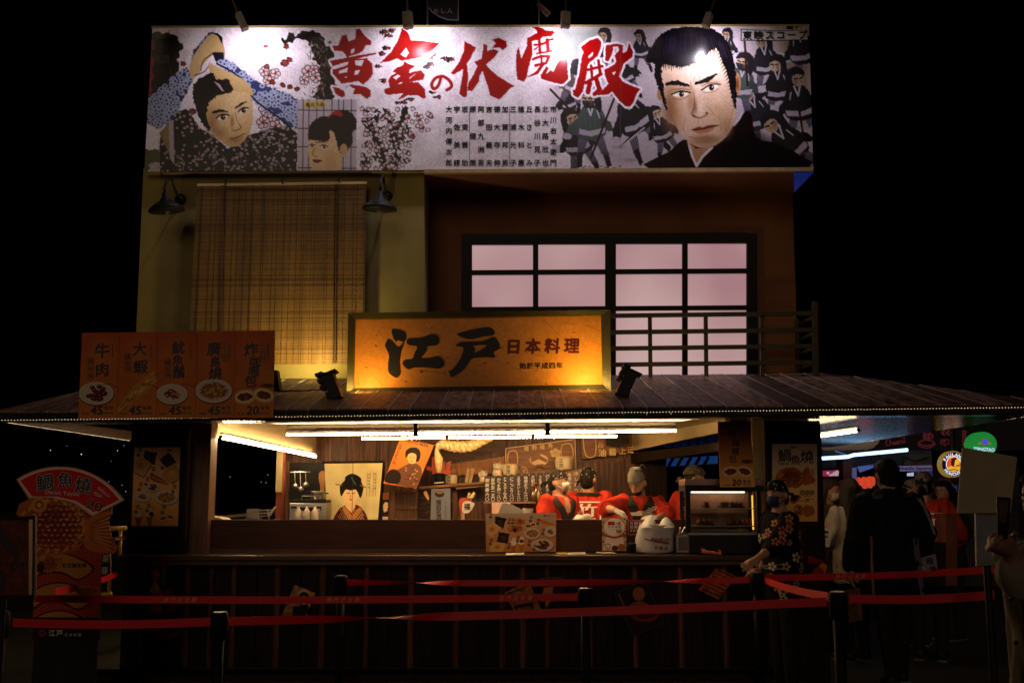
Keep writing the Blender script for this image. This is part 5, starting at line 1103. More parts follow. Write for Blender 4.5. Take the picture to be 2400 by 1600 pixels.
# low wall under the shelves
part('wainscot', MB().box((P(1010, 1150, 12.1).x, 12.08, ZK), (P(1480, 1150, 12.1).x, 12.17, P(1100, 1176, 12.1).z)), W_INT)
part('lintel', quad('C', [(760, 250), (1470, 215), (1470, 330), (880, 470), (760, 470)], 12.14, .03), W_BEAM)
# --- door curtain with a generic printed lady in a dotted robe
NR = thing('door_curtain', 'cream split door curtain printed with a lady in a dotted robe', 'curtain')
nq = [Q('B', 1483, 537), Q('B', 2078, 531), Q('B', 2030, 1150), Q('B', 1508, 1150)]
cv = Cv(nq, 150, 158, (216, 206, 158), 11.3); cv.speck(.04, 20, 2); cv.map('B')
cv.poly([(1590, 1150), (1610, 1040), (1680, 980), (1780, 960), (1870, 1010), (1910, 1150)], (104, 44, 30), smooth=3)
for i in range(13):
    for j in range(8): 
        x, y = 1600+i*24+(j % 2)*12, 1020+j*18
        if abs(x-1755) < 150-(1150-y)*.3: cv.ell(x, y, 7, 6, (214, 190, 160))
cv.poly([(1690, 980), (1760, 1080), (1840, 990), (1860, 1010), (1770, 1150), (1660, 1000)], (196, 136, 72))
cv.poly([(1700, 900), (1800, 900), (1800, 990), (1760, 1050), (1700, 990)], (226, 196, 150)); cv.ell(1752, 860, 78, 96, (232, 204, 160))
cv.poly([(1650, 880), (1640, 780), (1690, 720), (1700, 680), (1770, 650), (1850, 690), (1860, 740), (1880, 800), (1850, 900), (1826, 850), (1800, 812), (1752, 822), (1704, 812), (1678, 850)], (26, 24, 28), smooth=3); cv.stroke([(1600, 760), (1660, 768)], 12, (150, 110, 50)); cv.stroke([(1850, 770), (1900, 790)], 12, (150, 110, 50)); cv.stroke([(1760, 690), (1800, 760)], 14, (70, 110, 110))
cv.stroke([(1715, 852), (1740, 848)], 6, BLK); cv.stroke([(1765, 848), (1792, 852)], 6, BLK); cv.stroke([(1752, 860), (1748, 895)], 4, (120, 84, 60)); cv.ell(1752, 915, 12, 6, (150, 44, 36))
for x in (1920, 1950, 1985, 2012): cv.stroke([(x, 640), (x-8, 880)], 3, (110, 96, 70))
cv.stroke([(1775, 540), (1764, 1150)], 4, (90, 80, 56))
cv.build('printed_cloth', printmat('cotton', .8, .2), NR, wob=lambda u, v: .02*np.sin(u*11)*v + .008*np.sin(u*29+1)*v)
lt = Lt(11.265, 'B'); lt.col('婦人相學十躰', 1998, 655, 800, 22); lt.col('相見歌麿画', 1934, 660, 790, 22); lt.build('lettering', INK, NR)
MB().tube([P(nq[0][0] - 6, nq[0][1], 11.3), P(nq[1][0] + 3, nq[1][1], 11.3)], .012, 8).build('rod', BLKMET, NR)
part('doorway', quad('B', [(1110, 540), (1490, 536), (1490, 1150), (1110, 1150)], 12.12, .02), W_BLACK); part('door_frame', quad('B', [(2078, 530), (2100, 530), (2060, 1150), (2028, 1150)], 11.6, .05), W_BLACK)
part('door_frame', quad('B', [(1075, 525), (1112, 525), (1112, 1150), (1075, 1150)], 12.0, .08), W_INT)
# --- tilted beer poster with a generic lady
cv = sheet('beer_poster', 'tilted orange beer poster with a seated kimono lady', 'poster', [(355, 205), (712, 283), (520, 742), (172, 688)], 11.25, 110, (222, 140, 62), crop='C', thick=.05, backmat=ORW)
cv.grad((232, 150, 70), (214, 128, 50)); cv.map('C')
cv.poly([(190, 660), (250, 560), (330, 540), (400, 500), (480, 470), (560, 500), (580, 580), (520, 730), (380, 715)], (120, 84, 64), smooth=3); cv.poly([(190, 670), (230, 560), (300, 540), (360, 600), (330, 690)], (40, 28, 26), smooth=3)
for i in range(40): x, y = RNG.uniform(400, 560), RNG.uniform(510, 700); cv.ell(x, y, 9, 5, (196, 160, 120) if i % 2 else (80, 50, 40), rot=RNG.rand()*3)
cv.ell(480, 420, 50, 62, (238, 196, 140)); cv.poly([(412, 420), (410, 350), (460, 310), (530, 312), (568, 360), (556, 440), (520, 460), (524, 390), (480, 366), (440, 380)], (28, 18, 18), smooth=3)
cv.stroke([(455, 415), (472, 413)], 5, BLK); cv.stroke([(490, 416), (508, 418)], 5, BLK); cv.ell(474, 455, 9, 5, (170, 50, 40)); done(cv)
lt = Lt(11.247, 'C'); lt.word('KABUTO BEER', 375, 655, 235, 34, bold=.03, rot=.27); lt.row('カブトビール', 352, 296, 288, 465, 44, bold=.025, rot=.2); lt.build('lettering', inkmat('dark_brown_ink', (58, 24, 14)), cv.t)
# --- lattice screen
LS = thing('lattice_screen', 'dark lattice screen under the tilted beer poster', 'screen')
quad('C', [(240, 770), (300, 760), (300, 1080), (236, 1080)], 11.62, .05).build('stile', W_INT, LS); quad('C', [(300, 760), (530, 745), (530, 778), (300, 786)], 11.62, .05).build('rail', W_INT, LS); quad('C', [(300, 935), (530, 945), (530, 965), (300, 955)], 11.615, .05).build('rail', W_INT, LS)
quad('C', [(300, 770), (530, 760), (530, 1080), (300, 1080)], 11.66, .01).build('paper_back', mat('warm_paper', (.40, .24, .12), .8), LS)
for i in range(15): x = 308 + i * 15; quad('C', [(x, 775), (x + 7, 775), (x + 7, 1080), (x, 1080)], 11.63, .02).build('slat', W_INT, LS)
cv = sheet('small_poster', 'narrow dark poster of a white figure beside the curtain', 'poster', [(168, 790), (236, 780), (222, 1078), (165, 1078)], 11.6, 40, (60, 40, 40), crop='C'); cv.map('C'); cv.rect(168, 780, 240, 860, (196, 130, 80)); cv.poly([(170, 920), (200, 880), (228, 900), (215, 980), (180, 1000)], (226, 206, 180), rough=1); cv.rect(165, 1040, 225, 1078, (220, 200, 180)); done(cv)
cv = sheet('floral_poster', 'dark floral poster with a pale blossom left of the blue poster', 'poster', [(545, 752), (682, 746), (674, 1078), (540, 1078)], 11.72, 50, (44, 30, 24), crop='C'); cv.map('C')
for i in range(60): cv.ell(RNG.uniform(550, 670), RNG.uniform(820, 1070), 6, 4, ((90, 60, 40), (120, 84, 50), (60, 40, 30))[i % 3])
cv.poly([(600, 790), (630, 770), (660, 850), (640, 860)], (226, 180, 140), smooth=3); done(cv)
cv = sheet('drink_poster', 'blue grey poster with a dark drawing and writing under the shelf', 'poster', [(682, 746), (885, 740), (888, 1078), (674, 1078)], 11.70, 70, (132, 140, 158), crop='C'); cv.map('C'); cv.ell(770, 800, 50, 36, (70, 56, 60)); cv.ell(770, 780, 40, 20, (150, 120, 100)); done(cv)
lt = Lt(11.697, 'C'); lt.col('備前名酒', 760, 890, 1050, 60, bold=.02); lt.col('くしもまけすき', 836, 890, 1050, 26); lt.build('lettering', INK, cv.t)
# --- paddle with a fan
PD = thing('festival_paddle', 'red festival paddle with a pale fan and paper crane', 'paddle')
pp = crom([(1005, 1000), (980, 940), (978, 880), (1000, 845), (1060, 838), (1110, 850), (1100, 900), (1050, 990)], 4); MB().slab([PQ('C', *p, 11.4) for p in pp], (0, .03, 0)).build('blade', REDW, PD)
quad('C', [(998, 990), (1032, 990), (1034, 1080), (994, 1080)], 11.41, .02).build('handle', ORW, PD)
fp = crom([(1012, 985), (1015, 900), (1060, 875), (1120, 890), (1140, 910), (1090, 990), (1040, 1004)], 4); MB().slab([PQ('C', *p, 11.38) for p in fp], (0, .012, 0)).build('fan', mat('pale_fan', (.62, .62, .58), .6), PD)
lt = Lt(11.375, 'C'); lt.ch('福', 1062, 935, 70, bold=.03); lt.build('lettering', INK, PD)
for pts in ([(1060, 840), (1080, 780), (1100, 800)], [(1085, 835), (1130, 775), (1150, 800)], [(1060, 840), (1150, 790), (1110, 845)], [(1090, 840), (1148, 815), (1120, 846)]): MB().slab([PQ('C', *p, 11.36 + random.uniform(0, .02)) for p in pts], (0, .006, 0)).build('paper_petal', mat('cream_paper', (.72, .58, .34), .7), PD)
# --- shelf with sake things
SHZ = PQ('C', 900, 706, 11.9).z
SH = tag(quad('C', [(555, 722), (1242, 668), (1242, 690), (560, 748)], 11.72, .3).build('wall_shelf', WOODM), 'long wooden wall shelf holding kegs and lucky cats', 'shelf')
quad('C', [(945, 718), (1240, 690), (1240, 722), (945, 752)], 11.78, .05).build('apron_board', WOODM, SH)
quad('C', [(905, 745), (960, 742), (960, 1080), (905, 1080)], 11.95, .05).build('post', W_INT, SH)
def keg(label, x0, x1, y0, y1, D, txt, ts, m=KEG):
    t = thing('sake_keg', label, 'keg', 'straw wrapped sake kegs'); a, b = PQ('C', (x0+x1)/2, y1, D), PQ('C', (x0+x1)/2, y0, D); r = (PQ('C', x1, y1, D).x - PQ('C', x0, y1, D).x)/2; h = b.z-a.z
    MB().lathe(a, [(r*.86, 0), (r*.98, h*.2), (r, h*.5), (r*.98, h*.8), (r*.86, h)], 24).build('barrel', m, t, smooth=True)
    for z in (.06, .93): MB().lathe(a + Vector((0, 0, h*z-.006)), [(r*.93, 0), (r*.95, .006), (r*.93, .012)], 24).build('rope_band', STRAW, t)
    lt = Lt(D - r*1.01, 'C'); cy_, cx_ = (y0+y1)/2, (x0+x1)/2
    s_ = (D - r)/D; lt = Lt(D - r - .004, 'C'); lt.col(txt, cx_-(x1-x0)*.16, cy_-ts*.55, cy_+ts*.55, ts, bold=.02); lt.build('lettering', INK, t)
keg('small straw keg next to the black tub on the shelf', 826, 958, 598, 690, 11.85, '加茂', 36)
keg('middle sized straw keg beside the white lucky cat', 1440, 1608, 482, 600, 11.8, '加茂', 44)
keg('largest pale keg above the masked cook', 1995, 2185, 405, 545, 11.75, '正宗', 46)
TB = thing('horned_tub', 'black lacquered tub with tall red horn boards on the shelf', 'tub'); a = PQ('C', 762, 700, 11.8); r = .14
MB().lathe(a, [(.066, 0), (.07, .02), (.072, .11), (.075, .125)], 24).build('tub', W_BLACK, TB, smooth=True)
for z in (.025, .09): MB().lathe(a + Vector((0, 0, z)), [(.071, 0), (.076, .006), (.073, .012)], 24).build('hoop', BLKMET, TB)
for pts, dd in (([(685, 410), (742, 405), (745, 590), (690, 588)], 0), ([(630, 502), (700, 522), (700, 560), (635, 548)], -.05), ([(800, 470), (825, 448), (834, 590), (796, 590)], .03), ([(845, 470), (892, 450), (880, 590), (838, 590)], .06), ([(760, 545), (900, 548), (890, 592), (700, 590)], .02)): quad('C', pts, 11.74 + dd, .03).build('horn_board', REDW, TB)
lt = Lt(11.71, 'C'); lt.poly([(715, 680), (815, 672), (815, 682), (715, 690)]); lt.build('lettering', WHITE, TB)
def cat(label, cx, y0, y1, D, flip=1):
    t = thing('lucky_cat', label, 'cat figurine', 'white lucky cat figurines'); a, b = PQ('C', cx, y1, D), PQ('C', cx, y0, D); h = b.z-a.z
    CAT = mat('white_ceramic', (.78, .74, .66), .3, var=.05)
    m = MB(); m.lathe(a, [(h*.28, 0), (h*.34, h*.08), (h*.33, h*.25), (h*.24, h*.45), (h*.16, h*.5)], 20, sy=.85); m.ball(a+Vector((0, -h*.04, h*.66)), (h*.30, h*.26, h*.24), 18, 12)
    for s in (-1, 1): m.lathe(a+Vector((s*h*.19, -h*.03, h*.82)), [(h*.10, 0), (h*.06, h*.09), (h*.01, h*.17)], 10)
    m.tube([a+Vector((flip*h*.26, -h*.14, h*.34)), a+Vector((flip*h*.36, -h*.2, h*.55)), a+Vector((flip*h*.34, -h*.24, h*.76))], [h*.09, h*.085, h*.10], 10); m.tube([a+Vector((-flip*h*.18, -h*.24, h*.34)), a+Vector((-flip*h*.10, -h*.32, h*.16))], [h*.09, h*.08], 10)
    m.build('figurine', CAT, t, smooth=True)
    for s in (-1, 1):
        MB().ball(a+Vector((s*h*.12, -h*.275, h*.70)), (h*.035, h*.02, h*.035), 8, 6).build('eye', mat('cat_eye', (.05, .12, .04), .2), t); MB().lathe(a+Vector((s*h*.19, -h*.075, h*.84)), [(h*.055, 0), (h*.005, h*.10)], 8).build('ear_lining', REDW, t)
    MB().ball(a+Vector((0, -h*.30, h*.62)), (h*.03, h*.02, h*.02), 8, 5).build('nose', REDW, t); MB().lathe(a+Vector((0, -h*.02, h*.45)), [(h*.20, 0), (h*.215, h*.02), (h*.20, h*.045)], 20).build('collar', REDW, t)
    MB().ball(a+Vector((0, -h*.23, h*.42)), h*.05, 8, 6).build('bell', GOLDM, t); MB().lathe(a+Vector((0, -h*.32, h*.13)), [(h*.11, 0), (h*.11, h*.03)], 16, (0, -1, 0)).build('coin', GOLDM, t)
cat('smaller white lucky cat lower on the shelf', 1240, 540, 676, 11.8, -1); cat('larger white lucky cat with red ears beside a keg', 1380, 455, 612, 11.85, 1)
for k, (x0, y0, x1, y1) in enumerate(((1052, 680, 1080, 538), (1090, 680, 1128, 535))): tag(MB().bar(PQ('C', x0, y0, 11.8), PQ('C', x1, y1, 11.85), .012).build('wooden_stick', mat('pale_wood', (0, 0, 0))), ('left', 'right')[k] + ' pale stick leaning on the lattice panel', 'stick', 'pale leaning sticks')
# --- lattice wall panels: bars crossing bars
LP = thing('lattice_window', 'long orange brown lattice window on the wall behind the shelf', 'lattice')
pa = [(895, 485), (1452, 405), (1452, 570), (905, 610)]
quad('C', pa, 12.1, .012).build('paper_back', mat('tan_paper', (.66, .46, .25), .8), LP)  # plain tan sheet behind the bars
def pl(u, v, D): 
    a = [(pa[0][i]*(1-u)+pa[1][i]*u)*(1-v)+(pa[3][i]*(1-u)+pa[2][i]*u)*v for i in (0, 1)]; return PQ('C', *a, D)
lb = MB()
for i in range(56): lb.slab([pl((i)/56, 0, 12.08), pl((i+.42)/56, 0, 12.08), pl((i+.42)/56, 1, 12.08), pl(i/56, 1, 12.08)], (0, .008, 0))
for j in range(14): lb.slab([pl(0, j/14, 12.07), pl(1, j/14, 12.07), pl(1, (j+.42)/14, 12.07), pl(0, (j+.42)/14, 12.07)], (0, .008, 0))
stuff(lb.build('lattice_bars', ORW, LP))
for u in (0, .12, .41, .71, .985): MB().slab([pl(u, -.05, 12.05), pl(u+.025, -.05, 12.05), pl(u+.025, 1.05, 12.05), pl(u, 1.05, 12.05)], (0, .018, 0)).build('stile', ORW, LP)
# --- braided straw rope
RP = thing('straw_rope', 'thick braided straw rope with paper strips hung from the ceiling', 'rope')
ctr = [PQ('C', x, y, 11.1) for x, y in crom([(748, 300), (800, 270), (880, 288), (990, 300), (1100, 290), (1200, 250), (1320, 200)], 8, False)]
for ph in range(3):
    pts = []
    for i, p in enumerate(ctr):
        a_ = i*.55 + ph*2.094; k = .020 + .014*math.sin(min(1, i/len(ctr))*math.pi); pts.append(p + Vector((0, math.cos(a_)*k, math.sin(a_)*k)))
    MB().tube(pts, [.022+.012*math.sin(i/len(pts)*math.pi) for i in range(len(pts))], 7).build('strand', STRAW, RP, smooth=True)
MB().tube([PQ('C', 752, 292, 11.1), PQ('C', 742, 350, 11.1), PQ('C', 762, 430, 11.1), PQ('C', 765, 570, 11.1)], [.022, .024, .045, .03], 9).build('tassel', STRAW, RP, smooth=True)
for x, y in ((858, 300), (918, 312), (998, 312), (1098, 300)): quad('C', [(x-8, y), (x+8, y), (x+6, y+24), (x-7, y+22)], 11.07, .003).build('paper_strip', mat('white_paper', (.8, .74, .6), .7), RP)
# --- carved name boards
def board(label, pts, D, frames, paint):
    t = thing('carved_board', label, 'signboard', 'old carved shop boards'); quad('C', pts, D, .04).build('board', SIGNB, t)
    lt = Lt(D-.004, 'C'); lt.line(pts, 9, closed=True); lt.build('gilt_edge', GOLDM, t); paint(t, D); return t
def p1_(t, D):
    lt = Lt(D-.006, 'C'); lt.row('備酢植秀', 1690, 322, 1945, 292, 52, bold=.02)
    for f in ([(1500, 365), (1585, 352), (1590, 500), (1505, 505)], [(2065, 290), (2165, 278), (2180, 420), (2075, 430)]): lt.line(crom(f, 3), 9, closed=True)
    for k in range(5): a = k*1.2566-1.57; lt.poly([(2000+math.cos(a)*36+math.cos(q)*28, 365+math.sin(a)*26+math.sin(q)*24) for q in np.linspace(0, 6.2, 12)])
    lt.poly([(1822+math.cos(q)*100, 440+math.sin(q)*62) for q in np.linspace(0, 6.2, 20)]); lt.line([(1660+math.cos(q)*42, 560+math.sin(q)*42) for q in np.linspace(0, 6.2, 18)], 6, closed=True); lt.ch('福', 1662, 558, 50); lt.build('lettering', GOLDM, t)
    lt = Lt(D-.010, 'C'); lt.poly([(1735, 380), (1800, 350), (1850, 400), (1920, 440), (1900, 470), (1820, 430), (1740, 470)]); lt.poly([(1760, 560), (1790, 490), (1870, 480), (1900, 540), (1880, 560), (1840, 520)]); lt.line([(1740, 480), (1780, 540), (1830, 500), (1890, 550)], 14); lt.build('carving', SIGNB, t)
    lt = Lt(D-.006, 'C'); lt.col('大天', 1545, 400, 470, 60); lt.build('red_lettering', mat('dull_red', (.30, .07, .04), .5), t)
board('carved shop board with gold ring and plum blossom behind the kegs', [(1470, 318), (2205, 222), (2218, 600), (1476, 600)], 12.02, 2, p1_)
def p2_(t, D):
    lt = Lt(D-.006, 'D'); lt.line(crom([(725, 80), (845, 75), (860, 318), (750, 328)], 3), 11, closed=True); lt.ch('品', 920, 205, 70, bold=.01); lt.ch('油', 940, 300, 92, bold=.035); lt.ch('醤', 1058, 288, 88, bold=.035); lt.ch('上', 1172, 276, 84, bold=.035); lt.ch('正', 1262, 262, 80, bold=.03); lt.build('lettering', GOLDM, t)
    lt = Lt(D-.006, 'D'); lt.col('吉醤油', 795, 190, 300, 46); lt.build('red_lettering', mat('dull_red', (0, 0, 0)), t)
t = thing('carved_board', 'dark carved soy sauce board half hidden by the right cream bulkhead', 'signboard', 'old carved shop boards')
quad('D', [(690, 60), (1290, 20), (1290, 268), (712, 368)], 12.0, .04).build('board', SIGNB, t); p2_(t, 12.0)
quad('D', [(975, 70), (1240, 60), (1250, 190), (1130, 232), (985, 210)], 11.6, .05).build('dark_crest', W_BLACK, t)
# --- hanging wooden slips with handwriting
SL = ['御新香六〇', '谷中生一五〇', 'かつを卵一八〇', 'ところてん五〇', 'にこごり八〇', '五右みいしん八〇', '味噌おでん六〇', '大根おろし五〇', 'うなぎくりから焼', 'どじょうなべ']
SX = [(1243, 1303), (1306, 1360), (1366, 1425), (1430, 1494), (1500, 1566), (1574, 1640), (1648, 1716), (1724, 1790), (1798, 1872), (1878, 1940)]
for i, (tx_, (x0, x1)) in enumerate(zip(SL, SX)):
    t = thing('menu_slip', 'black wooden menu slip with white handwriting, ' + ('leftmost', 'second', 'third', 'fourth', 'fifth', 'sixth', 'seventh', 'eighth', 'ninth', 'tenth')[i] + ' from the left', 'menu slip', 'black menu slips hung in a row')
    yt = 622 - 4.6*i - (4 if i % 2 else 0); D = 11.55 + .012*(i % 2); n_ = 6
    arc = [(x0+(x1-x0)*k/n_, yt-10*math.sin(math.pi*k/n_)) for k in range(n_+1)]
    MB().slab([PQ('C', *p, D) for p in arc + [(x1, 880), (x0+2, 882)]], (0, .012, 0)).build('slip', SLIP, t)
    lt = Lt(D-.003, 'C'); n_ = len(tx_); lt.col(tx_, (x0+x1)/2+2, yt+36, 858, min(44, 250/n_*1.15), bold=.012, rot=.05, shear=.08); lt.build('lettering', WHITE, t)
for i, (x0, x1, yt, tx_) in enumerate(((2108, 2186, 560, '生姜やき八〇'), (2190, 2246, 545, '冷し奴六〇'), (2250, 2310, 540, '冷麦奴八〇'))):
    t = thing('menu_slip', ('left', 'middle', 'right')[i] + ' brown wooden menu slip between the two dark bandanas', 'menu slip', 'brown menu slips at the right'); quad('C', [(x0, yt), (x1, yt-4), (x1, 850), (x0, 852)], 11.6 + .01*i, .012).build('slip', SLIP2, t)
    lt = Lt(11.596 + .01*i, 'C'); lt.col(tx_, (x0+x1)/2, yt+40, 820, 42, bold=.012); lt.build('lettering', WHITE, t)
tag(quad('C', [(1240, 884), (1790, 880), (1790, 898), (1240, 902)], 11.4, .25).build('low_shelf', WOODM), 'low wooden shelf right below the black menu slips', 'shelf')
tag(quad('C', [(1325, 890), (1522, 888), (1520, 1012), (1325, 1012)], 11.38, .02).build('pink_sheet', mat('pink_paper', (.62, .40, .38), .6, var=.2, scale=12)), 'pinkish printed sheet hanging under the menu slips', 'sheet')
g = MB(); pts = crom([(1390, 1010), (1420, 930), (1448, 893), (1500, 905), (1580, 940), (1650, 978), (1655, 1012)], 3, False); g.slab([PQ('C', *p, 10.1) for p in pts], (0, .25, 0)); tag(g.build('plastic_cover', mat('grey_plastic', (.34, .30, .27), .4, var=.15)), 'grey plastic cover peaking above the counter board', 'cover')
tag(MB().lathe(PQ('C', 1706, 1012, 10.0), [(.045, 0), (.052, .045), (.055, .05), (.05, .052), (.046, .048)], 20).build('tub', mat('cream_plastic', (.62, .55, .44), .4)), 'cream round tub beside the masked cook', 'tub')
# dark cabinet behind the cooks
part('cabinet', quad('D', [(640, 400), (1660, 330), (1660, 1050), (600, 1050)], 12.1, .05), W_INT)
for x in (850, 1030, 1110, 1500): part('cabinet_stile', quad('D', [(x, 400), (x+40, 396), (x+40, 1050), (x, 1050)], 12.05, .04), W_INT)
# --- cooker with steel front
CK = thing('steel_cooker', 'steel gas cooker with dark top left of the curtain', 'cooker'); DK = 11.0
def bb(c, x0, y0, x1, y1, D, d, name, m, par, **k): 
    a, b = PQ(c, x0, y1, D), PQ(c, x1, y0, D); return MB().box((a.x, D, a.z), (b.x, D+d, b.z)).build(name, m, par, **k)
bb('B', 1120, 950, 1500, 1150, DK, .5, 'body', STEEL, CK, bevel=.008); bb('B', 1140, 985, 1200, 1030, DK-.012, .01, 'dial_panel', W_BLACK, CK); bb('B', 1215, 992, 1365, 1032, DK-.012, .01, 'display', W_BLACK, CK); bb('B', 1382, 985, 1450, 1030, DK-.012, .01, 'dial_panel', W_BLACK, CK)
for x in (1150, 1168, 1186, 1395, 1414, 1432): MB().lathe(PQ('B', x, 1018, DK-.012), [(.012, 0), (.012, .02)], 10, (0, -1, 0)).build('dial', STEEL, CK)
bb('B', 1130, 918, 1500, 950, DK+.02, .45, 'hob', W_BLACK, CK)
MB().tube([PQ('B', 1250, 915, DK), PQ('B', 1255, 880, DK), PQ('B', 1380, 880, DK), PQ('B', 1390, 912, DK)], .006, 6).build('pan_handle', STEEL, CK)
for k, x in enumerate((1215, 1300, 1385)): 
    t = tag(MB().lathe(PQ('B', x, 1150, 10.7), [(.035, 0), (.036, .10), (.022, .13), (.012, .14), (.012, .16)], 14).build('squeeze_bottle', mat('cream_plastic', (0, 0, 0)), smooth=True), ('left', 'middle', 'right')[k] + ' cream bottle in front of the steel cooker', 'bottle', 'cream bottles before the cooker')
tp = crom([(1432, 640), (1470, 622), (1490, 660), (1480, 780), (1470, 900), (1436, 900), (1440, 790), (1425, 700)], 3); tag(MB().slab([PQ('B', *q, 11.5) for q in tp], (0, .02, 0)).build('wooden_peel', ORW), 'brown wooden peel hanging in the dark doorway', 'peel')
for k, (x, L_) in enumerate(((1180, 120), (1235, 150), (1290, 105))):
    t = thing('steel_ladle', ('left', 'middle', 'right')[k] + ' steel ladle hanging over the cooker', 'ladle', 'ladles over the cooker'); a = PQ('B', x, 640, 11.4); b = PQ('B', x + 4, 640 + L_, 11.4)
    MB().tube([a + Vector((0, 0, .02)), a, b], .004, 6).build('handle', STEEL, t); MB().ball(b - Vector((0, 0, .02)), (.035, .03, .028), 12, 8).build('bowl', STEEL, t, smooth=True)
MB().tube([PQ('B', 1130, 636, 11.4), PQ('B', 1340, 634, 11.4)], .006, 6).build('hook_rail', STEEL, CK)
t = thing('stock_pot', 'dented steel stock pot standing on the cooker', 'pot'); a = PQ('B', 1415, 920, 11.2); MB().lathe(a, [(.075, 0), (.08, .02), (.08, .085), (.084, .09), (.076, .092)], 24).build('pot', STEEL, t, smooth=True); MB().tube([a + Vector((.08, 0, .07)), a + Vector((.11, 0, .07))], .008, 6).build('handle', BLKMET, t)
for k, (x, y, h_, c_) in enumerate(((1765, 880, .16, (.10, .035, .015)), (1792, 879, .19, (.03, .045, .02)), (1818, 878, .15, (.30, .16, .05)))):
    t = thing('sauce_bottle', ('short brown', 'tall dark green', 'amber')[k] + ' sauce bottle on the low shelf behind the masked cook', 'bottle', 'sauce bottles on the low shelf'); a = PQ('C', x, y, 11.5); MB().lathe(a, [(.026, 0), (.028, .02), (.028, h_*.6), (.012, h_*.8), (.011, h_)], 14).build('glass', mat('bottle_%d' % k, c_, .12, spec=.7), t, smooth=True); MB().lathe(a + Vector((0, 0, h_)), [(.013, 0), (.013, .016)], 10).build('cap', REDW, t)
RK = thing('wire_rack', 'small steel rack with trays on the left worktop', 'rack')
quad('B', [(690, 1012), (795, 1012), (815, 1110), (680, 1110)], 10.6, .15).build('tray_side', STEEL, RK)
for k in range(3): quad('B', [(800, 1022+k*30), (900, 1018+k*30), (905, 1026+k*30), (803, 1032+k*30)], 10.58, .18).build('shelf_bar', STEEL, RK)
for x in (800, 900): MB().bar(PQ('B', x, 1012, 10.57), PQ('B', x+18, 1115, 10.57), .006).build('upright', STEEL, RK)
TG = thing('tongs', 'steel tongs leaning on the wire rack', 'tongs'); MB().bar(PQ('B', 905, 1075, 10.5), PQ('B', 985, 985, 10.55), .006).build('arm', STEEL, TG); MB().bar(PQ('B', 915, 1085, 10.5), PQ('B', 992, 985, 10.6), .006).build('arm', STEEL, TG)
g = MB(); pts = crom([(185, 1140), (200, 1085), (260, 1082), (380, 1098), (440, 1112), (470, 1140)], 4, False); g.slab([PQ('B', *p, 9.7) for p in pts], (0, .25, 0)); tag(g.build('folded_cloth', mat('cream_cloth', (.55, .42, .30), .9, var=.15, bump=.2), bevel=.01), 'cream folded cloth on the worktop at the far left', 'cloth')

# ================================================================ things on the counter
cv = sheet('counter_menu', 'white and orange food picture menu standing on the counter', 'menu board', [(1258, 1008), (2006, 1002), (2003, 1412), (1262, 1417)], 9.30, 190, (214, 172, 128), crop='C'); cv.grad((206, 178, 156), (206, 138, 72)); 
ox, oy, k = CR['C']; s_ = k*.62
cv.map('C'); nori(cv, [(1365, 1035), (1480, 1062), (1440, 1170), (1355, 1105)]); nori(cv, [(1395, 1205), (1515, 1220), (1490, 1330), (1380, 1305)])
for pts in ([(1270, 1130), (1350, 1100), (1415, 1165), (1320, 1258), (1265, 1215)], [(1315, 1310), (1470, 1320), (1440, 1412), (1300, 1410)]): cv.poly(pts, (226, 182, 116)); cv.ell(sum(p[0] for p in pts)/len(pts), sum(p[1] for p in pts)/len(pts), 40, 34, (196, 130, 60), soft=.8)
fish(cv, [(1555, 1095), (1590, 1062), (1640, 1070), (1670, 1095), (1640, 1125), (1580, 1122)], [(1640, 1075), (1672, 1080), (1665, 1115)], (1580, 1090), 7); fish(cv, [(1490, 1165), (1530, 1130), (1600, 1140), (1640, 1165), (1600, 1205), (1520, 1200)], [(1600, 1140), (1645, 1150), (1630, 1195)], (1520, 1160), 7); cv.ell(1570, 1185, 18, 22, (40, 18, 14))
bun(cv, 1712, 1140, 30, -.2); bun(cv, 1762, 1125, 30, .3); cv.poly([(1810, 1065), (1870, 1075), (1960, 1110), (1995, 1128), (1900, 1125), (1830, 1100)], (206, 124, 62), smooth=3)
plate(cv, 1752, 1220, 84, 60, 'noodle'); plate(cv, 1945, 1200, 68, 56, 'squid'); plate(cv, 1860, 1342, 116, 66, 'balls')
for x, y in ((1550, 1310), (1635, 1300)): cv.poly([(x-28, y+20), (x+34, y+20), (x+14, y+108), (x-8, y+108)], (186, 110, 50)); cv.ell(x, y+8, 34, 30, (236, 222, 206)); cv.ell(x+8, y-24, 22, 24, (232, 214, 196))
cv.ell(1640, 1300, 24, 18, (96, 44, 26))
for x, y in ((1310, 1045), (1503, 1108), (1542, 1108), (1733, 1086), (1810, 1112), (1866, 1220), (1310, 1328), (1503, 1368), (1597, 1298), (1716, 1340), (1770, 1388)):
    cv.ell(x, y, 15, 15, (44, 28, 22)); cv.ell(x, y, 5, 5, (220, 190, 150))
    for q in range(4): cv.stroke([(x+(q % 2)*16-4, y-28-(q//2)*16), (x+6+(q % 2)*16, y-32-(q//2)*16)], 8, (70, 40, 26))
cv.ell(1885, 1030, 11, 11, (120, 60, 30)); done(cv)
lt = Lt(9.297, 'C'); lt.row('江戸', 1908, 1030, 1932, 1030, 22, bold=.03); lt.row('日本料理', 1950, 1032, 1985, 1032, 10); lt.build('lettering', inkmat('dark_brown_ink', (0, 0, 0)), cv.t)
cv = sheet('promo_leaflet', 'white and red promotion leaflet on the counter board', 'leaflet', [(935, 1045), (1216, 1045), (1214, 1422), (940, 1420)], 9.33, 90, (196, 172, 146), crop='D'); cv.map('D')
for i in range(40): x = RNG.choice([RNG.uniform(940, 975), RNG.uniform(1180, 1212)]); cv.ell(x, RNG.uniform(1050, 1410), 12, 9, (140, 96, 60))
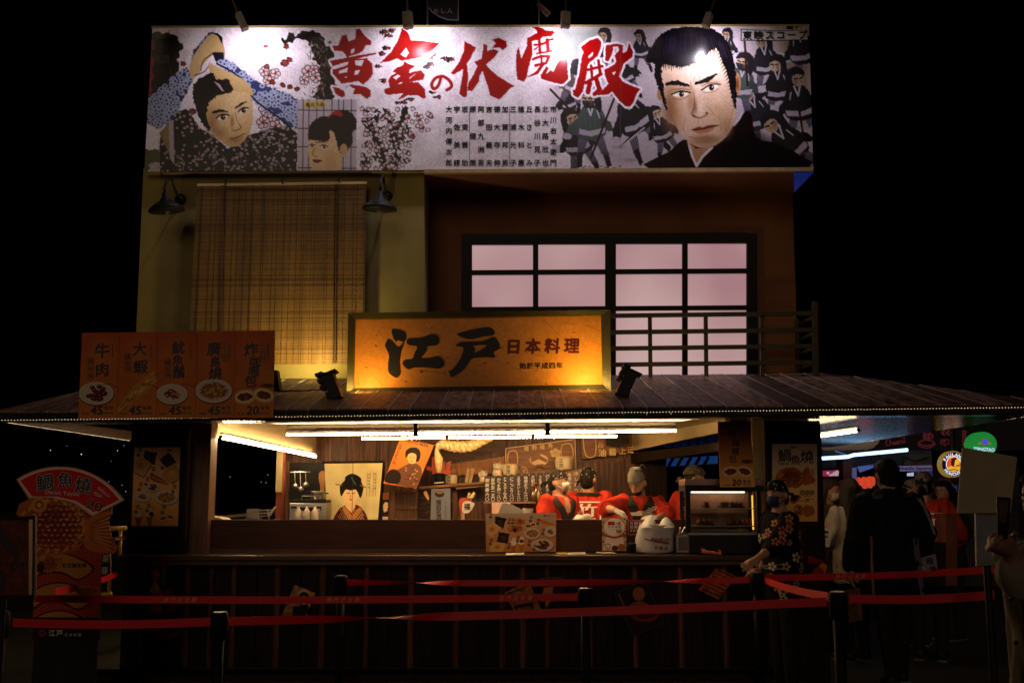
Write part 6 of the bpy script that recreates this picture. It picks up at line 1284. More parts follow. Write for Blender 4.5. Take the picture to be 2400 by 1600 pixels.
cv.ell(1076, 1150, 128, 112, (206, 150, 80)); cv.ell(1076, 1150, 118, 103, (236, 226, 214)); cv.rect(1002, 1085, 1080, 1128, (168, 52, 40)); cv.rect(990, 1168, 1040, 1220, (236, 226, 214)); cv.poly([(985, 1262), (1170, 1262), (1205, 1400), (950, 1400)], (228, 214, 196)); cv.stroke([(960, 1240), (1076, 1270), (1195, 1240)], 22, (168, 80, 50), smooth=3)
cv.ell(1000, 1370, 34, 34, (60, 44, 38)); cv.ell(1000, 1370, 26, 26, (228, 214, 196)); cv.ell(1085, 1390, 40, 30, (90, 50, 34)); cv.ell(1160, 1380, 44, 40, (176, 104, 54)); done(cv)
lt = Lt(9.327, 'D'); lt.row('立減', 1098, 1108, 1118, 1108, 22, bold=.02); lt.word('5', 1126, 1152, 1124, 36, bold=.04); lt.row('掃碼優惠', 1020, 1148, 1135, 1148, 22, bold=.02); lt.word('88', 1100, 1160, 1216, 40, bold=.05); lt.word('L', 992, 1010, 1384, 26, bold=.05); lt.build('lettering', inkmat('red_brown_ink', (140, 54, 34)), cv.t)
cv = sheet('red_notice', 'dark red notice with white characters behind the plastic bag', 'notice', [(1222, 1062), (1420, 1060), (1420, 1245), (1226, 1245)], 9.36, 50, (120, 28, 26), crop='D'); cv.map('D'); cv.stroke([(1236, 1075), (1420, 1075)], 6, (210, 180, 170)); cv.stroke([(1236, 1075), (1238, 1235), (1420, 1235)], 6, (210, 180, 170)); done(cv)
lt = Lt(9.357, 'D'); lt.row('只限使', 1275, 1110, 1375, 1108, 42, bold=.02); lt.row('用微信', 1275, 1152, 1375, 1150, 42, bold=.02); lt.row('謝謝合作', 1270, 1192, 1370, 1190, 24, bold=.02); lt.build('lettering', WHITE, cv.t)
# plastic carrier bag: lofted, with two handles
BG = thing('plastic_bag', 'white plastic carrier bag with knotted handles on the counter', 'bag'); DBG = 9.17
bagm = mat('white_plastic_film', (.80, .74, .70), .35, var=.08, scale=10, bump=.5)
prof = [(1440, 1310, 1740), (1415, 1305, 1748), (1360, 1315, 1752), (1280, 1325, 1758), (1200, 1340, 1760), (1150, 1352, 1762), (1120, 1370, 1760)]
n_ = 36; vs = []
for j, (y, x0, x1) in enumerate(prof):
    for k_ in range(n_):
        a = 2*math.pi*k_/n_; cx, hw = (x0+x1)/2, (x1-x0)/2; wob = 1+.035*math.sin(5*a+j*1.7)+.02*math.sin(11*a+j)
        p = PQ('D', cx+hw*math.cos(a)*wob, y+6*math.sin(3*a+j), DBG+.10); p.y += .085*math.sin(a)*wob; vs.append(p)
m_ = MB(); m_.add(vs, [(j*n_+k_, j*n_+(k_+1) % n_, (j+1)*n_+(k_+1) % n_, (j+1)*n_+k_) for j in range(len(prof)-1) for k_ in range(n_)] + [tuple(range(n_))]); m_.build('body', bagm, BG, smooth=True)
for xs, yt, xm in (((1366, 1545), 1008, 1500), ((1580, 1762), 1034, 1672)):
    st = []
    for j in range(7):
        q = j/6; w2 = (xs[1]-xs[0])/2*(1-q)**.8+12; cx = (xs[0]+xs[1])/2*(1-q)+xm*q; y = 1152+(yt-1152)*q
        for k_ in range(16): a = 2*math.pi*k_/16; p = PQ('D', cx+w2*math.cos(a)*(1+.06*math.sin(3*a+j)), y, DBG+.10); p.y += (.075*(1-q)+.012)*math.sin(a); st.append(p)
    MB().add(st, [(j*16+k_, j*16+(k_+1) % 16, (j+1)*16+(k_+1) % 16, (j+1)*16+k_) for j in range(6) for k_ in range(16)] + [tuple(96+k_ for k_ in range(16))]).build('handle', bagm, BG, smooth=True)
lt = Lt(9.160, 'D'); lt.word('F3', 1500, 1562, 1312, 44, bold=.05, rot=.1); lt.row('佳夢人禮', 1588, 1290, 1690, 1292, 34, bold=.02); lt.poly([(1420, 1280), (1705, 1325), (1705, 1342), (1420, 1292)]); lt.row('外賣袋', 1560, 1385, 1670, 1395, 44, bold=.02); lt.build('lettering', inkmat('red_brown_ink', (0, 0, 0)), BG)
tag(MB().lathe(PQ('D', 1278, 1446, 9.2), [(.036, 0), (.038, .06), (.042, .08), (.03, .082), (.02, .09)], 18).build('black_jar', BLKMET, smooth=True), 'small black jar just left of the plastic bag', 'jar')
NH = thing('napkin_holder', 'steel napkin holder with tongs between bag and food warmer', 'holder'); bb('D', 1792, 1240, 1946, 1444, 9.18, .12, 'box', STEEL, NH, bevel=.006); bb('D', 1815, 1265, 1922, 1418, 9.172, .006, 'window', mat('dull_steel', (.16, .13, .11), .4, .6), NH)
for x0, x1 in ((1820, 1838), (1850, 1890)): MB().bar(PQ('D', x0, 1240, 9.24), PQ('D', x1, 1150, 9.26), .007).build('tongs_arm', STEEL, NH)
for k, (c, pts, m_, lb_) in enumerate((('D', [(390, 1442), (520, 1430), (548, 1462), (430, 1464)], mat('yellow_paper', (.55, .38, .10), .7), 'yellow slip of paper on the counter edge'), ('D', [(540, 1444), (740, 1438), (752, 1462), (545, 1466)], mat('white_paper', (0, 0, 0)), 'white slip of paper beside the yellow one'), ('D', [(855, 1430), (1000, 1426), (1110, 1452), (880, 1448)], mat('white_paper', (0, 0, 0)), 'white slip of paper under the promotion leaflet'), ('C', [(1475, 1428), (1660, 1424), (1668, 1448), (1472, 1450)], mat('white_paper', (0, 0, 0)), 'white slip of paper under the counter menu'))):
    q = [PZ(*Q(c, *p), zsh + .003 + .001*k) for p in pts]; tag(MB().slab(q, (0, 0, .002)).build('paper_slip', m_), lb_, 'paper', 'papers on the counter')

# ================================================================ glass food warmer
FW = thing('food_warmer', 'glass food warmer with two shelves of snacks at the right of the counter', 'food warmer')
DWm = 9.12
xa, xb = PQ('E', 245, 900, DWm).x, PQ('E', 885, 900, DWm).x; z0w, z1w = PQ('E', 500, 1395, DWm).z, PQ('E', 500, 668, DWm).z; zb_ = PQ('E', 500, 1195, DWm).z; yb = DWm + .34
MB().box((xa - .02, DWm, z0w + .004), (xb + .07, yb, zb_ - .01)).build('base', BLKMET, FW, bevel=.008)
MB().box((xa - .03, DWm - .005, zb_ - .012), (xb + .07, yb, zb_ + .006)).build('sill', STEEL, FW)
MB().box((xa - .05, DWm - .01, z1w - .105), (xb + .06, yb, z1w - .062)).build('header', BLKMET, FW); MB().box((xa - .05, DWm + .01, z1w - .06), (xb + .06, yb, z1w)).build('roof', mat('rosy_steel', (.42, .28, .24), .3, .7), FW, bevel=.008)
for x, w_ in ((xa - .045, .04), (xb - .002, .035)):
    for y in (DWm, yb - .03): MB().box((x, y, zb_), (x + w_, y + .03, z1w - .1)).build('upright', BLKMET, FW)
MB().box((xa, DWm + .006, zb_), (xb, DWm + .010, z1w - .1)).build('front_glass', glassmat('clear_glass'), FW); MB().box((xa - .03, DWm + .04, zb_), (xa - .026, yb - .04, z1w - .1)).build('side_glass', glassmat('clear_glass'), FW)
WARM = glow('warm_strip', (1, .55, .12), 1.6)
MB().box((xb - .03, DWm + .06, zb_ + .03), (xb - .022, DWm + .075, z1w - .14)).build('light_strip', WARM, FW); MB().box((xa + .05, yb - .09, z1w - .118), (xb - .05, yb - .07, z1w - .108)).build('heat_lamp', glow('heat_lamp', (1, .62, .36), 6), FW)
for z in (PQ('E', 500, 950, DWm).z, PQ('E', 500, 1120, DWm).z): MB().box((xa, DWm + .03, z - .008), (xb, yb - .03, z)).build('shelf', STEEL, FW)
MB().box((xa, yb - .012, zb_), (xb, yb - .004, z1w - .1)).build('back_panel', mat('warm_back', (.42, .26, .18), .35, var=.2), FW)
CRUST = mat('brown_crust', (.34, .13, .045), .5, var=.45, scale=25, bump=.4); TRAY = mat('dark_tray', (.05, .035, .03), .4)
k_ = 0
for z, items in ((PQ('E', 500, 950, DWm).z, ((380, 430), (540, 625), (640, 760))), (PQ('E', 500, 1120, DWm).z, ((310, 470), (620, 690), (720, 850)))):
    for x0, x1 in items:
        a, b = PQ('E', x0, 1000, DWm + .1).x, PQ('E', x1, 1000, DWm + .1).x; k_ += 1
        tr_ = thing('snack_tray', ('left', 'middle', 'right')[(k_-1) % 3] + ' tray of snacks on the ' + ('upper', 'lower')[(k_-1)//3] + ' shelf of the food warmer', 'tray', 'snack trays in the food warmer'); MB().box((a, DWm + .08, z + .001), (b, yb - .07, z + .014)).build('tray', TRAY, tr_)
        nn = 3
        for q in range(nn): MB().ball((a + (b-a)*(q+.5)/nn, DWm + .15 + .02*(q % 2), z + .034), ((b-a)/nn*.55, .05, .026), 12, 8).build('snack', CRUST, tr_, smooth=True)
TM = thing('card_terminal', 'orange card terminal lying below the food warmer', 'card terminal'); a = PQ('E', 445, 1385, 9.06)
MB().slab([a + Vector((-.085, 0, .02)), a + Vector((.08, -.03, .006)), a + Vector((.085, .05, .03)), a + Vector((-.075, .08, .05))], (0, 0, -.02)).build('case', mat('orange_plastic', (.62, .13, .03), .4), TM, bevel=.004)
MB().slab([a + Vector((-.055, .012, .024)), a + Vector((.055, -.008, .0135)), a + Vector((.06, .035, .028)), a + Vector((-.05, .06, .044))], (0, 0, .003)).build('screen', W_BLACK, TM)
# ================================================================ people
def remeshed(name, mb, m, parent, vox, xf=None, smooth=2, folds=0, fs=(9, 9, 3)):
    me = bpy.data.meshes.new('tmp'); me.from_pydata(mb.v, [], mb.f); me.update()
    bm = bmesh.new(); bm.from_mesh(me); bmesh.ops.remove_doubles(bm, verts=bm.verts, dist=1e-5); bmesh.ops.recalc_face_normals(bm, faces=bm.faces); bm.to_mesh(me); bm.free()
    o = bpy.data.objects.new('tmp', me); COL.objects.link(o)
    md = o.modifiers.new('r', 'REMESH'); md.mode = 'VOXEL'; md.voxel_size = vox; md.use_smooth_shade = True
    if smooth: sm = o.modifiers.new('s', 'SMOOTH'); sm.iterations = smooth; sm.factor = .5
    bpy.context.view_layer.update()
    r = bpy.data.meshes.new_from_object(o.evaluated_get(bpy.context.evaluated_depsgraph_get()))
    bpy.data.objects.remove(o); bpy.data.meshes.remove(me)
    r.name = name; r.materials.clear(); r.materials.append(m); r.polygons.foreach_set('use_smooth', [True]*len(r.polygons))
    if folds:
        seed = Vector((random.uniform(0, 50), random.uniform(0, 50), 0)); nn = [v.normal.copy() for v in r.vertices]
        for v, n_ in zip(r.vertices, nn):
            c = v.co; a = mnoise.noise(Vector((c.x*fs[0], c.y*fs[1], c.z*fs[2] + c.x*fs[2]*.8)) + seed); b = mnoise.noise(Vector((c.x*fs[0]*2.3, c.y*fs[1]*2.3, c.z*fs[2]*2.6)) + seed); v.co = c + n_*folds*((.30-abs(a)*1.9) + .45*b)
    if xf: r.transform(xf)
    q = bpy.data.objects.new(name, r); COL.objects.link(q); q.parent = parent
    return q
def cap(mb, pts, rs, n=12):
    pts = [Vector(p) for p in pts]; mb.tube(pts, list(rs), n)
    for p, r in zip(pts, rs): mb.ball(p, r, n, 8)
SKIN = mat('skin', (.50, .27, .17), .5, var=.10, scale=14); HAIR = mat('black_hair', (.012, .009, .008), .7, var=.6, scale=40, stretch=(6, 6, 1), bump=.8, spec=.2)
RED = mat('red_cotton', (.50, .036, .018), .85, var=.35, scale=6, bump=.9, spec=.15); COLLAR = mat('black_collar', (.014, .012, .014), .8); BAND = mat('black_bandana', (.018, .016, .018), .85, var=.6, scale=30, bump=.8, spec=.12)
DKCL = mat('dark_cloth', (.009, .008, .009), .9, var=.3, scale=12, bump=.3); GLOVE = mat('white_glove', (.74, .66, .58), .6, bump=.3)
class Person:
    def __init__(s, label, px, py, D, yaw, floor, hyaw=0, hpitch=0, lean=0, group='people'):
        s.t = thing('person', label, 'person', group); hc = P(px, py, D); s.floor = floor
        s.k = (hc.z - floor) / 1.585 / (1 - .06*abs(lean)); s.lean = lean
        Rz = Matrix.Rotation(yaw, 4, 'Z'); off = Rz @ Vector((0, -lean*.55*s.k, 0))
        s.xf = Matrix.Translation(Vector((hc.x - off.x, hc.y - off.y, floor))) @ Rz @ Matrix.Scale(s.k, 4)
        s.inv = s.xf.inverted()
        s.neck = s.pt(0, .01, 1.455); s.H = Matrix.Translation(s.neck) @ Matrix.Rotation(hyaw, 4, 'Z') @ Matrix.Rotation(hpitch, 4, 'X')
        s.sk = MB()
    def pt(s, x, y, z):                      # leaning body: upper body swings forward over the hips
        b = max(0, z - .95); return Vector((x, y - s.lean*b, z - .12*abs(s.lean)*b))
    def w(s, px, py, D): return s.inv @ P(px, py, D)          # photo point in body coordinates
    def h(s, x, y, z): return s.H @ Vector((x, y, z))
    def ball(s, mb, c, r, n=14, m=10):
        b = MB(); b.ball((0, 0, 0), r, n, m); mb.add([s.H @ (Vector(c) + Vector(v)) for v in b.v], b.f)
    def head(s, skin=SKIN, ears=True, neck=True):
        m = s.sk; s.ball(m, (0, -.005, .135), (.078, .097, .112)); s.ball(m, (0, -.035, .075), (.058, .062, .062))
        cap(m, [s.h(0, -.088, .135), s.h(0, -.106, .098)], [.010, .014], 8)
        s.ball(m, (0, -.095, .062), (.024, .012, .010), 8, 6)
        if ears:
            for q in (-1, 1): s.ball(m, (q*.080, .012, .118), (.012, .022, .032), 8, 8)
        cap(m, [s.pt(0, .02, 1.40), s.h(0, .01, .07)], [.060, .054])
    def face(s, brow=HAIR):
        for q in (-1, 1):
            e = MB(); b = MB(); b.ball((0, 0, 0), (.0145, .006, .0065), 10, 6); e.add([s.h(q*.031, -.0905, .128) + s.H.to_3x3() @ Vector(v) for v in b.v], b.f)
            o = e.build('eye', mat('eye_white', (.55, .50, .45), .3), s.t); o.data.transform(s.xf)
            e = MB(); b = MB(); b.ball((0, 0, 0), (.0065, .004, .0065), 8, 6); e.add([s.h(q*.031, -.0955, .128) + s.H.to_3x3() @ Vector(v) for v in b.v], b.f); o = e.build('iris', HAIR, s.t); o.data.transform(s.xf)
            e = MB(); e.tube([s.h(q*.012, -.098, .146), s.h(q*.032, -.0965, .153), s.h(q*.052, -.086, .147)], [.0035, .0045, .0025], 6); o = e.build('eyebrow', brow, s.t); o.data.transform(s.xf)
    def patch(s, name, m, r, th0, th1, ph0, ph1, c=(0, -.005, .135), n=14, k=10, par=None, bumpf=0):
        """a piece of shell round the head: th from straight ahead (radians, left-right), ph elevation"""
        vs = []; rr = [(r[0], r[1], r[2]), (r[0]*.96, r[1]*.96, r[2]*.96)]
        for a in rr:
            for j in range(k+1):
                ph = ph0+(ph1-ph0)*j/k
                for i in range(n+1):
                    th = th0+(th1-th0)*i/n; f = 1+bumpf*(math.sin(7*th+5*ph)+.6*math.sin(11*th-9*ph+1)+.4*math.sin(23*th+4*ph))*math.cos(ph)**.5
                    vs.append(s.h(c[0]+a[0]*math.sin(th)*math.cos(ph)*f, c[1]-a[1]*math.cos(th)*math.cos(ph)*f, c[2]+a[2]*math.sin(ph)*f))
        N = (n+1)*(k+1); W = n+1; fs = []
        for j in range(k):
            for i in range(n): q = j*W+i; fs += [(q, q+1, q+W+1, q+W), (N+q, N+q+W, N+q+W+1, N+q+1)]
        for i in range(n): fs += [(i, N+i, N+i+1, i+1), (k*W+i, k*W+i+1, N+k*W+i+1, N+k*W+i)]
        for j in range(k): fs += [(j*W, (j+1)*W, N+(j+1)*W, N+j*W), (j*W+n, N+j*W+n, N+(j+1)*W+n, (j+1)*W+n)]
        o = MB().add(vs, fs).build(name, m, par or s.t, smooth=True); o.data.transform(s.xf); return o
    def mask(s, m, low=0):
        s.patch('face_mask', m, (.072, .112, .080), -1.0, 1.0, -.92-low, .30-low*1.3, c=(0, -.006, .090))
        for q in (-1, 1):
            for z in (.10, .055):
                e = MB(); e.tube([s.h(q*.062, -.065, z-low*.06), s.h(q*.086, .02, .115)], .0025, 5); o = e.build('mask_loop', m, s.t); o.data.transform(s.xf)
    def bandana(s, m, tail=True, spots=None, tilt=0, puff=1.0):
        mb = MB(); s.ball(mb, (0, .006, .160), (.090*puff, .108*puff, .088*puff), 20, 12)
        # keep the part above the brow
        o = s.patch('bandana', m, (.083*puff, .102*puff, .104*puff), -math.pi, math.pi, .20, math.pi/2-.02, c=(0, -.002, .143), n=48, k=14, bumpf=.022)
        e = MB(); ring = [s.h(.083*puff*math.sin(a), -.002-.100*puff*math.cos(a), .166-.035*(1-math.cos(a))/2) for a in np.linspace(-math.pi, math.pi, 25)]; e.tube(ring, [.005+.003*math.sin(i*1.7) for i in range(len(ring))], 6); q = e.build('band_roll', m, o); q.data.transform(s.xf)
        if tail:
            for sx in (-1, 1):
                e = MB(); e.tube([s.h(.012*sx, .112, .135), s.h(.035*sx, .150, .13), s.h(.05*sx, .175, .085)], [.012, .016, .006], 6); q = e.build('knot_tail', m, o, smooth=True); q.data.transform(s.xf)
        if spots:
            for i in range(16):
                a, ph = RNG.uniform(-3.1, 3.1), RNG.uniform(.15, 1.2); p = s.h(.085*puff*math.sin(a)*math.cos(ph), -.002-.104*puff*math.cos(a)*math.cos(ph), .143+.106*puff*math.sin(ph)); b = MB(); b.ball(p, .007, 6, 4); q = b.build('dot', spots, o); q.data.transform(s.xf)
        return o
    def hair(s, m=HAIR, long=0, fringe=True):
        mb = MB(); s.ball(mb, (0, .018, .158) if fringe or long else (0, .016, .140), (.090, .104, .100) if fringe or long else (.080, .092, .085), 18, 12)
        if long:
            for x in np.linspace(-.072, .072, 5): cap(mb, [s.h(x, .06, .14), s.h(x*1.15, .085, 0), s.pt(x*1.3, .11, 1.455-long)], [.045, .045, .03], 8)
            for q in (-1, 1): cap(mb, [s.h(q*.078, .0, .15), s.h(q*.088, .01, .03), s.pt(q*.10, .0, 1.45-long*.8)], [.025, .03, .015], 8)
        else:
            s.ball(mb, (0, .04, .085), (.072, .07, .06), 12, 8)
        if fringe: s.ball(mb, (0, -.045, .205), (.072, .055, .030), 12, 8)
        return remeshed('hair', mb, m, s.t, .008, s.xf, 1, .006, (38, 38, 6))
    def hand(s, wr, d, up, curl=.5, spread=.25, mbx=None):
        m = mbx or s.sk; d = Vector(d).normalized(); up = Vector(up); up = (up - d*up.dot(d)).normalized(); sd = d.cross(up)
        cap(m, [wr, wr + d*.085], [.026, .032], 10)
        for q in (-.5, .5): cap(m, [wr + d*.02 + sd*q*.03, wr + d*.085 + sd*q*.045], [.018, .017], 8)
        for i, (L, o_) in enumerate(((.066, -1.5), (.076, -.5), (.072, .5), (.056, 1.5))):
            b = wr + d*.088 + sd*o_*.0195; d1 = (d + sd*o_*spread*.25 - up*curl*.5).normalized(); d2 = (d1 - up*curl*1.0).normalized(); d3 = (d2 - up*curl*.8).normalized()
            p1 = b + d1*L*.5; p2 = p1 + d2*L*.32; p3 = p2 + d3*L*.25; cap(m, [b, p1, p2, p3], [.0098, .0092, .0085, .0075], 8)
        b = wr + d*.03 - sd*.028; p1 = b + (d*.6 - sd*.8 - up*.2).normalized()*.04; p2 = p1 + (d*.9 - sd*.25 - up*curl*.6).normalized()*.032; cap(m, [b, p1, p2], [.014, .0115, .009], 8)
    def forearm(s, el, wr):
        el = Vector(el); sd = 1 if el.x > 0 else -1; sh = s.pt(sd*.15, .01, 1.37); cap(s.sk, [s.pt(0, .01, 1.38), sh, lerp(sh, el, .5), el], [.06, .05, .045, .042], 10); cap(s.sk, [el, lerp(Vector(el), Vector(wr), .35), wr], [.042, .042, .027], 12)
    def finish(s, vox=.0085, m=SKIN):
        cap(s.sk, [s.pt(0, .01, 1.40), s.pt(0, 0, 1.2), s.pt(0, 0, .95)], [.075, .10, .10], 12)
        for q in (-1, 1): cap(s.sk, [(0, 0, .94), (q*.085, 0, .90), (q*.088, 0, .74)], [.09, .075, .05], 10)
        return remeshed('body', s.sk, m, s.t, vox, s.xf, 2)
    def rings(s, R):
        n = 24; vs = []
        for z, rx, ry, cy_ in R:
            c = s.pt(0, cy_, z); vs += [c + Vector((rx*math.sin(2*math.pi*k/n), -ry*math.cos(2*math.pi*k/n), 0)) for k in range(n)]
        m = len(R); return vs, [(j*n+k, j*n+(k+1) % n, (j+1)*n+(k+1) % n, (j+1)*n+k) for j in range(m-1) for k in range(n)] + [tuple(range(n-1, -1, -1)), tuple((m-1)*n+k for k in range(n))]
    COAT = [(.72, .205, .150, .0), (.92, .195, .145, 0), (1.08, .185, .132, 0), (1.22, .195, .130, 0), (1.34, .205, .125, .005), (1.405, .170, .105, .01), (1.44, .095, .075, .015)]
    def coat(s, m, arms, R=None, name='coat', sl=.072, vox=.014, col=None):
        """arms: list of (side, elbow, end of sleeve)"""
        R = R or s.COAT; s.R = R; mb = MB(); mb.add(*s.rings(R))
        for sd, el, en in arms:
            sh = s.pt(sd*getattr(s, 'sw', .165), .01, 1.375); cap(mb, [sh, lerp(sh, Vector(el), .5), el], [sl, sl*.98, sl*.92], 12)
            if en is not None: cap(mb, [el, en], [sl*.92, sl*.95], 12)
        return remeshed(name, mb, m, s.t, vox, s.xf, 2, .019, (12, 12, 4.5))
    def surf(s, a, z, off=.004):              # a point on the coat, a = angle from straight ahead (+ is the person's left, +x)
        R = s.R
        for j in range(len(R)-1):
            if R[j][0] <= z <= R[j+1][0]:
                q = (z-R[j][0])/(R[j+1][0]-R[j][0]); v = [R[j][i]*(1-q)+R[j+1][i]*q for i in range(4)]; break
        else: v = R[-1]
        c = s.pt(0, v[3], z); return c + Vector(((v[1]+off)*math.sin(a), -(v[2]+off)*math.cos(a), 0))
    def strip(s, name, m, path, wd, off=.006, par=None):
        """a band lying on the coat along (angle, z) points"""
        vs = []; pts = crom(path, 4, False); n = len(pts)
        for i, (a, z) in enumerate(pts):
            b0, b1 = pts[max(i-1, 0)], pts[min(i+1, n-1)]; da, dz = (b1[0]-b0[0])*.17, b1[1]-b0[1]; l = math.hypot(da, dz) or 1
            for o_, th in ((-1, off), (1, off), (1, -.012), (-1, -.012)): vs.append(s.surf(a + o_*wd/2*(-dz/l)/.17, min(1.44, z + o_*wd/2*(da/l)), th))
        fs = [(i*4+k, i*4+(k+1) % 4, (i+1)*4+(k+1) % 4, (i+1)*4+k) for i in range(n-1) for k in range(4)] + [(0, 1, 2, 3), tuple((n-1)*4+k for k in range(4))]
        o = MB().add(vs, fs).build(name, m, par or s.t, smooth=False); o.data.transform(s.xf); return o
    def decal(s, name, m, polys, a0, z0, sc, off=.0075):
        mb = MB()
        for p in polys:
            v = [s.surf(a0 + x*sc/.17, z0 + y*sc, off) for x, y in p]; mb.add(v, [tuple(range(len(v)))])
        o = mb.build(name, m, s.t); o.data.transform(s.xf); o['kind'] = 'stuff'; return o
    def legs(s, m=DKCL, shoe=None, step=0):
        mb = MB()
        for q in (-1, 1):
            y = q*step; cap(mb, [(q*.085, 0, .90), (q*.092, y*.45-.01, .50), (q*.095, y, .10)], [.098, .072, .055], 12)
        cap(mb, [(-.06, 0, .93), (.06, 0, .93)], [.115, .115], 12)
        remeshed('trousers', mb, m, s.t, .014, s.xf, 2, .008, (11, 11, 5))
        for q in (-1, 1):
            b = MB(); y = q*step; cap(b, [(q*.095, y+.03, .055), (q*.097, y-.09, .04), (q*.098, y-.16, .034)], [.046, .044, .034], 10); o = remeshed('shoe', b, shoe or BLKMET, s.t, .012, s.xf, 1)
            u = MB().box((q*.097-.042, y-.20, 0), (q*.097+.042, y+.08, .022)).build('sole', mat('dull_sole', (.09, .10, .15), .6), o, bevel=.006); u.data.transform(s.xf)
def swirl(n=12):
    out = []
    for k in range(n):
        a = 2*math.pi*k/n; pts = []
        for r, o_, w_ in ((.28, 0, .05), (.6, .22, .12), (.95, .52, .10), (1.05, .62, .02)): pts.append((r, a+o_, w_))
        L = [(r*math.cos(t+w_), r*math.sin(t+w_)) for r, t, w_ in pts]; R_ = [(r*math.cos(t-w_), r*math.sin(t-w_)) for r, t, w_ in pts][::-1]; out.append(L+R_)
    return out
def glyphpolys(ch, x, y, h, b=.03):
    v, f = glyph(ch); q = [((a-_gc[0])/_gs*h+x, (c-_gc[1])/_gs*h+y) for a, c in v]; out = []
    for dx in (-b*h, b*h): out += [[(q[i][0]+dx, q[i][1]) for i in p] for p in f]
    return out
FL = P(0, 0, 1)
def happi(p, arms, collar=True, R=None):
    p.coat(RED, arms, R, 'happi_coat', .085)
    if collar:
        for q in (-1, 1): p.strip('collar_band', COLLAR, [(q*1.35, 1.425), (q*.75, 1.40), (q*.30, 1.28), (q*.06, 1.10), (-q*.05, .78)], .055, .016 + (.004 if q > 0 else 0))
    for sd, el, en in arms:
        if en is None: continue
        d = (Vector(en)-Vector(el)).normalized(); o = MB().tube([Vector(en)-d*.004, Vector(en)+d*.03], [.088, .084], 14).build('cuff', RED, p.t); o.data.transform(p.xf)
KF = ZK
# 1 masked cook, looking right
p = Person('cook in red happi coat, black bandana and white mask looking right', 1312, 1128, 10.55, math.radians(40), KF, math.radians(28), math.radians(-4), .05, 'kitchen staff')
el, er = p.pt(.27, -.02, 1.12), p.pt(-.27, -.02, 1.12); wl, wr_ = p.pt(.22, -.24, 1.02), p.pt(-.20, -.26, 1.02)
p.head(); p.forearm(el, wl); p.forearm(er, wr_); p.hand(wl, (-.2, -1, -.1), (0, 0, 1)); p.hand(wr_, (.2, -1, -.1), (0, 0, 1)); p.finish(); p.face(); p.hair(long=0, fringe=False); p.bandana(BAND, spots=mat('grey_dot', (.35, .34, .34), .6)); p.mask(mat('white_mask', (.72, .66, .64), .7))
happi(p, [(1, el, lerp(el, wl, .45)), (-1, er, lerp(er, wr_, .45))]); p.strip('chest', SKIN, [(0, 1.43), (0, 1.36), (0, 1.27)], .05, .012); p.decal('crest', WHITE, swirl(), .55, 1.25, .055, .075); p.legs()
# 2 cook seen from behind
p = Person('cook in red happi coat seen from behind with crest on the back', 1382, 1122, 11.0, math.radians(168), KF, math.radians(-20), math.radians(-12), .22, 'kitchen staff')
el, er = p.pt(.28, -.06, 1.13), p.pt(-.28, -.06, 1.13); wl, wr_ = p.pt(.18, -.30, 1.05), p.pt(-.18, -.30, 1.05)
p.head(); p.forearm(el, wl); p.forearm(er, wr_); p.hand(wl, (-.3, -1, 0), (0, 0, 1)); p.hand(wr_, (.3, -1, 0), (0, 0, 1)); p.finish(); p.hair(fringe=False); p.bandana(BAND, spots=mat('grey_dot', (0, 0, 0)))
happi(p, [(1, el, lerp(el, wl, .5)), (-1, er, lerp(er, wr_, .5))], R=[(.72, .215, .155, .0), (.92, .21, .155, 0), (1.08, .205, .145, 0), (1.22, .21, .140, 0), (1.34, .215, .13, .005), (1.405, .180, .11, .01), (1.44, .095, .075, .015)])
p.strip('collar_band', COLLAR, [(math.pi-1.5, 1.43), (math.pi-.5, 1.435), (math.pi+.5, 1.435), (math.pi+1.5, 1.43)], .05, .020)
fr = [[(-1, -1.5), (1, -1.5), (1, -1.38), (-1, -1.38)], [(-1, 1.38), (1, 1.38), (1, 1.5), (-1, 1.5)], [(-1, -1.5), (-.9, -1.5), (-.9, 1.5), (-1, 1.5)], [(.9, -1.5), (1, -1.5), (1, 1.5), (.9, 1.5)]]
mx = lambda L: [[(-x, y) for x, y in q] for q in L]
p.decal('back_crest', WHITE, fr + glyphpolys('竹', 0, .62, 1.35) + glyphpolys('寿', 0, -.66, 1.35), math.pi, 1.19, .105, .034); p.legs()
# 3 cook with grey hat
p = Person('smiling cook in red happi coat and grey cap bending over a tray', 1500, 1131, 10.35, math.radians(-4), KF, math.radians(-28), math.radians(26), .32, 'kitchen staff')
el = p.w(*Q('D', 975, 935), 10.05); er = p.w(*Q('D', 1690, 1000), 10.2)
# person faces the camera, so photo-left is his right (-x)
wl = p.w(*Q('D', 1085, 955), 9.85); wr_ = p.w(*Q('D', 1560, 1050), 9.9)
p.head(); p.forearm(el, wl); p.forearm(er, wr_); p.finish(); p.face(); p.hair(fringe=False)
gm = MB(); p.hand(wl, (.75, -.35, -.45), (.2, -.4, .9), .75, .1, gm); p.hand(wr_, (-.9, -.4, .1), (0, -.3, 1), .5, .1, gm); remeshed('gloves', gm, GLOVE, p.t, .0075, p.xf, 1)
CAP = mat('grey_cap', (.20, .19, .175), .8, var=.1, bump=.25, scale=20)
cp = p.patch('cap', CAP, (.084, .103, .150), -math.pi, math.pi, .16, 1.2, c=(0, -.002, .145), n=28, k=8, bumpf=.03); e = MB(); e.ball(p.h(.005, .02, .255), (.066, .070, .040), 14, 8); e.tube([p.h(.04, .03, .285), p.h(.07, .05, .31), p.h(.085, .07, .26)], .005, 6); q = e.build('cap_crown', CAP, cp, smooth=True); q.data.transform(p.xf)
p.mask(mat('black_mask', (.02, .02, .022), .7), low=.35)
happi(p, [(-1, el, lerp(el, wl, .12)), (1, er, lerp(er, wr_, .3))], collar=False)
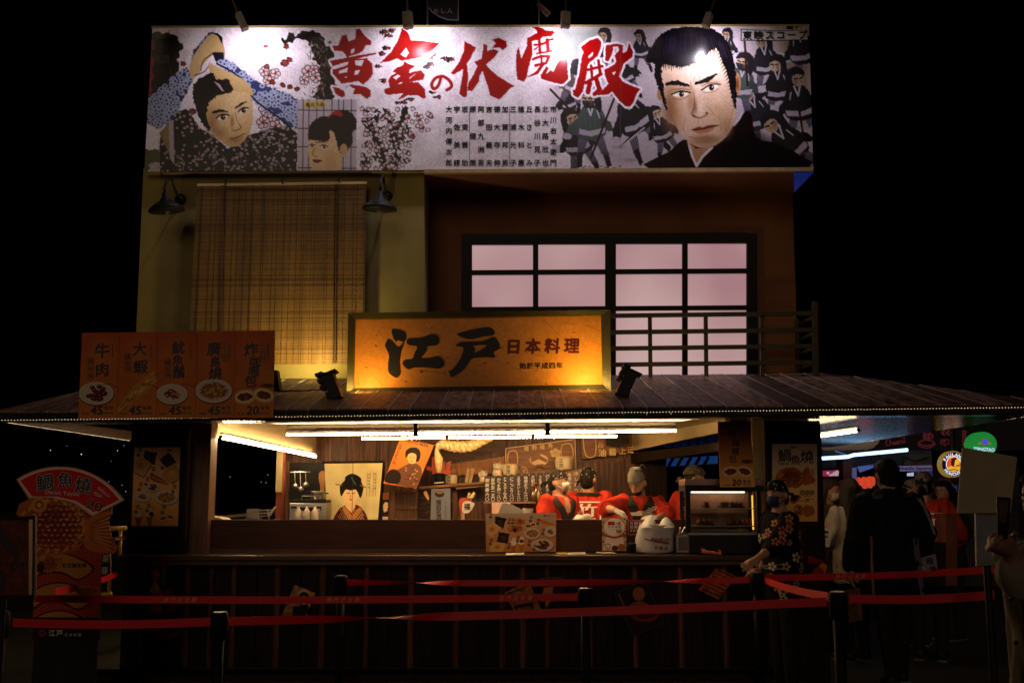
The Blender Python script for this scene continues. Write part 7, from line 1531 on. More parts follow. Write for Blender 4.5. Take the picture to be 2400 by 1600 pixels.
for q in (-1, 1): p.strip('collar_band', mat('patterned_collar', (.020, .016, .014), .8, var=.9, scale=30), [(q*1.3, 1.425), (q*.7, 1.40), (q*.28, 1.30), (q*.08, 1.12), (-q*.02, .8)], .075, .017 + (.004 if q > 0 else 0))
p.decal('crest', WHITE, swirl(14), .50, 1.28, .060, .085); p.legs()
TY = thing('food_tray', 'small white food tray held by the cook in the grey cap', 'tray'); a = P(*Q('D', 1385, 1018), 9.75); MB().lathe(a, [(.07, 0), (.085, .03), (.08, .03), (.066, .006)], 4, sx=1.2).build('tray', WHITE, TY); MB().ball(a + Vector((0, 0, .025)), (.05, .05, .02), 10, 6).build('snack', CRUST, TY, smooth=True)
TW = thing('white_towel', 'crumpled white towel on the worktop before the cooks', 'towel'); g = MB(); a = P(*Q('D', 720, 1045), 9.9)
for i in range(7): g.ball(a + Vector((RNG.uniform(-.07, .07), RNG.uniform(-.03, .03), RNG.uniform(-.02, .03))), (.045, .04, .028), 10, 7)
q = remeshed('cloth', g, GLOVE, TW, .009, None, 1)
# 4 cook behind the food warmer
p = Person('cook in olive headscarf half hidden behind the food warmer', 1628, 1120, 10.7, math.radians(150), KF, math.radians(-60), 0, .05, 'kitchen staff')
el, er = p.pt(.26, 0, 1.12), p.pt(-.26, 0, 1.12); wl, wr_ = p.pt(.2, -.2, 1.0), p.pt(-.2, -.2, 1.0); p.head(); p.forearm(el, wl); p.forearm(er, wr_); p.hand(wl, (0, -1, 0), (0, 0, 1)); p.hand(wr_, (0, -1, 0), (0, 0, 1)); p.finish(.009); p.hair(fringe=False); p.bandana(mat('olive_scarf', (.085, .075, .045), .7, var=.5, scale=30, bump=.5), puff=1.15); happi(p, [(1, el, lerp(el, wl, .4)), (-1, er, lerp(er, wr_, .4))]); p.decal('crest', WHITE, swirl(), .7, 1.2, .055); p.legs()
# 5 staff woman in dark floral shirt, facing left, hand out
p = Person('staff woman in black floral shirt with bandana and navy mask, hand out', 1819, 1158, 8.72, math.radians(-76), 0, math.radians(26), 0, .06, 'people outside the counter')
el = p.w(1812, 1282, 8.50); wr_ = p.w(1776, 1308, 8.42); sg = 1 if el.x > 0 else -1; sh = p.pt(sg*.165, .01, 1.375); el2 = p.pt(-sg*.25, .04, 1.10); wl2 = p.pt(-sg*.16, -.12, .96)
p.head(); p.forearm(el, wr_); p.forearm(el2, wl2); d_ = p.inv.to_3x3() @ (P(1722, 1345, 8.36) - P(1776, 1308, 8.42)); p.hand(wr_, d_, p.inv.to_3x3() @ Vector((.45, -.5, .8)), -.05, .5); p.hand(wl2, (-.3, -.8, -.3), (0, 0, 1)); p.finish(); p.face(); p.hair(fringe=False); p.bandana(BAND, spots=mat('pale_dot', (.55, .52, .48), .6), puff=1.04); p.mask(mat('navy_mask', (.030, .035, .10), .65))
SHIRT = mat('black_floral_shirt', (.010, .009, .012), .85, var=.4, bump=.6, spec=.12)
p.coat(SHIRT, [(sg, el, lerp(el, wr_, .12)), (-sg, el2, lerp(el2, wl2, .1))], None, 'shirt', .078)
FLW = [mat('flower_red', (.50, .10, .06), .7), mat('flower_orange', (.55, .26, .10), .7), mat('flower_pale', (.52, .44, .32), .7)]
def flower(r): return [[(r*.35*math.cos(a+.6), r*.35*math.sin(a+.6)), (r*math.cos(a+.35), r*math.sin(a+.35)), (r*1.05*math.cos(a), r*1.05*math.sin(a)), (r*math.cos(a-.35), r*math.sin(a-.35)), (r*.35*math.cos(a-.6), r*.35*math.sin(a-.6))] for a in np.linspace(0, 5.03, 5)]
rf = np.random.RandomState(4)
for i in range(34): p.decal('printed_flower', FLW[i % 3], flower(1), rf.uniform(-1.2, 2.4), rf.uniform(.76, 1.39), rf.uniform(.020, .044), .026)
# flowers on the near sleeve
for i in range(7):
    q = (i+.5)/7; c = lerp(sh, Vector(el), q); ax = (Vector(el)-sh).normalized(); out = p.inv.to_3x3() @ Vector((-.25+.3*(i % 3), -1, .2)); out = (out - ax*out.dot(ax)).normalized(); u = ax.cross(out); mb = MB()
    for pl_ in flower(.034): mb.add([c + out*.094 + u*x + ax*y for x, y in pl_], [tuple(range(5))])
    o = mb.build('printed_flower', FLW[(i+1) % 2], p.t); o.data.transform(p.xf); o['kind'] = 'stuff'
p.strip('waist_sash', mat('grey_sash', (.16, .15, .14), .7), [(-2.4, .985), (-1, .985), (0, .985), (1.2, .99)], .012); p.strip('waist_sash', mat('grey_sash', (0, 0, 0)), [(-2.4, 1.02), (-1, 1.0), (0, 1.005), (1.2, 1.03)], .010)
p.legs(); 
# 6 man in black jacket seen from behind
p = Person('tall man in black jacket with white sleeve piping seen from behind', 2077, 1112, 9.05, math.radians(184), 0, math.radians(3), math.radians(4), .03, 'people outside the counter')
p.sw = .20; el, er = p.pt(.285, .03, 1.12), p.pt(-.285, .03, 1.12); wl, wr_ = p.pt(.30, -.06, .88), p.pt(-.28, -.12, .93); p.head(); p.forearm(el, wl); p.forearm(er, wr_); p.hand(wl, (0, -.2, -1), (1, 0, 0), .35); p.hand(wr_, (0, -.4, -1), (1, 0, 0), .35); p.finish(); p.hair()
JR = [(.66, .235, .165, .0), (.85, .235, .165, 0), (1.05, .225, .155, 0), (1.22, .235, .15, 0), (1.34, .235, .14, .005), (1.405, .200, .11, .01), (1.43, .12, .09, .012), (1.475, .085, .080, .015)]
BJ = mat('black_jacket', (.008, .008, .010), .8, var=.3, scale=6, bump=.8, spec=.12)
p.coat(BJ, [(1, el, lerp(el, wl, .9)), (-1, er, lerp(er, wr_, .9))], JR, 'jacket', .080)
for q in (-1,):
    for k in (0, 1): e = MB(); e.tube([p.pt(q*(.20+.016*k), .092, 1.40), p.pt(q*(.235+.014*k), .098, 1.34), p.pt(q*(.275+.012*k), .108, 1.22), p.pt(q*(.295+.012*k), .115, 1.13)], .0028, 5); o = e.build('piping', mat('pale_piping', (.48, .46, .44), .6), p.t); o.data.transform(p.xf)
p.strip('lining', mat('tan_lining', (.22, .13, .06), .8), [(math.pi-.95, 1.12), (math.pi-.98, .9), (math.pi-.95, .68)], .014); p.strip('shirt_tail', mat('lilac_cloth', (.16, .13, .17), .8), [(math.pi+.72, 1.10), (math.pi+.78, .9), (math.pi+.84, .68)], .05)
p.legs(mat('brown_trousers', (.018, .014, .011), .85, bump=.3, spec=.1), step=.14)
# 7, 8 two women beyond the right post
p = Person('long haired woman in white top beyond the right post', 1986, 1150, 10.3, math.radians(-158), 0, 0, 0, .05, 'people outside the counter')
el, er = p.pt(.24, -.02, 1.12), p.pt(-.24, -.02, 1.12); wl, wr_ = p.pt(.16, -.26, 1.06), p.pt(-.14, -.26, 1.04); p.head(); p.forearm(el, wl); p.forearm(er, wr_); p.hand(wl, (-.2, -1, 0), (0, 0, 1)); p.hand(wr_, (.2, -1, 0), (0, 0, 1)); p.finish(.009); p.face(); p.hair(mat('brown_hair', (.020, .012, .008), .6, var=.7, scale=40, stretch=(6, 6, 1), bump=.8), long=.30); p.coat(mat('white_knit', (.34, .29, .25), .85, bump=.8), [(1, el, lerp(el, wl, .8)), (-1, er, lerp(er, wr_, .8))], None, 'top', .07); p.strip('bag_strap', COLLAR, [(-1.2, 1.42), (-1.5, 1.2), (-1.9, 1.0)], .02); p.legs()
p = Person('woman in surgical mask with fair streaked hair beside the right post', 1943, 1146, 10.9, math.radians(30), 0, math.radians(10), math.radians(14), .05, 'people outside the counter')
el, er = p.pt(.24, -.02, 1.12), p.pt(-.24, -.02, 1.12); wl, wr_ = p.pt(.16, -.26, 1.06), p.pt(-.14, -.26, 1.04); p.head(); p.forearm(el, wl); p.forearm(er, wr_); p.hand(wl, (-.2, -1, 0), (0, 0, 1)); p.hand(wr_, (.2, -1, 0), (0, 0, 1)); p.finish(.009); p.face(); p.hair(mat('fair_hair', (.05, .03, .016), .6, var=.9, scale=30, stretch=(6, 6, .6), bump=.8), long=.30); p.mask(mat('white_mask', (0, 0, 0))); p.coat(mat('ochre_coat', (.08, .05, .025), .85), [(1, el, lerp(el, wl, .8)), (-1, er, lerp(er, wr_, .8))], None, 'coat', .07); p.strip('striped_scarf', WHITE, [(-.3, 1.36), (0, 1.30), (.3, 1.36)], .012); p.legs()
# 9-11 group behind the man
p = Person('cook in red happi coat with crest bending, seen from behind at right', 2168, 1136, 10.5, math.radians(150), 0, 0, math.radians(-8), .30, 'people outside the counter')
el, er = p.pt(.28, -.06, 1.13), p.pt(-.28, -.06, 1.13); wl, wr_ = p.pt(.18, -.30, 1.05), p.pt(-.18, -.30, 1.05); p.head(); p.forearm(el, wl); p.forearm(er, wr_); p.hand(wl, (-.3, -1, 0), (0, 0, 1)); p.hand(wr_, (.3, -1, 0), (0, 0, 1)); p.finish(.009); p.hair(fringe=False); p.bandana(mat('striped_bandana', (.16, .15, .15), .6, var=.9, scale=16, stretch=(1, 1, 5))); happi(p, [(1, el, lerp(el, wl, .5)), (-1, er, lerp(er, wr_, .5))]); p.decal('back_crest', WHITE, fr + glyphpolys('竹', 0, .62, 1.35) + glyphpolys('寿', 0, -.66, 1.35), math.pi+.15, 1.16, .105, .034); p.legs()
p = Person('person in checked cap looking down between the black jacket and the red coat', 2130, 1148, 11.4, math.radians(60), 0, 0, math.radians(24), .1, 'people outside the counter')
el, er = p.pt(.24, -.02, 1.12), p.pt(-.24, -.02, 1.12); p.head(); p.forearm(el, p.pt(.16, -.24, 1.0)); p.forearm(er, p.pt(-.16, -.24, 1.0)); p.hand(p.pt(.16, -.24, 1.0), (-.3, -1, 0), (0, 0, 1)); p.hand(p.pt(-.16, -.24, 1.0), (.3, -1, 0), (0, 0, 1)); p.finish(.009); p.face(); p.hair(fringe=False)
CHK = bpy.data.materials.new('checked_cloth'); CHK.use_nodes = True; nt = CHK.node_tree; ck = nt.nodes.new('ShaderNodeTexChecker'); ck.inputs['Scale'].default_value = 90; ck.inputs[1].default_value = (.45, .40, .33, 1); ck.inputs[2].default_value = (.08, .07, .06, 1); tcn = nt.nodes.new('ShaderNodeTexCoord'); nt.links.new(tcn.outputs['Object'], ck.inputs[0]); nt.links.new(ck.outputs[0], nt.nodes['Principled BSDF'].inputs['Base Color'])
p.bandana(CHK, tail=False, puff=1.1); p.coat(DKCL, [(1, el, None), (-1, er, None)], None, 'shirt', .07); p.legs()
p = Person('dark haired woman right of the red coat, face turned left', 2210, 1152, 11.8, math.radians(-50), 0, 0, 0, .05, 'people outside the counter')
el, er = p.pt(.24, -.02, 1.12), p.pt(-.24, -.02, 1.12); p.head(); p.forearm(el, p.pt(.16, -.24, 1.0)); p.forearm(er, p.pt(-.16, -.24, 1.0)); p.hand(p.pt(.16, -.24, 1.0), (-.3, -1, 0), (0, 0, 1)); p.hand(p.pt(-.16, -.24, 1.0), (.3, -1, 0), (0, 0, 1)); p.finish(.009); p.face(); p.hair(long=.25); p.coat(DKCL, [(1, el, None), (-1, er, None)], None, 'coat', .07); p.legs()
# 12 near person at the right edge, phone in hand
p = Person('near person in pale jacket raising a phone at the right edge', 2452, 1172, 3.95, math.radians(-62), 0, math.radians(-10), 0, .03, 'people outside the counter')
el = p.w(2392, 1372, 3.75); wr_ = p.w(2368, 1290, 3.68); sg = 1 if el.x > 0 else -1; el2 = p.pt(-sg*.20, .12, 1.12); wl2 = p.pt(-sg*.18, .14, .88)
p.head(); p.forearm(el, wr_); p.forearm(el2, wl2); p.hand(wr_, p.inv.to_3x3() @ (P(2322, 1262, 3.62) - P(2368, 1290, 3.68)), p.inv.to_3x3() @ Vector((-.25, .75, .6)), .75, .1); p.hand(wl2, (0, -1, -.3), (0, 0, 1)); p.finish(.0065, mat('shaded_skin', (.24, .12, .075), .6)); p.face(); p.hair()  # darker skin copy, the dark around this person put into the colour
p.coat(mat('shaded_pale_jacket', (.17, .14, .10), .85, var=.2, scale=9, bump=.8), [(sg, el, lerp(el, wr_, .45)), (-sg, el2, lerp(el2, wl2, .8))], None, 'jacket', .075); p.strip('dark_shirt', DKCL, [(0, 1.43), (0, 1.2), (0, .74)], .07)  # jacket colour darkened likewise to stand for missing light
for z in (1.22, 1.06, .9): e = MB(); e.ball(p.surf(-.42, z, .012), .009, 8, 6); o = e.build('button', BLKMET, p.t); o.data.transform(p.xf)
p.legs()
PH = thing('mobile_phone', 'dark mobile phone in the raised hand at the right edge', 'phone'); MB().slab([P(2336, 1163, 3.57), P(2370, 1166, 3.60), P(2362, 1262, 3.60), P(2338, 1262, 3.57)], (.003, .009, 0)).build('case', W_BLACK, PH, bevel=.003); MB().slab([P(2340, 1170, 3.568), P(2364, 1172, 3.588), P(2358, 1225, 3.588), P(2341, 1225, 3.568)], (0, -.001, 0)).build('back_glass', mat('brown_reflecting_glass', (.10, .06, .03), .08, spec=.8), PH)
# ================================================================ belt barriers
BELT = mat('red_belt', (.66, .008, .012), .55, var=.12, scale=4, stretch=(.5, 1, 20)); BPOST = mat('black_post', (.008, .008, .009), .7, spec=.15)
ORANGE = mat('orange_print', (.85, .38, .16), .6)
def bpost(label, px, D, top, d=.095):
    t = thing('barrier_post', label, 'barrier post', 'belt barrier posts'); a = P(px, top, D); x, z = a.x, a.z
    MB().tube([(x, D, .03), (x, D, z - .16)], .032, 16).build('tube', BPOST, t, smooth=True); MB().lathe((x, D, z - .16), [(.034, 0), (.052, .012), (.052, .145), (.046, .158)], 20).build('belt_head', BPOST, t, smooth=True)
    MB().lathe((x, D, z), [(.040, -.002), (.040, .003)], 20).build('cap_disc', mat('grey_cap_disc', (.30, .30, .33), .3, .5), t); MB().lathe((x, D, 0), [(.17, 0), (.17, .015), (.06, .035), (.034, .05)], 24).build('base', BPOST, t, smooth=True)
bpost('barrier post nearest the standee row, front left', 515, 6.35, 1434); bpost('small barrier post close to the counter left of centre', 799, 8.5, 1348); bpost('barrier post right of centre where the middle belt ends', 1372, 7.25, 1378)
bpost('barrier post before the staff woman where two belts meet', 1773, 8.4, 1341); bpost('front right barrier post with bluish cap', 1963, 6.2, 1386); bpost('barrier post at the far left edge under the entrance sign', 4, 6.5, 1432)
def belt(label, a, b, twist=None, text=(), hw=.0245, n=60, group='red barrier belts'):
    """a,b: (px,py,D); twist: list of (t, angle); text: positions along the belt"""
    t = thing('barrier_belt', label, 'barrier belt', group); A, B = P(*a), P(*b); vs = []; d = (B - A).normalized(); L = (B - A).length
    up = Vector((0, 0, 1)); sd = d.cross(up).normalized()
    def ang(q): return np.interp(q, [k for k, _ in twist], [v for _, v in twist]) if twist else 0
    def at(q, w_, off=0):
        c = lerp(A, B, q) - Vector((0, 0, .014*math.sin(math.pi*q))); an = ang(q); u = up*math.cos(an) + sd*math.sin(an); nn = (sd*math.cos(an) - up*math.sin(an)); return c + u*w_ + nn*off
    for i in range(n+1):
        q = i/n
        for w_, o_ in ((hw, .0007), (hw, -.0007), (-hw, -.0007), (-hw, .0007)): vs.append(at(q, w_, o_))
    MB().add(vs, [(i*4+k, i*4+(k+1) % 4, (i+1)*4+(k+1) % 4, (i+1)*4+k) for i in range(n) for k in range(4)] + [(0, 1, 2, 3), tuple(n*4+k for k in range(4))]).build('belt', BELT, t)
    if text:
        sgn = 1 if sd.y < 0 else -1; mb = MB()
        for q0 in text:
            for k, ch in enumerate('澳門美食節'):
                v, f = glyph(ch); h = .034; qq = q0 + k*.046/L*1.05
                for dx in (-.0008, .0008): mb.add([at(qq + ((x-_gc[0])/_gs*h*.95 + dx + .25*(y-_gc[1])/_gs*h)/L, (y-_gc[1])/_gs*h, sgn*.0016) for x, y in v], f)
        o = mb.build('lettering', ORANGE, t); o['kind'] = 'stuff'
pi_ = math.pi
belt('short red belt at the far left front row', (30, 1458, 6.45), (494, 1456, 6.35), [(0, 0), (1, 0)])
belt('longest front red belt with one half twist', (536, 1455, 6.35), (1938, 1409, 6.2), [(0, 0), (.15, .3), (.24, pi_*.4), (.30, pi_*.6), (.38, pi_*.93), (1, pi_)], ())
belt('middle red belt running from the standee to the centre post', (80, 1402, 7.35), (1356, 1398, 7.25), [(0, .3), (.1, 0), (1, 0)], (.245, .545, .86))
belt('rear red belt close to the counter with two twists', (812, 1364, 8.5), (1757, 1358, 8.4), [(0, .15), (.1, .75), (.17, pi_*.42), (.22, pi_*.66), (.30, pi_*.92), (.55, pi_), (.74, pi_*1.3), (.80, pi_*1.5), (.85, pi_*1.72), (.92, pi_*1.92), (1, pi_*2)], ())
belt('slanting red belt joining the two right barrier posts', (1790, 1358, 8.38), (1940, 1397, 6.25), None)
belt('dim upper red belt passing before the man in black', (1792, 1353, 8.4), (2330, 1334, 7.6), None, (.34,))
belt('dim lower red belt at the far right', (1990, 1402, 6.2), (2330, 1393, 6.0), None)
belt('dim red belt crossing the fish standee', (130, 1386, 7.5), (275, 1345, 8.9), None)
# yellow railing behind the standee
YR = thing('yellow_railing', 'yellow tube railing behind the fish standee', 'railing'); YM = mat('yellow_paint', (.55, .33, .06), .45)
MB().tube([PQ('A', 560, 688, 9.6), PQ('A', 724, 678, 9.6)], .022, 10).build('top_rail', YM, YR, smooth=True); MB().tube([PQ('A', 560, 1062, 9.6), PQ('A', 640, 1055, 9.6)], .02, 10).build('low_rail', YM, YR, smooth=True)
for x, y in ((630, 1060), (692, 865)): MB().tube([PQ('A', x, 685, 9.6), PQ('A', x - 4, y, 9.6)], .016, 10).build('baluster', YM, YR, smooth=True)
cv = sheet('small_notice', 'small red and white notice tied to the yellow railing', 'notice', [(640, 735), (720, 722), (722, 742), (640, 755)], 9.5, 30, (170, 30, 30), crop='A'); cv.map('A'); cv.rect(660, 732, 705, 748, (220, 210, 200)); done(cv)
cv = sheet('small_notice', 'pale two part notice on the post of the yellow railing', 'notice', [(590, 832), (622, 832), (616, 940), (586, 944)], 9.5, 24, (170, 160, 150), crop='A'); cv.map('A'); cv.rect(586, 872, 622, 900, (20, 18, 18)); done(cv)

# ================================================================ far lights in the dark at the left
FARL = glow('far_lamp', (.7, .85, 1), 1.3)
for i, (x, y, r) in enumerate(((290, 232, 3.2), (467, 255, 4), (383, 207, 1.6), (675, 234, 3), (712, 205, 1.8), (700, 432, 2.4), (722, 468, 2.4), (625, 412, 1.5), (640, 295, 1.2))):
    tag(MB().ball(PQ('A', x, y, 40), r*.0050, 8, 6).build('far_lamp', FARL), 'tiny bluish lamp far off in the dark at the left', 'lamp', 'far lamps at the left')
for i, (x, y, r) in enumerate(((520, 684, 2.4), (905, 662, 2.2), (885, 742, 2.4), (838, 737, 2))): tag(MB().ball(PQ('B', x, y, 40), r*.0045, 8, 6).build('far_lamp', FARL), 'tiny lamp far off seen through the open side of the kitchen', 'lamp', 'far lamps through the kitchen')

# ================================================================ neighbouring stalls at the right
NS = thing('neighbour_stall', 'dark beer hall stall with neon outlines behind the crowd at right', 'stall')
DN = 15.0
NB = mat('night_board', (.020, .014, .018), .6); NPINK = mat('pink_faint_glow', (.30, .07, .09), .5, emit=(.35, .05, .07), es=.10); NCREAM = mat('cream_faint_glow', (.4, .3, .22), .5, emit=(.4, .26, .16), es=.12)  # outlines and unlit bulbs get weak emission in place of light on them
def fq(pts, D, t=.05): return MB().slab([PQ('F', *p, D) for p in pts], (0, t, 0))
fq([(190, 100), (2300, 60), (2300, 390), (190, 390)], DN).build('header_board', NB, NS)
def neon(name, pts, m, r=.012, closed=False, D=DN - .03, sm=3):
    p = crom(pts, sm, closed) if sm else list(pts)
    if closed: p = list(p) + [p[0]]
    return MB().tube([PQ('F', *q, D) for q in p], r, 6).build(name, m, NS)
neon('marquee_outline', [(200, 372), (600, 372), (680, 350), (715, 300), (728, 262)], NCREAM, .02)
for x, y in ((230, 335), (285, 334), (340, 333), (393, 332), (446, 331), (500, 331), (553, 330), (606, 330), (652, 318), (684, 290)): MB().ball(PQ('F', x, y, DN - .06), .09, 12, 8).build('marquee_bulb', NCREAM, NS, smooth=True)
MB().ball(PQ('F', 645, 272, DN - .06), .10, 12, 8).build('marquee_bulb', glow('lit_marquee_bulb', (.9, .95, 1), 2), NS, smooth=True); MB().ball(PQ('F', 525, 285, DN - .06), .06, 12, 8).build('marquee_bulb', glow('lit_marquee_bulb', (0, 0, 0), 1), NS, smooth=True)
# handwritten Cheers!
for st in ([(850, 290), (830, 282), (812, 310), (820, 345), (850, 340)], [(852, 290), (850, 340), (858, 312), (872, 318), (876, 340)], [(882, 330), (900, 318), (892, 308), (882, 330), (898, 336), (912, 322)], [(914, 325), (928, 310), (920, 304), (912, 322), (924, 332), (938, 318)], [(940, 330), (942, 304), (958, 302)], [(972, 294), (960, 304), (974, 314), (960, 326)], [(985, 255), (988, 300)]): neon('cheers_stroke', st, NPINK, .0085)
MB().ball(PQ('F', 990, 312, DN - .03), .018, 8, 6).build('cheers_dot', NPINK, NS)
neon('star', [(935, 225), (945, 240), (960, 238), (950, 252), (955, 268), (937, 260), (922, 268), (926, 250), (914, 240), (930, 240)], NPINK, .010, True, sm=0)
neon('mug_body', [(1175, 210), (1180, 290), (1228, 290), (1235, 208)], NPINK, .013, True, sm=0); neon('mug_handle', [(1235, 238), (1258, 240), (1258, 272), (1232, 276)], NPINK, .013)
for x in (1192, 1206, 1220): neon('mug_line', [(x, 225), (x, 285)], NPINK, .008, sm=0)
neon('mug_foam', [(1172, 212), (1180, 195), (1205, 190), (1232, 198), (1240, 210)], NPINK, .012); neon('tray', [(1125, 320), (1200, 290), (1280, 318), (1205, 350)], NPINK, .012, True); neon('tray_rim', [(1125, 325), (1128, 345), (1205, 372), (1278, 342), (1280, 322)], NPINK, .01)
for x in (1345, 1390, 1438): fq([(x + 44, 196), (x + 22, 196), (x, 222), (x + 24, 248), (x + 46, 248), (x + 24, 222)], DN - .03, .02).build('arrow', NPINK, NS)
neon('chat_bubble', [(1342, 290), (1418, 288), (1418, 332), (1388, 332), (1380, 348), (1372, 334), (1342, 334)], NPINK, .010, True, sm=0); neon('heart', [(1370, 318), (1358, 306), (1366, 300), (1371, 306), (1378, 300), (1386, 306)], NPINK, .008, True)
for y in (215, 245, 275, 305, 335): neon('vertical_letter', [(1548, y), (1568, y - 12), (1586, y), (1568, y + 12)], NPINK, .010, True)
# neon tubes and ceiling
CYAN = glow('blue_white_neon', (.35, .65, 1), 3.2)
BT = thing('neon_tube', 'long blue white neon tube above the lanterns at right', 'neon tube'); MB().tube([PQ('F', *q, 13.5) for q in ((195, 469), (440, 454), (500, 436), (1020, 387))], .022, 8).build('tube', CYAN, BT, smooth=True); MB().tube([PQ('F', *q, 13.52) for q in ((320, 398), (460, 446))], .008, 6).build('support', glow('dim_blue', (.1, .2, .45), .6), BT)
BLUEC = mat('blue_lit_ceiling', (.05, .07, .12), .5, var=.8, scale=3)
fq([(195, 392), (1250, 392), (1250, 560), (195, 560)], 14.6, .04).build('back_ceiling', BLUEC, NS); fq([(990, 432), (1255, 430), (1255, 535), (990, 530)], 14.4, .05).build('grey_panel', mat('grey_board', (.12, .12, .13), .7), NS)
for pts in ([(620, 410), (800, 400), (810, 412), (640, 424)], [(1000, 455), (1100, 490), (1240, 450), (1240, 456), (1100, 500), (1000, 464)], [(700, 400), (770, 480), (780, 478), (712, 398)]): fq(pts, 14.3, .03).build('truss', W_BLACK, NS)
fq([(395, 462), (482, 462), (482, 900), (395, 900)], 14.0, .3).build('red_pillar', mat('red_pillar', (.13, .018, .020), .5), NS); fq([(190, 560), (2100, 560), (2100, 1700), (190, 1700)], 15.4, .05).build('back_wall', mat('dim_back_wall', (.022, .018, .020), .8, var=.6, scale=2), NS)
cv = sheet('stall_sign', 'lilac lit sign reading a northern Japanese kitchen name', 'sign', [(930, 543), (1256, 535), (1260, 590), (930, 594)], 13.8, 60, (150, 140, 190), crop='F', pm=printmat('lit_lilac', .5, .3, em=.20)); done(cv)
lt = Lt(13.797, 'F'); lt.word('Hokkaido Japanese', 868, 1300, 578, 30, bold=.05); lt.build('lettering', inkmat('navy_ink', (20, 16, 50)), cv.t)
cv = sheet('pink_sign', 'pink and white lit strip sign right beside the post', 'sign', [(200, 588), (355, 582), (355, 640), (200, 642)], 13.9, 40, (200, 60, 110), crop='F', pm=printmat('lit_pink', .5, .3, em=.35)); cv.map('F'); cv.poly([(250, 640), (300, 600), (360, 590), (360, 645)], (236, 200, 210), rough=3); cv.ell(250, 610, 14, 12, (250, 220, 230)); done(cv)
for k, (pts, c_, es_) in enumerate((([(535, 548), (690, 530), (690, 560), (560, 605)], (90, 110, 190), .35), ([(1020, 612), (1080, 604), (1080, 640), (1020, 640)], (200, 210, 240), .6), ([(1085, 590), (1262, 600), (1262, 690), (1180, 690)], (60, 66, 130), .25), ([(485, 560), (528, 556), (528, 700), (485, 700)], (110, 110, 170), .3))):
    fq(pts, 14.05 + .02*k, .02).build('lit_panel', mat('lit_panel_%d' % k, L3(*c_), .5, emit=L3(*c_), es=es_), NS)
LANT = bpy.data.materials.new('lantern_paper'); LANT.use_nodes = True; b_ = LANT.node_tree.nodes['Principled BSDF']; b_.inputs['Base Color'].default_value = (.6, .06, .03, 1); b_.inputs['Emission Color'].default_value = (1, .10, .035, 1); b_.inputs['Emission Strength'].default_value = .5
for k, (x, y, w_, h_) in enumerate(((550, 692, 24, 40), (603, 705, 34, 56), (655, 700, 30, 56), (686, 690, 22, 44))):
    t = thing('paper_lantern', ('leftmost', 'second', 'third', 'rightmost')[k] + ' red paper lantern glowing left of the man in black', 'lantern', 'red paper lanterns'); a = PQ('F', x, y, 13.2); W2 = w_*.2423/2446*13.2; H2 = h_*.2423/2446*13.2
    prof = [(W2*.5, -H2)]
    for j in range(13): q = -1+2*j/12; prof.append((W2*(math.sqrt(max(.05, 1-q*q*.75)))*(1+.03*(j % 2)), H2*q*.97))
    MB().lathe(a, prof + [(W2*.5, H2)], 18).build('paper', LANT, t); MB().lathe(a + Vector((0, 0, H2)), [(W2*.5, 0), (W2*.5, .03)], 14).build('top_ring', W_BLACK, t); MB().lathe(a - Vector((0, 0, H2+.03)), [(W2*.5, 0), (W2*.5, .03)], 14).build('bottom_ring', W_BLACK, t)
# beer signs
def disc(c, cx, cy, rx, ry, D, n=40): return [PQ(c, cx + rx*math.cos(2*pi_*k/n), cy + ry*math.sin(2*pi_*k/n), D) for k in range(n)]
PS = thing('beer_sign', 'round lit beer sign with a monk portrait and white lettering', 'sign'); 
MB().slab(disc('F', 1465, 525, 122, 128, 12.6), (0, .12, 0)).build('case', mat('gold_rim', (.55, .38, .08), .4, emit=(.6, .36, .05), es=.35), PS)
cs = [(1350, 405), (1580, 405), (1580, 645), (1350, 645)]; cv = Cv([Q('F', *c) for c in cs], 110, 114, (14, 12, 60), 12.59); cv.map('F'); cv.cut([(1465 + 112*math.cos(k*.1571), 525 + 118*math.sin(k*.1571)) for k in range(40)])
cv.ell(1465, 525, 74, 78, (240, 230, 220)); cv.ell(1465, 525, 66, 70, (214, 88, 52))
cv.poly([(1410, 570), (1440, 540), (1480, 555), (1530, 545), (1520, 590), (1450, 600)], (226, 172, 52), smooth=3); cv.ell(1490, 505, 32, 42, (230, 176, 60)); cv.poly([(1440, 520), (1445, 480), (1475, 462), (1500, 470), (1480, 490), (1470, 540), (1450, 545)], (60, 36, 20), smooth=3); cv.stroke([(1520, 500), (1530, 515), (1518, 520)], 8, (200, 140, 46)); cv.stroke([(1420, 585), (1470, 575), (1520, 590)], 7, (50, 30, 20)); cv.stroke([(1495, 535), (1515, 540)], 10, (90, 54, 26))
cv.build('face', printmat('lit_beer_face', .4, .4, em=.9), PS)
lt = Lt(12.585, 'F')
def arc(txt, cx, cy, r, a0, a1, h, out=1):
    for k, ch in enumerate(txt):
        a = a0 + (a1-a0)*k/(len(txt)-1); v, f = glyph(ch); av = np.array(v); mid = (av[:, 0].max()+av[:, 0].min())/2; x0, y0 = cx + r*math.cos(a), cy + r*math.sin(a); rot = a + pi_/2*out
        def fx(x, y, rot=rot, x0=x0, y0=y0, mid=mid): X, Y = (x-mid)*h/.72, -(y-.36)*h/.72; return x0 + X*math.cos(rot)-Y*math.sin(rot), y0 + X*math.sin(rot)+Y*math.cos(rot)
        lt._bold(v, f, fx, h*.06)
arc('PAULANER', 1465, 525, 95, -2.65, -.25, 30); arc('MÜNCHEN', 1465, 525, 97, 2.45, .65, 28, -1)
lt.build('lettering', glow('white_lit', (.9, .9, 1), .9), PS)
TS = thing('beer_sign', 'green dome shaped lit beer sign above the blank placard', 'sign'); MB().slab(disc('F', 1748, 335, 136, 122, 12.8), (0, .14, 0)).build('case', mat('green_lit', (.02, .30, .05), .4, emit=(.012, .22, .035), es=.8), TS)
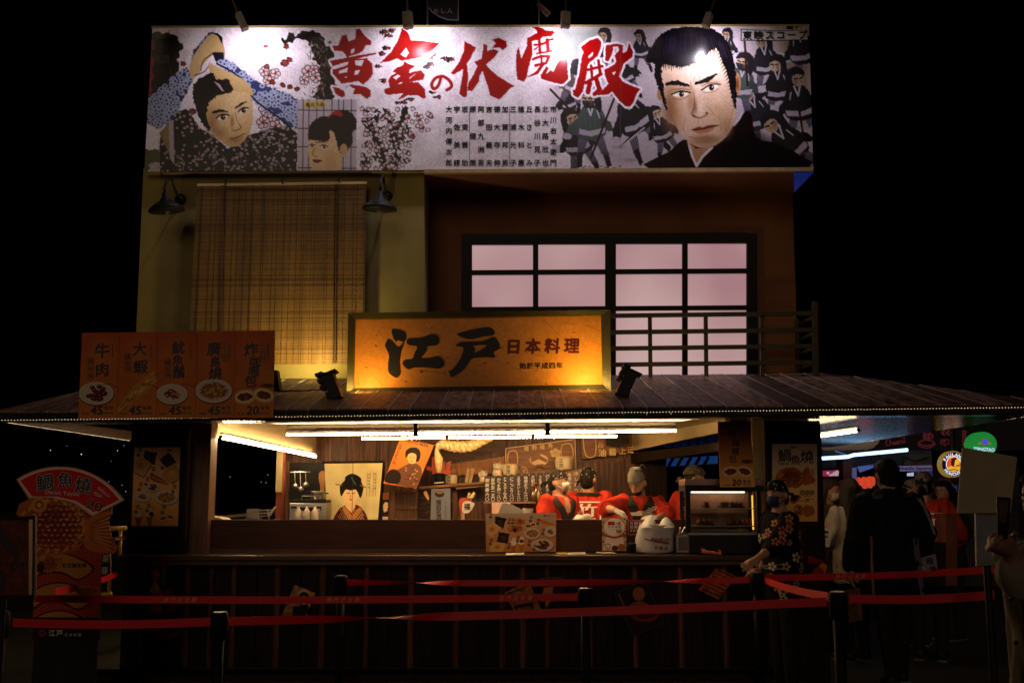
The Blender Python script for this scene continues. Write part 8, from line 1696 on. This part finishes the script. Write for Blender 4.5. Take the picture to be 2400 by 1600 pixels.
MB().slab(disc('F', 1770, 310, 32, 32, 12.79), (0, .01, 0)).build('emblem_ring', mat('red_lit', (.4, .03, .04), .4, emit=(.45, .02, .05), es=.6), TS); MB().slab(disc('F', 1770, 310, 25, 25, 12.785), (0, .01, 0)).build('emblem', mat('blue_lit', (.02, .08, .6), .4, emit=(.02, .10, .8), es=.9), TS)
for q in ((1706, 318, 1735, 332), (1800, 318, 1828, 332)): fq([(q[0], q[1]), (q[2], q[1]), (q[2], q[3]), (q[0], q[3])], 12.79, .008).build('wing', mat('gold_lit', (.5, .4, .05), .4, emit=(.4, .32, .03), es=.5), TS)
lt = Lt(12.78, 'F'); lt.word('TSINGTAO', 1658, 1862, 393, 34, bold=.05, rot=.05); lt.build('lettering', glow('pale_blue_lit', (.55, .75, 1), .9), TS)
for x, D in ((1465, 12.68), (1748, 12.9)): MB().bar(PQ('F', x, 120, D), PQ('F', x, 400, D), .02).build('hanger', BLKMET, PS if x < 1600 else TS)
# dim menu sheets on the far wall, light on them put in as emission
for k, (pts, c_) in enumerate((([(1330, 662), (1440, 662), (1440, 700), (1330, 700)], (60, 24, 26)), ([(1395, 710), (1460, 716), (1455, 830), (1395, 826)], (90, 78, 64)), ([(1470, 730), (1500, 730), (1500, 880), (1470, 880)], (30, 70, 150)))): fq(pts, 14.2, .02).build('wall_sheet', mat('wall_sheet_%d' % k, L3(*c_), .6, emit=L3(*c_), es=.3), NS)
# blue ceiling seen through the kitchen, its light put in as weak emission
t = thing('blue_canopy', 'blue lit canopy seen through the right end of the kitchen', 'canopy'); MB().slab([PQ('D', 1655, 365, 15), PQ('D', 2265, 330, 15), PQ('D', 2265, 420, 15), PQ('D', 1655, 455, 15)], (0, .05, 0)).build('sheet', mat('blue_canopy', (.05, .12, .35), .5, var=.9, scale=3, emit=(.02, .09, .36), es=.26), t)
for x in (1760, 1860, 1960, 2060, 2160): MB().bar(PQ('D', x, 345, 14.9), PQ('D', x - 60, 450, 14.9), .02).build('rib', W_BLACK, t)
# blank placard
PC = thing('blank_placard', 'blank cream placard on a stand at the right', 'placard'); DPC = 5.6
MB().slab([PQ('F', *q, DPC) for q in ((1555, 362), (2072, 452), (2085, 466), (2020, 1000), (1505, 1003))], (0, .02, 0)).build('board', mat('cream_placard', (.34, .27, .17), .75, var=.15, scale=4), PC, bevel=.006)
MB().slab([PQ('F', *q, DPC + .03) for q in ((1680, 1000), (1880, 1000), (1880, 1500), (1690, 1510))], (0, .02, 0)).build('stand_sheet', mat('grey_sheet', (.20, .20, .22), .6), PC); a = PQ('F', 1780, 1400, DPC + .07); MB().tube([(a.x, a.y, a.z + .3), (a.x, a.y, .02)], .02, 10).build('pole', BLKMET, PC); MB().lathe((a.x, a.y, 0), [(.2, 0), (.2, .02), (.03, .04)], 20).build('foot', BLKMET, PC)
tag(MB().slab([PQ('F', *q, 7.4) for q in ((1155, 1430), (1290, 1392), (1312, 1530), (1190, 1560))], (0, .008, 0)).build('price_card', mat('lilac_card', (.26, .25, .32), .7)), 'pale price card with a black character low before the crowd', 'card')
lt = Lt(7.398, 'F'); lt.ch('每', 1235, 1462, 76, bold=.03, rot=-.2); lt.ch('個', 1262, 1538, 60, bold=.03, rot=-.2); o = lt.mb.build('lettering', INK, bpy.data.objects['price_card']); o['kind'] = 'stuff'
t = thing('side_counter', 'dark side counter with red front behind the man in black', 'counter'); MB().slab([PQ('F', *q, 10.0) for q in ((1390, 1005), (1500, 1005), (1500, 1700), (1390, 1700))], (0, .5, 0)).build('red_front', mat('dull_red_front', (.16, .040, .022), .6), t); MB().slab([PQ('F', *q, 9.9) for q in ((1100, 1275), (1390, 1285), (1390, 1700), (1100, 1700))], (0, .5, 0)).build('dark_front', W_DARK, t)
# small carton and packet on the far counter
t = thing('milk_carton', 'white carton with black print at the left of the white top', 'carton'); MB().slab([PQ('F', *q, 9.9) for q in ((212, 1140), (265, 1150), (268, 1325), (212, 1325))], (0, .06, 0)).build('box', WHITE, t)
lt = Lt(9.897, 'F'); lt.poly([(218, 1170), (256, 1172), (256, 1192), (218, 1190)]); lt.poly([(222, 1220), (250, 1221), (250, 1234), (222, 1233)]); lt.build('printed_bars', INK, t)

# ================================================================ dark flags on poles above the roof
for k, (px, pts) in enumerate(((1002, [(990, -30), (1074, -30), (1074, 48), (1050, 47), (1030, 40), (1012, 28), (1000, 12)]), (1263, [(1258, 12), (1264, 8), (1290, 30), (1282, 40), (1270, 28)]))):
    t = thing('roof_flag', ('dark curved flag with pale edge above the banner title', 'small folded reddish flag above the banner')[k], 'flag', 'dark flags above the banner'); D = 10.3
    MB().tube([P(px, 62, D), P(px, -60, D)], .010, 8).build('pole', STEEL, t)
    MB().slab([P(*q, D + .02) for q in pts], (0, .004, 0)).build('cloth', mat(('flag_black', 'flag_red')[k], ((.010, .010, .011), (.16, .05, .035))[k], .8), t)
    lt = Lt(D + .016); lt.line(pts[1:] if k == 0 else pts, 1.6); lt.build('pale_edge', mat('flag_edge', (.35, .28, .26), .7), t)
    if k == 0: lt = Lt(D + .015); lt.row('めし人', 1022, 26, 1054, 26, 13); lt.build('lettering', mat('flag_edge', (0, 0, 0)), t)
bpy.data.objects.remove(_fo); bpy.data.curves.remove(_fc)
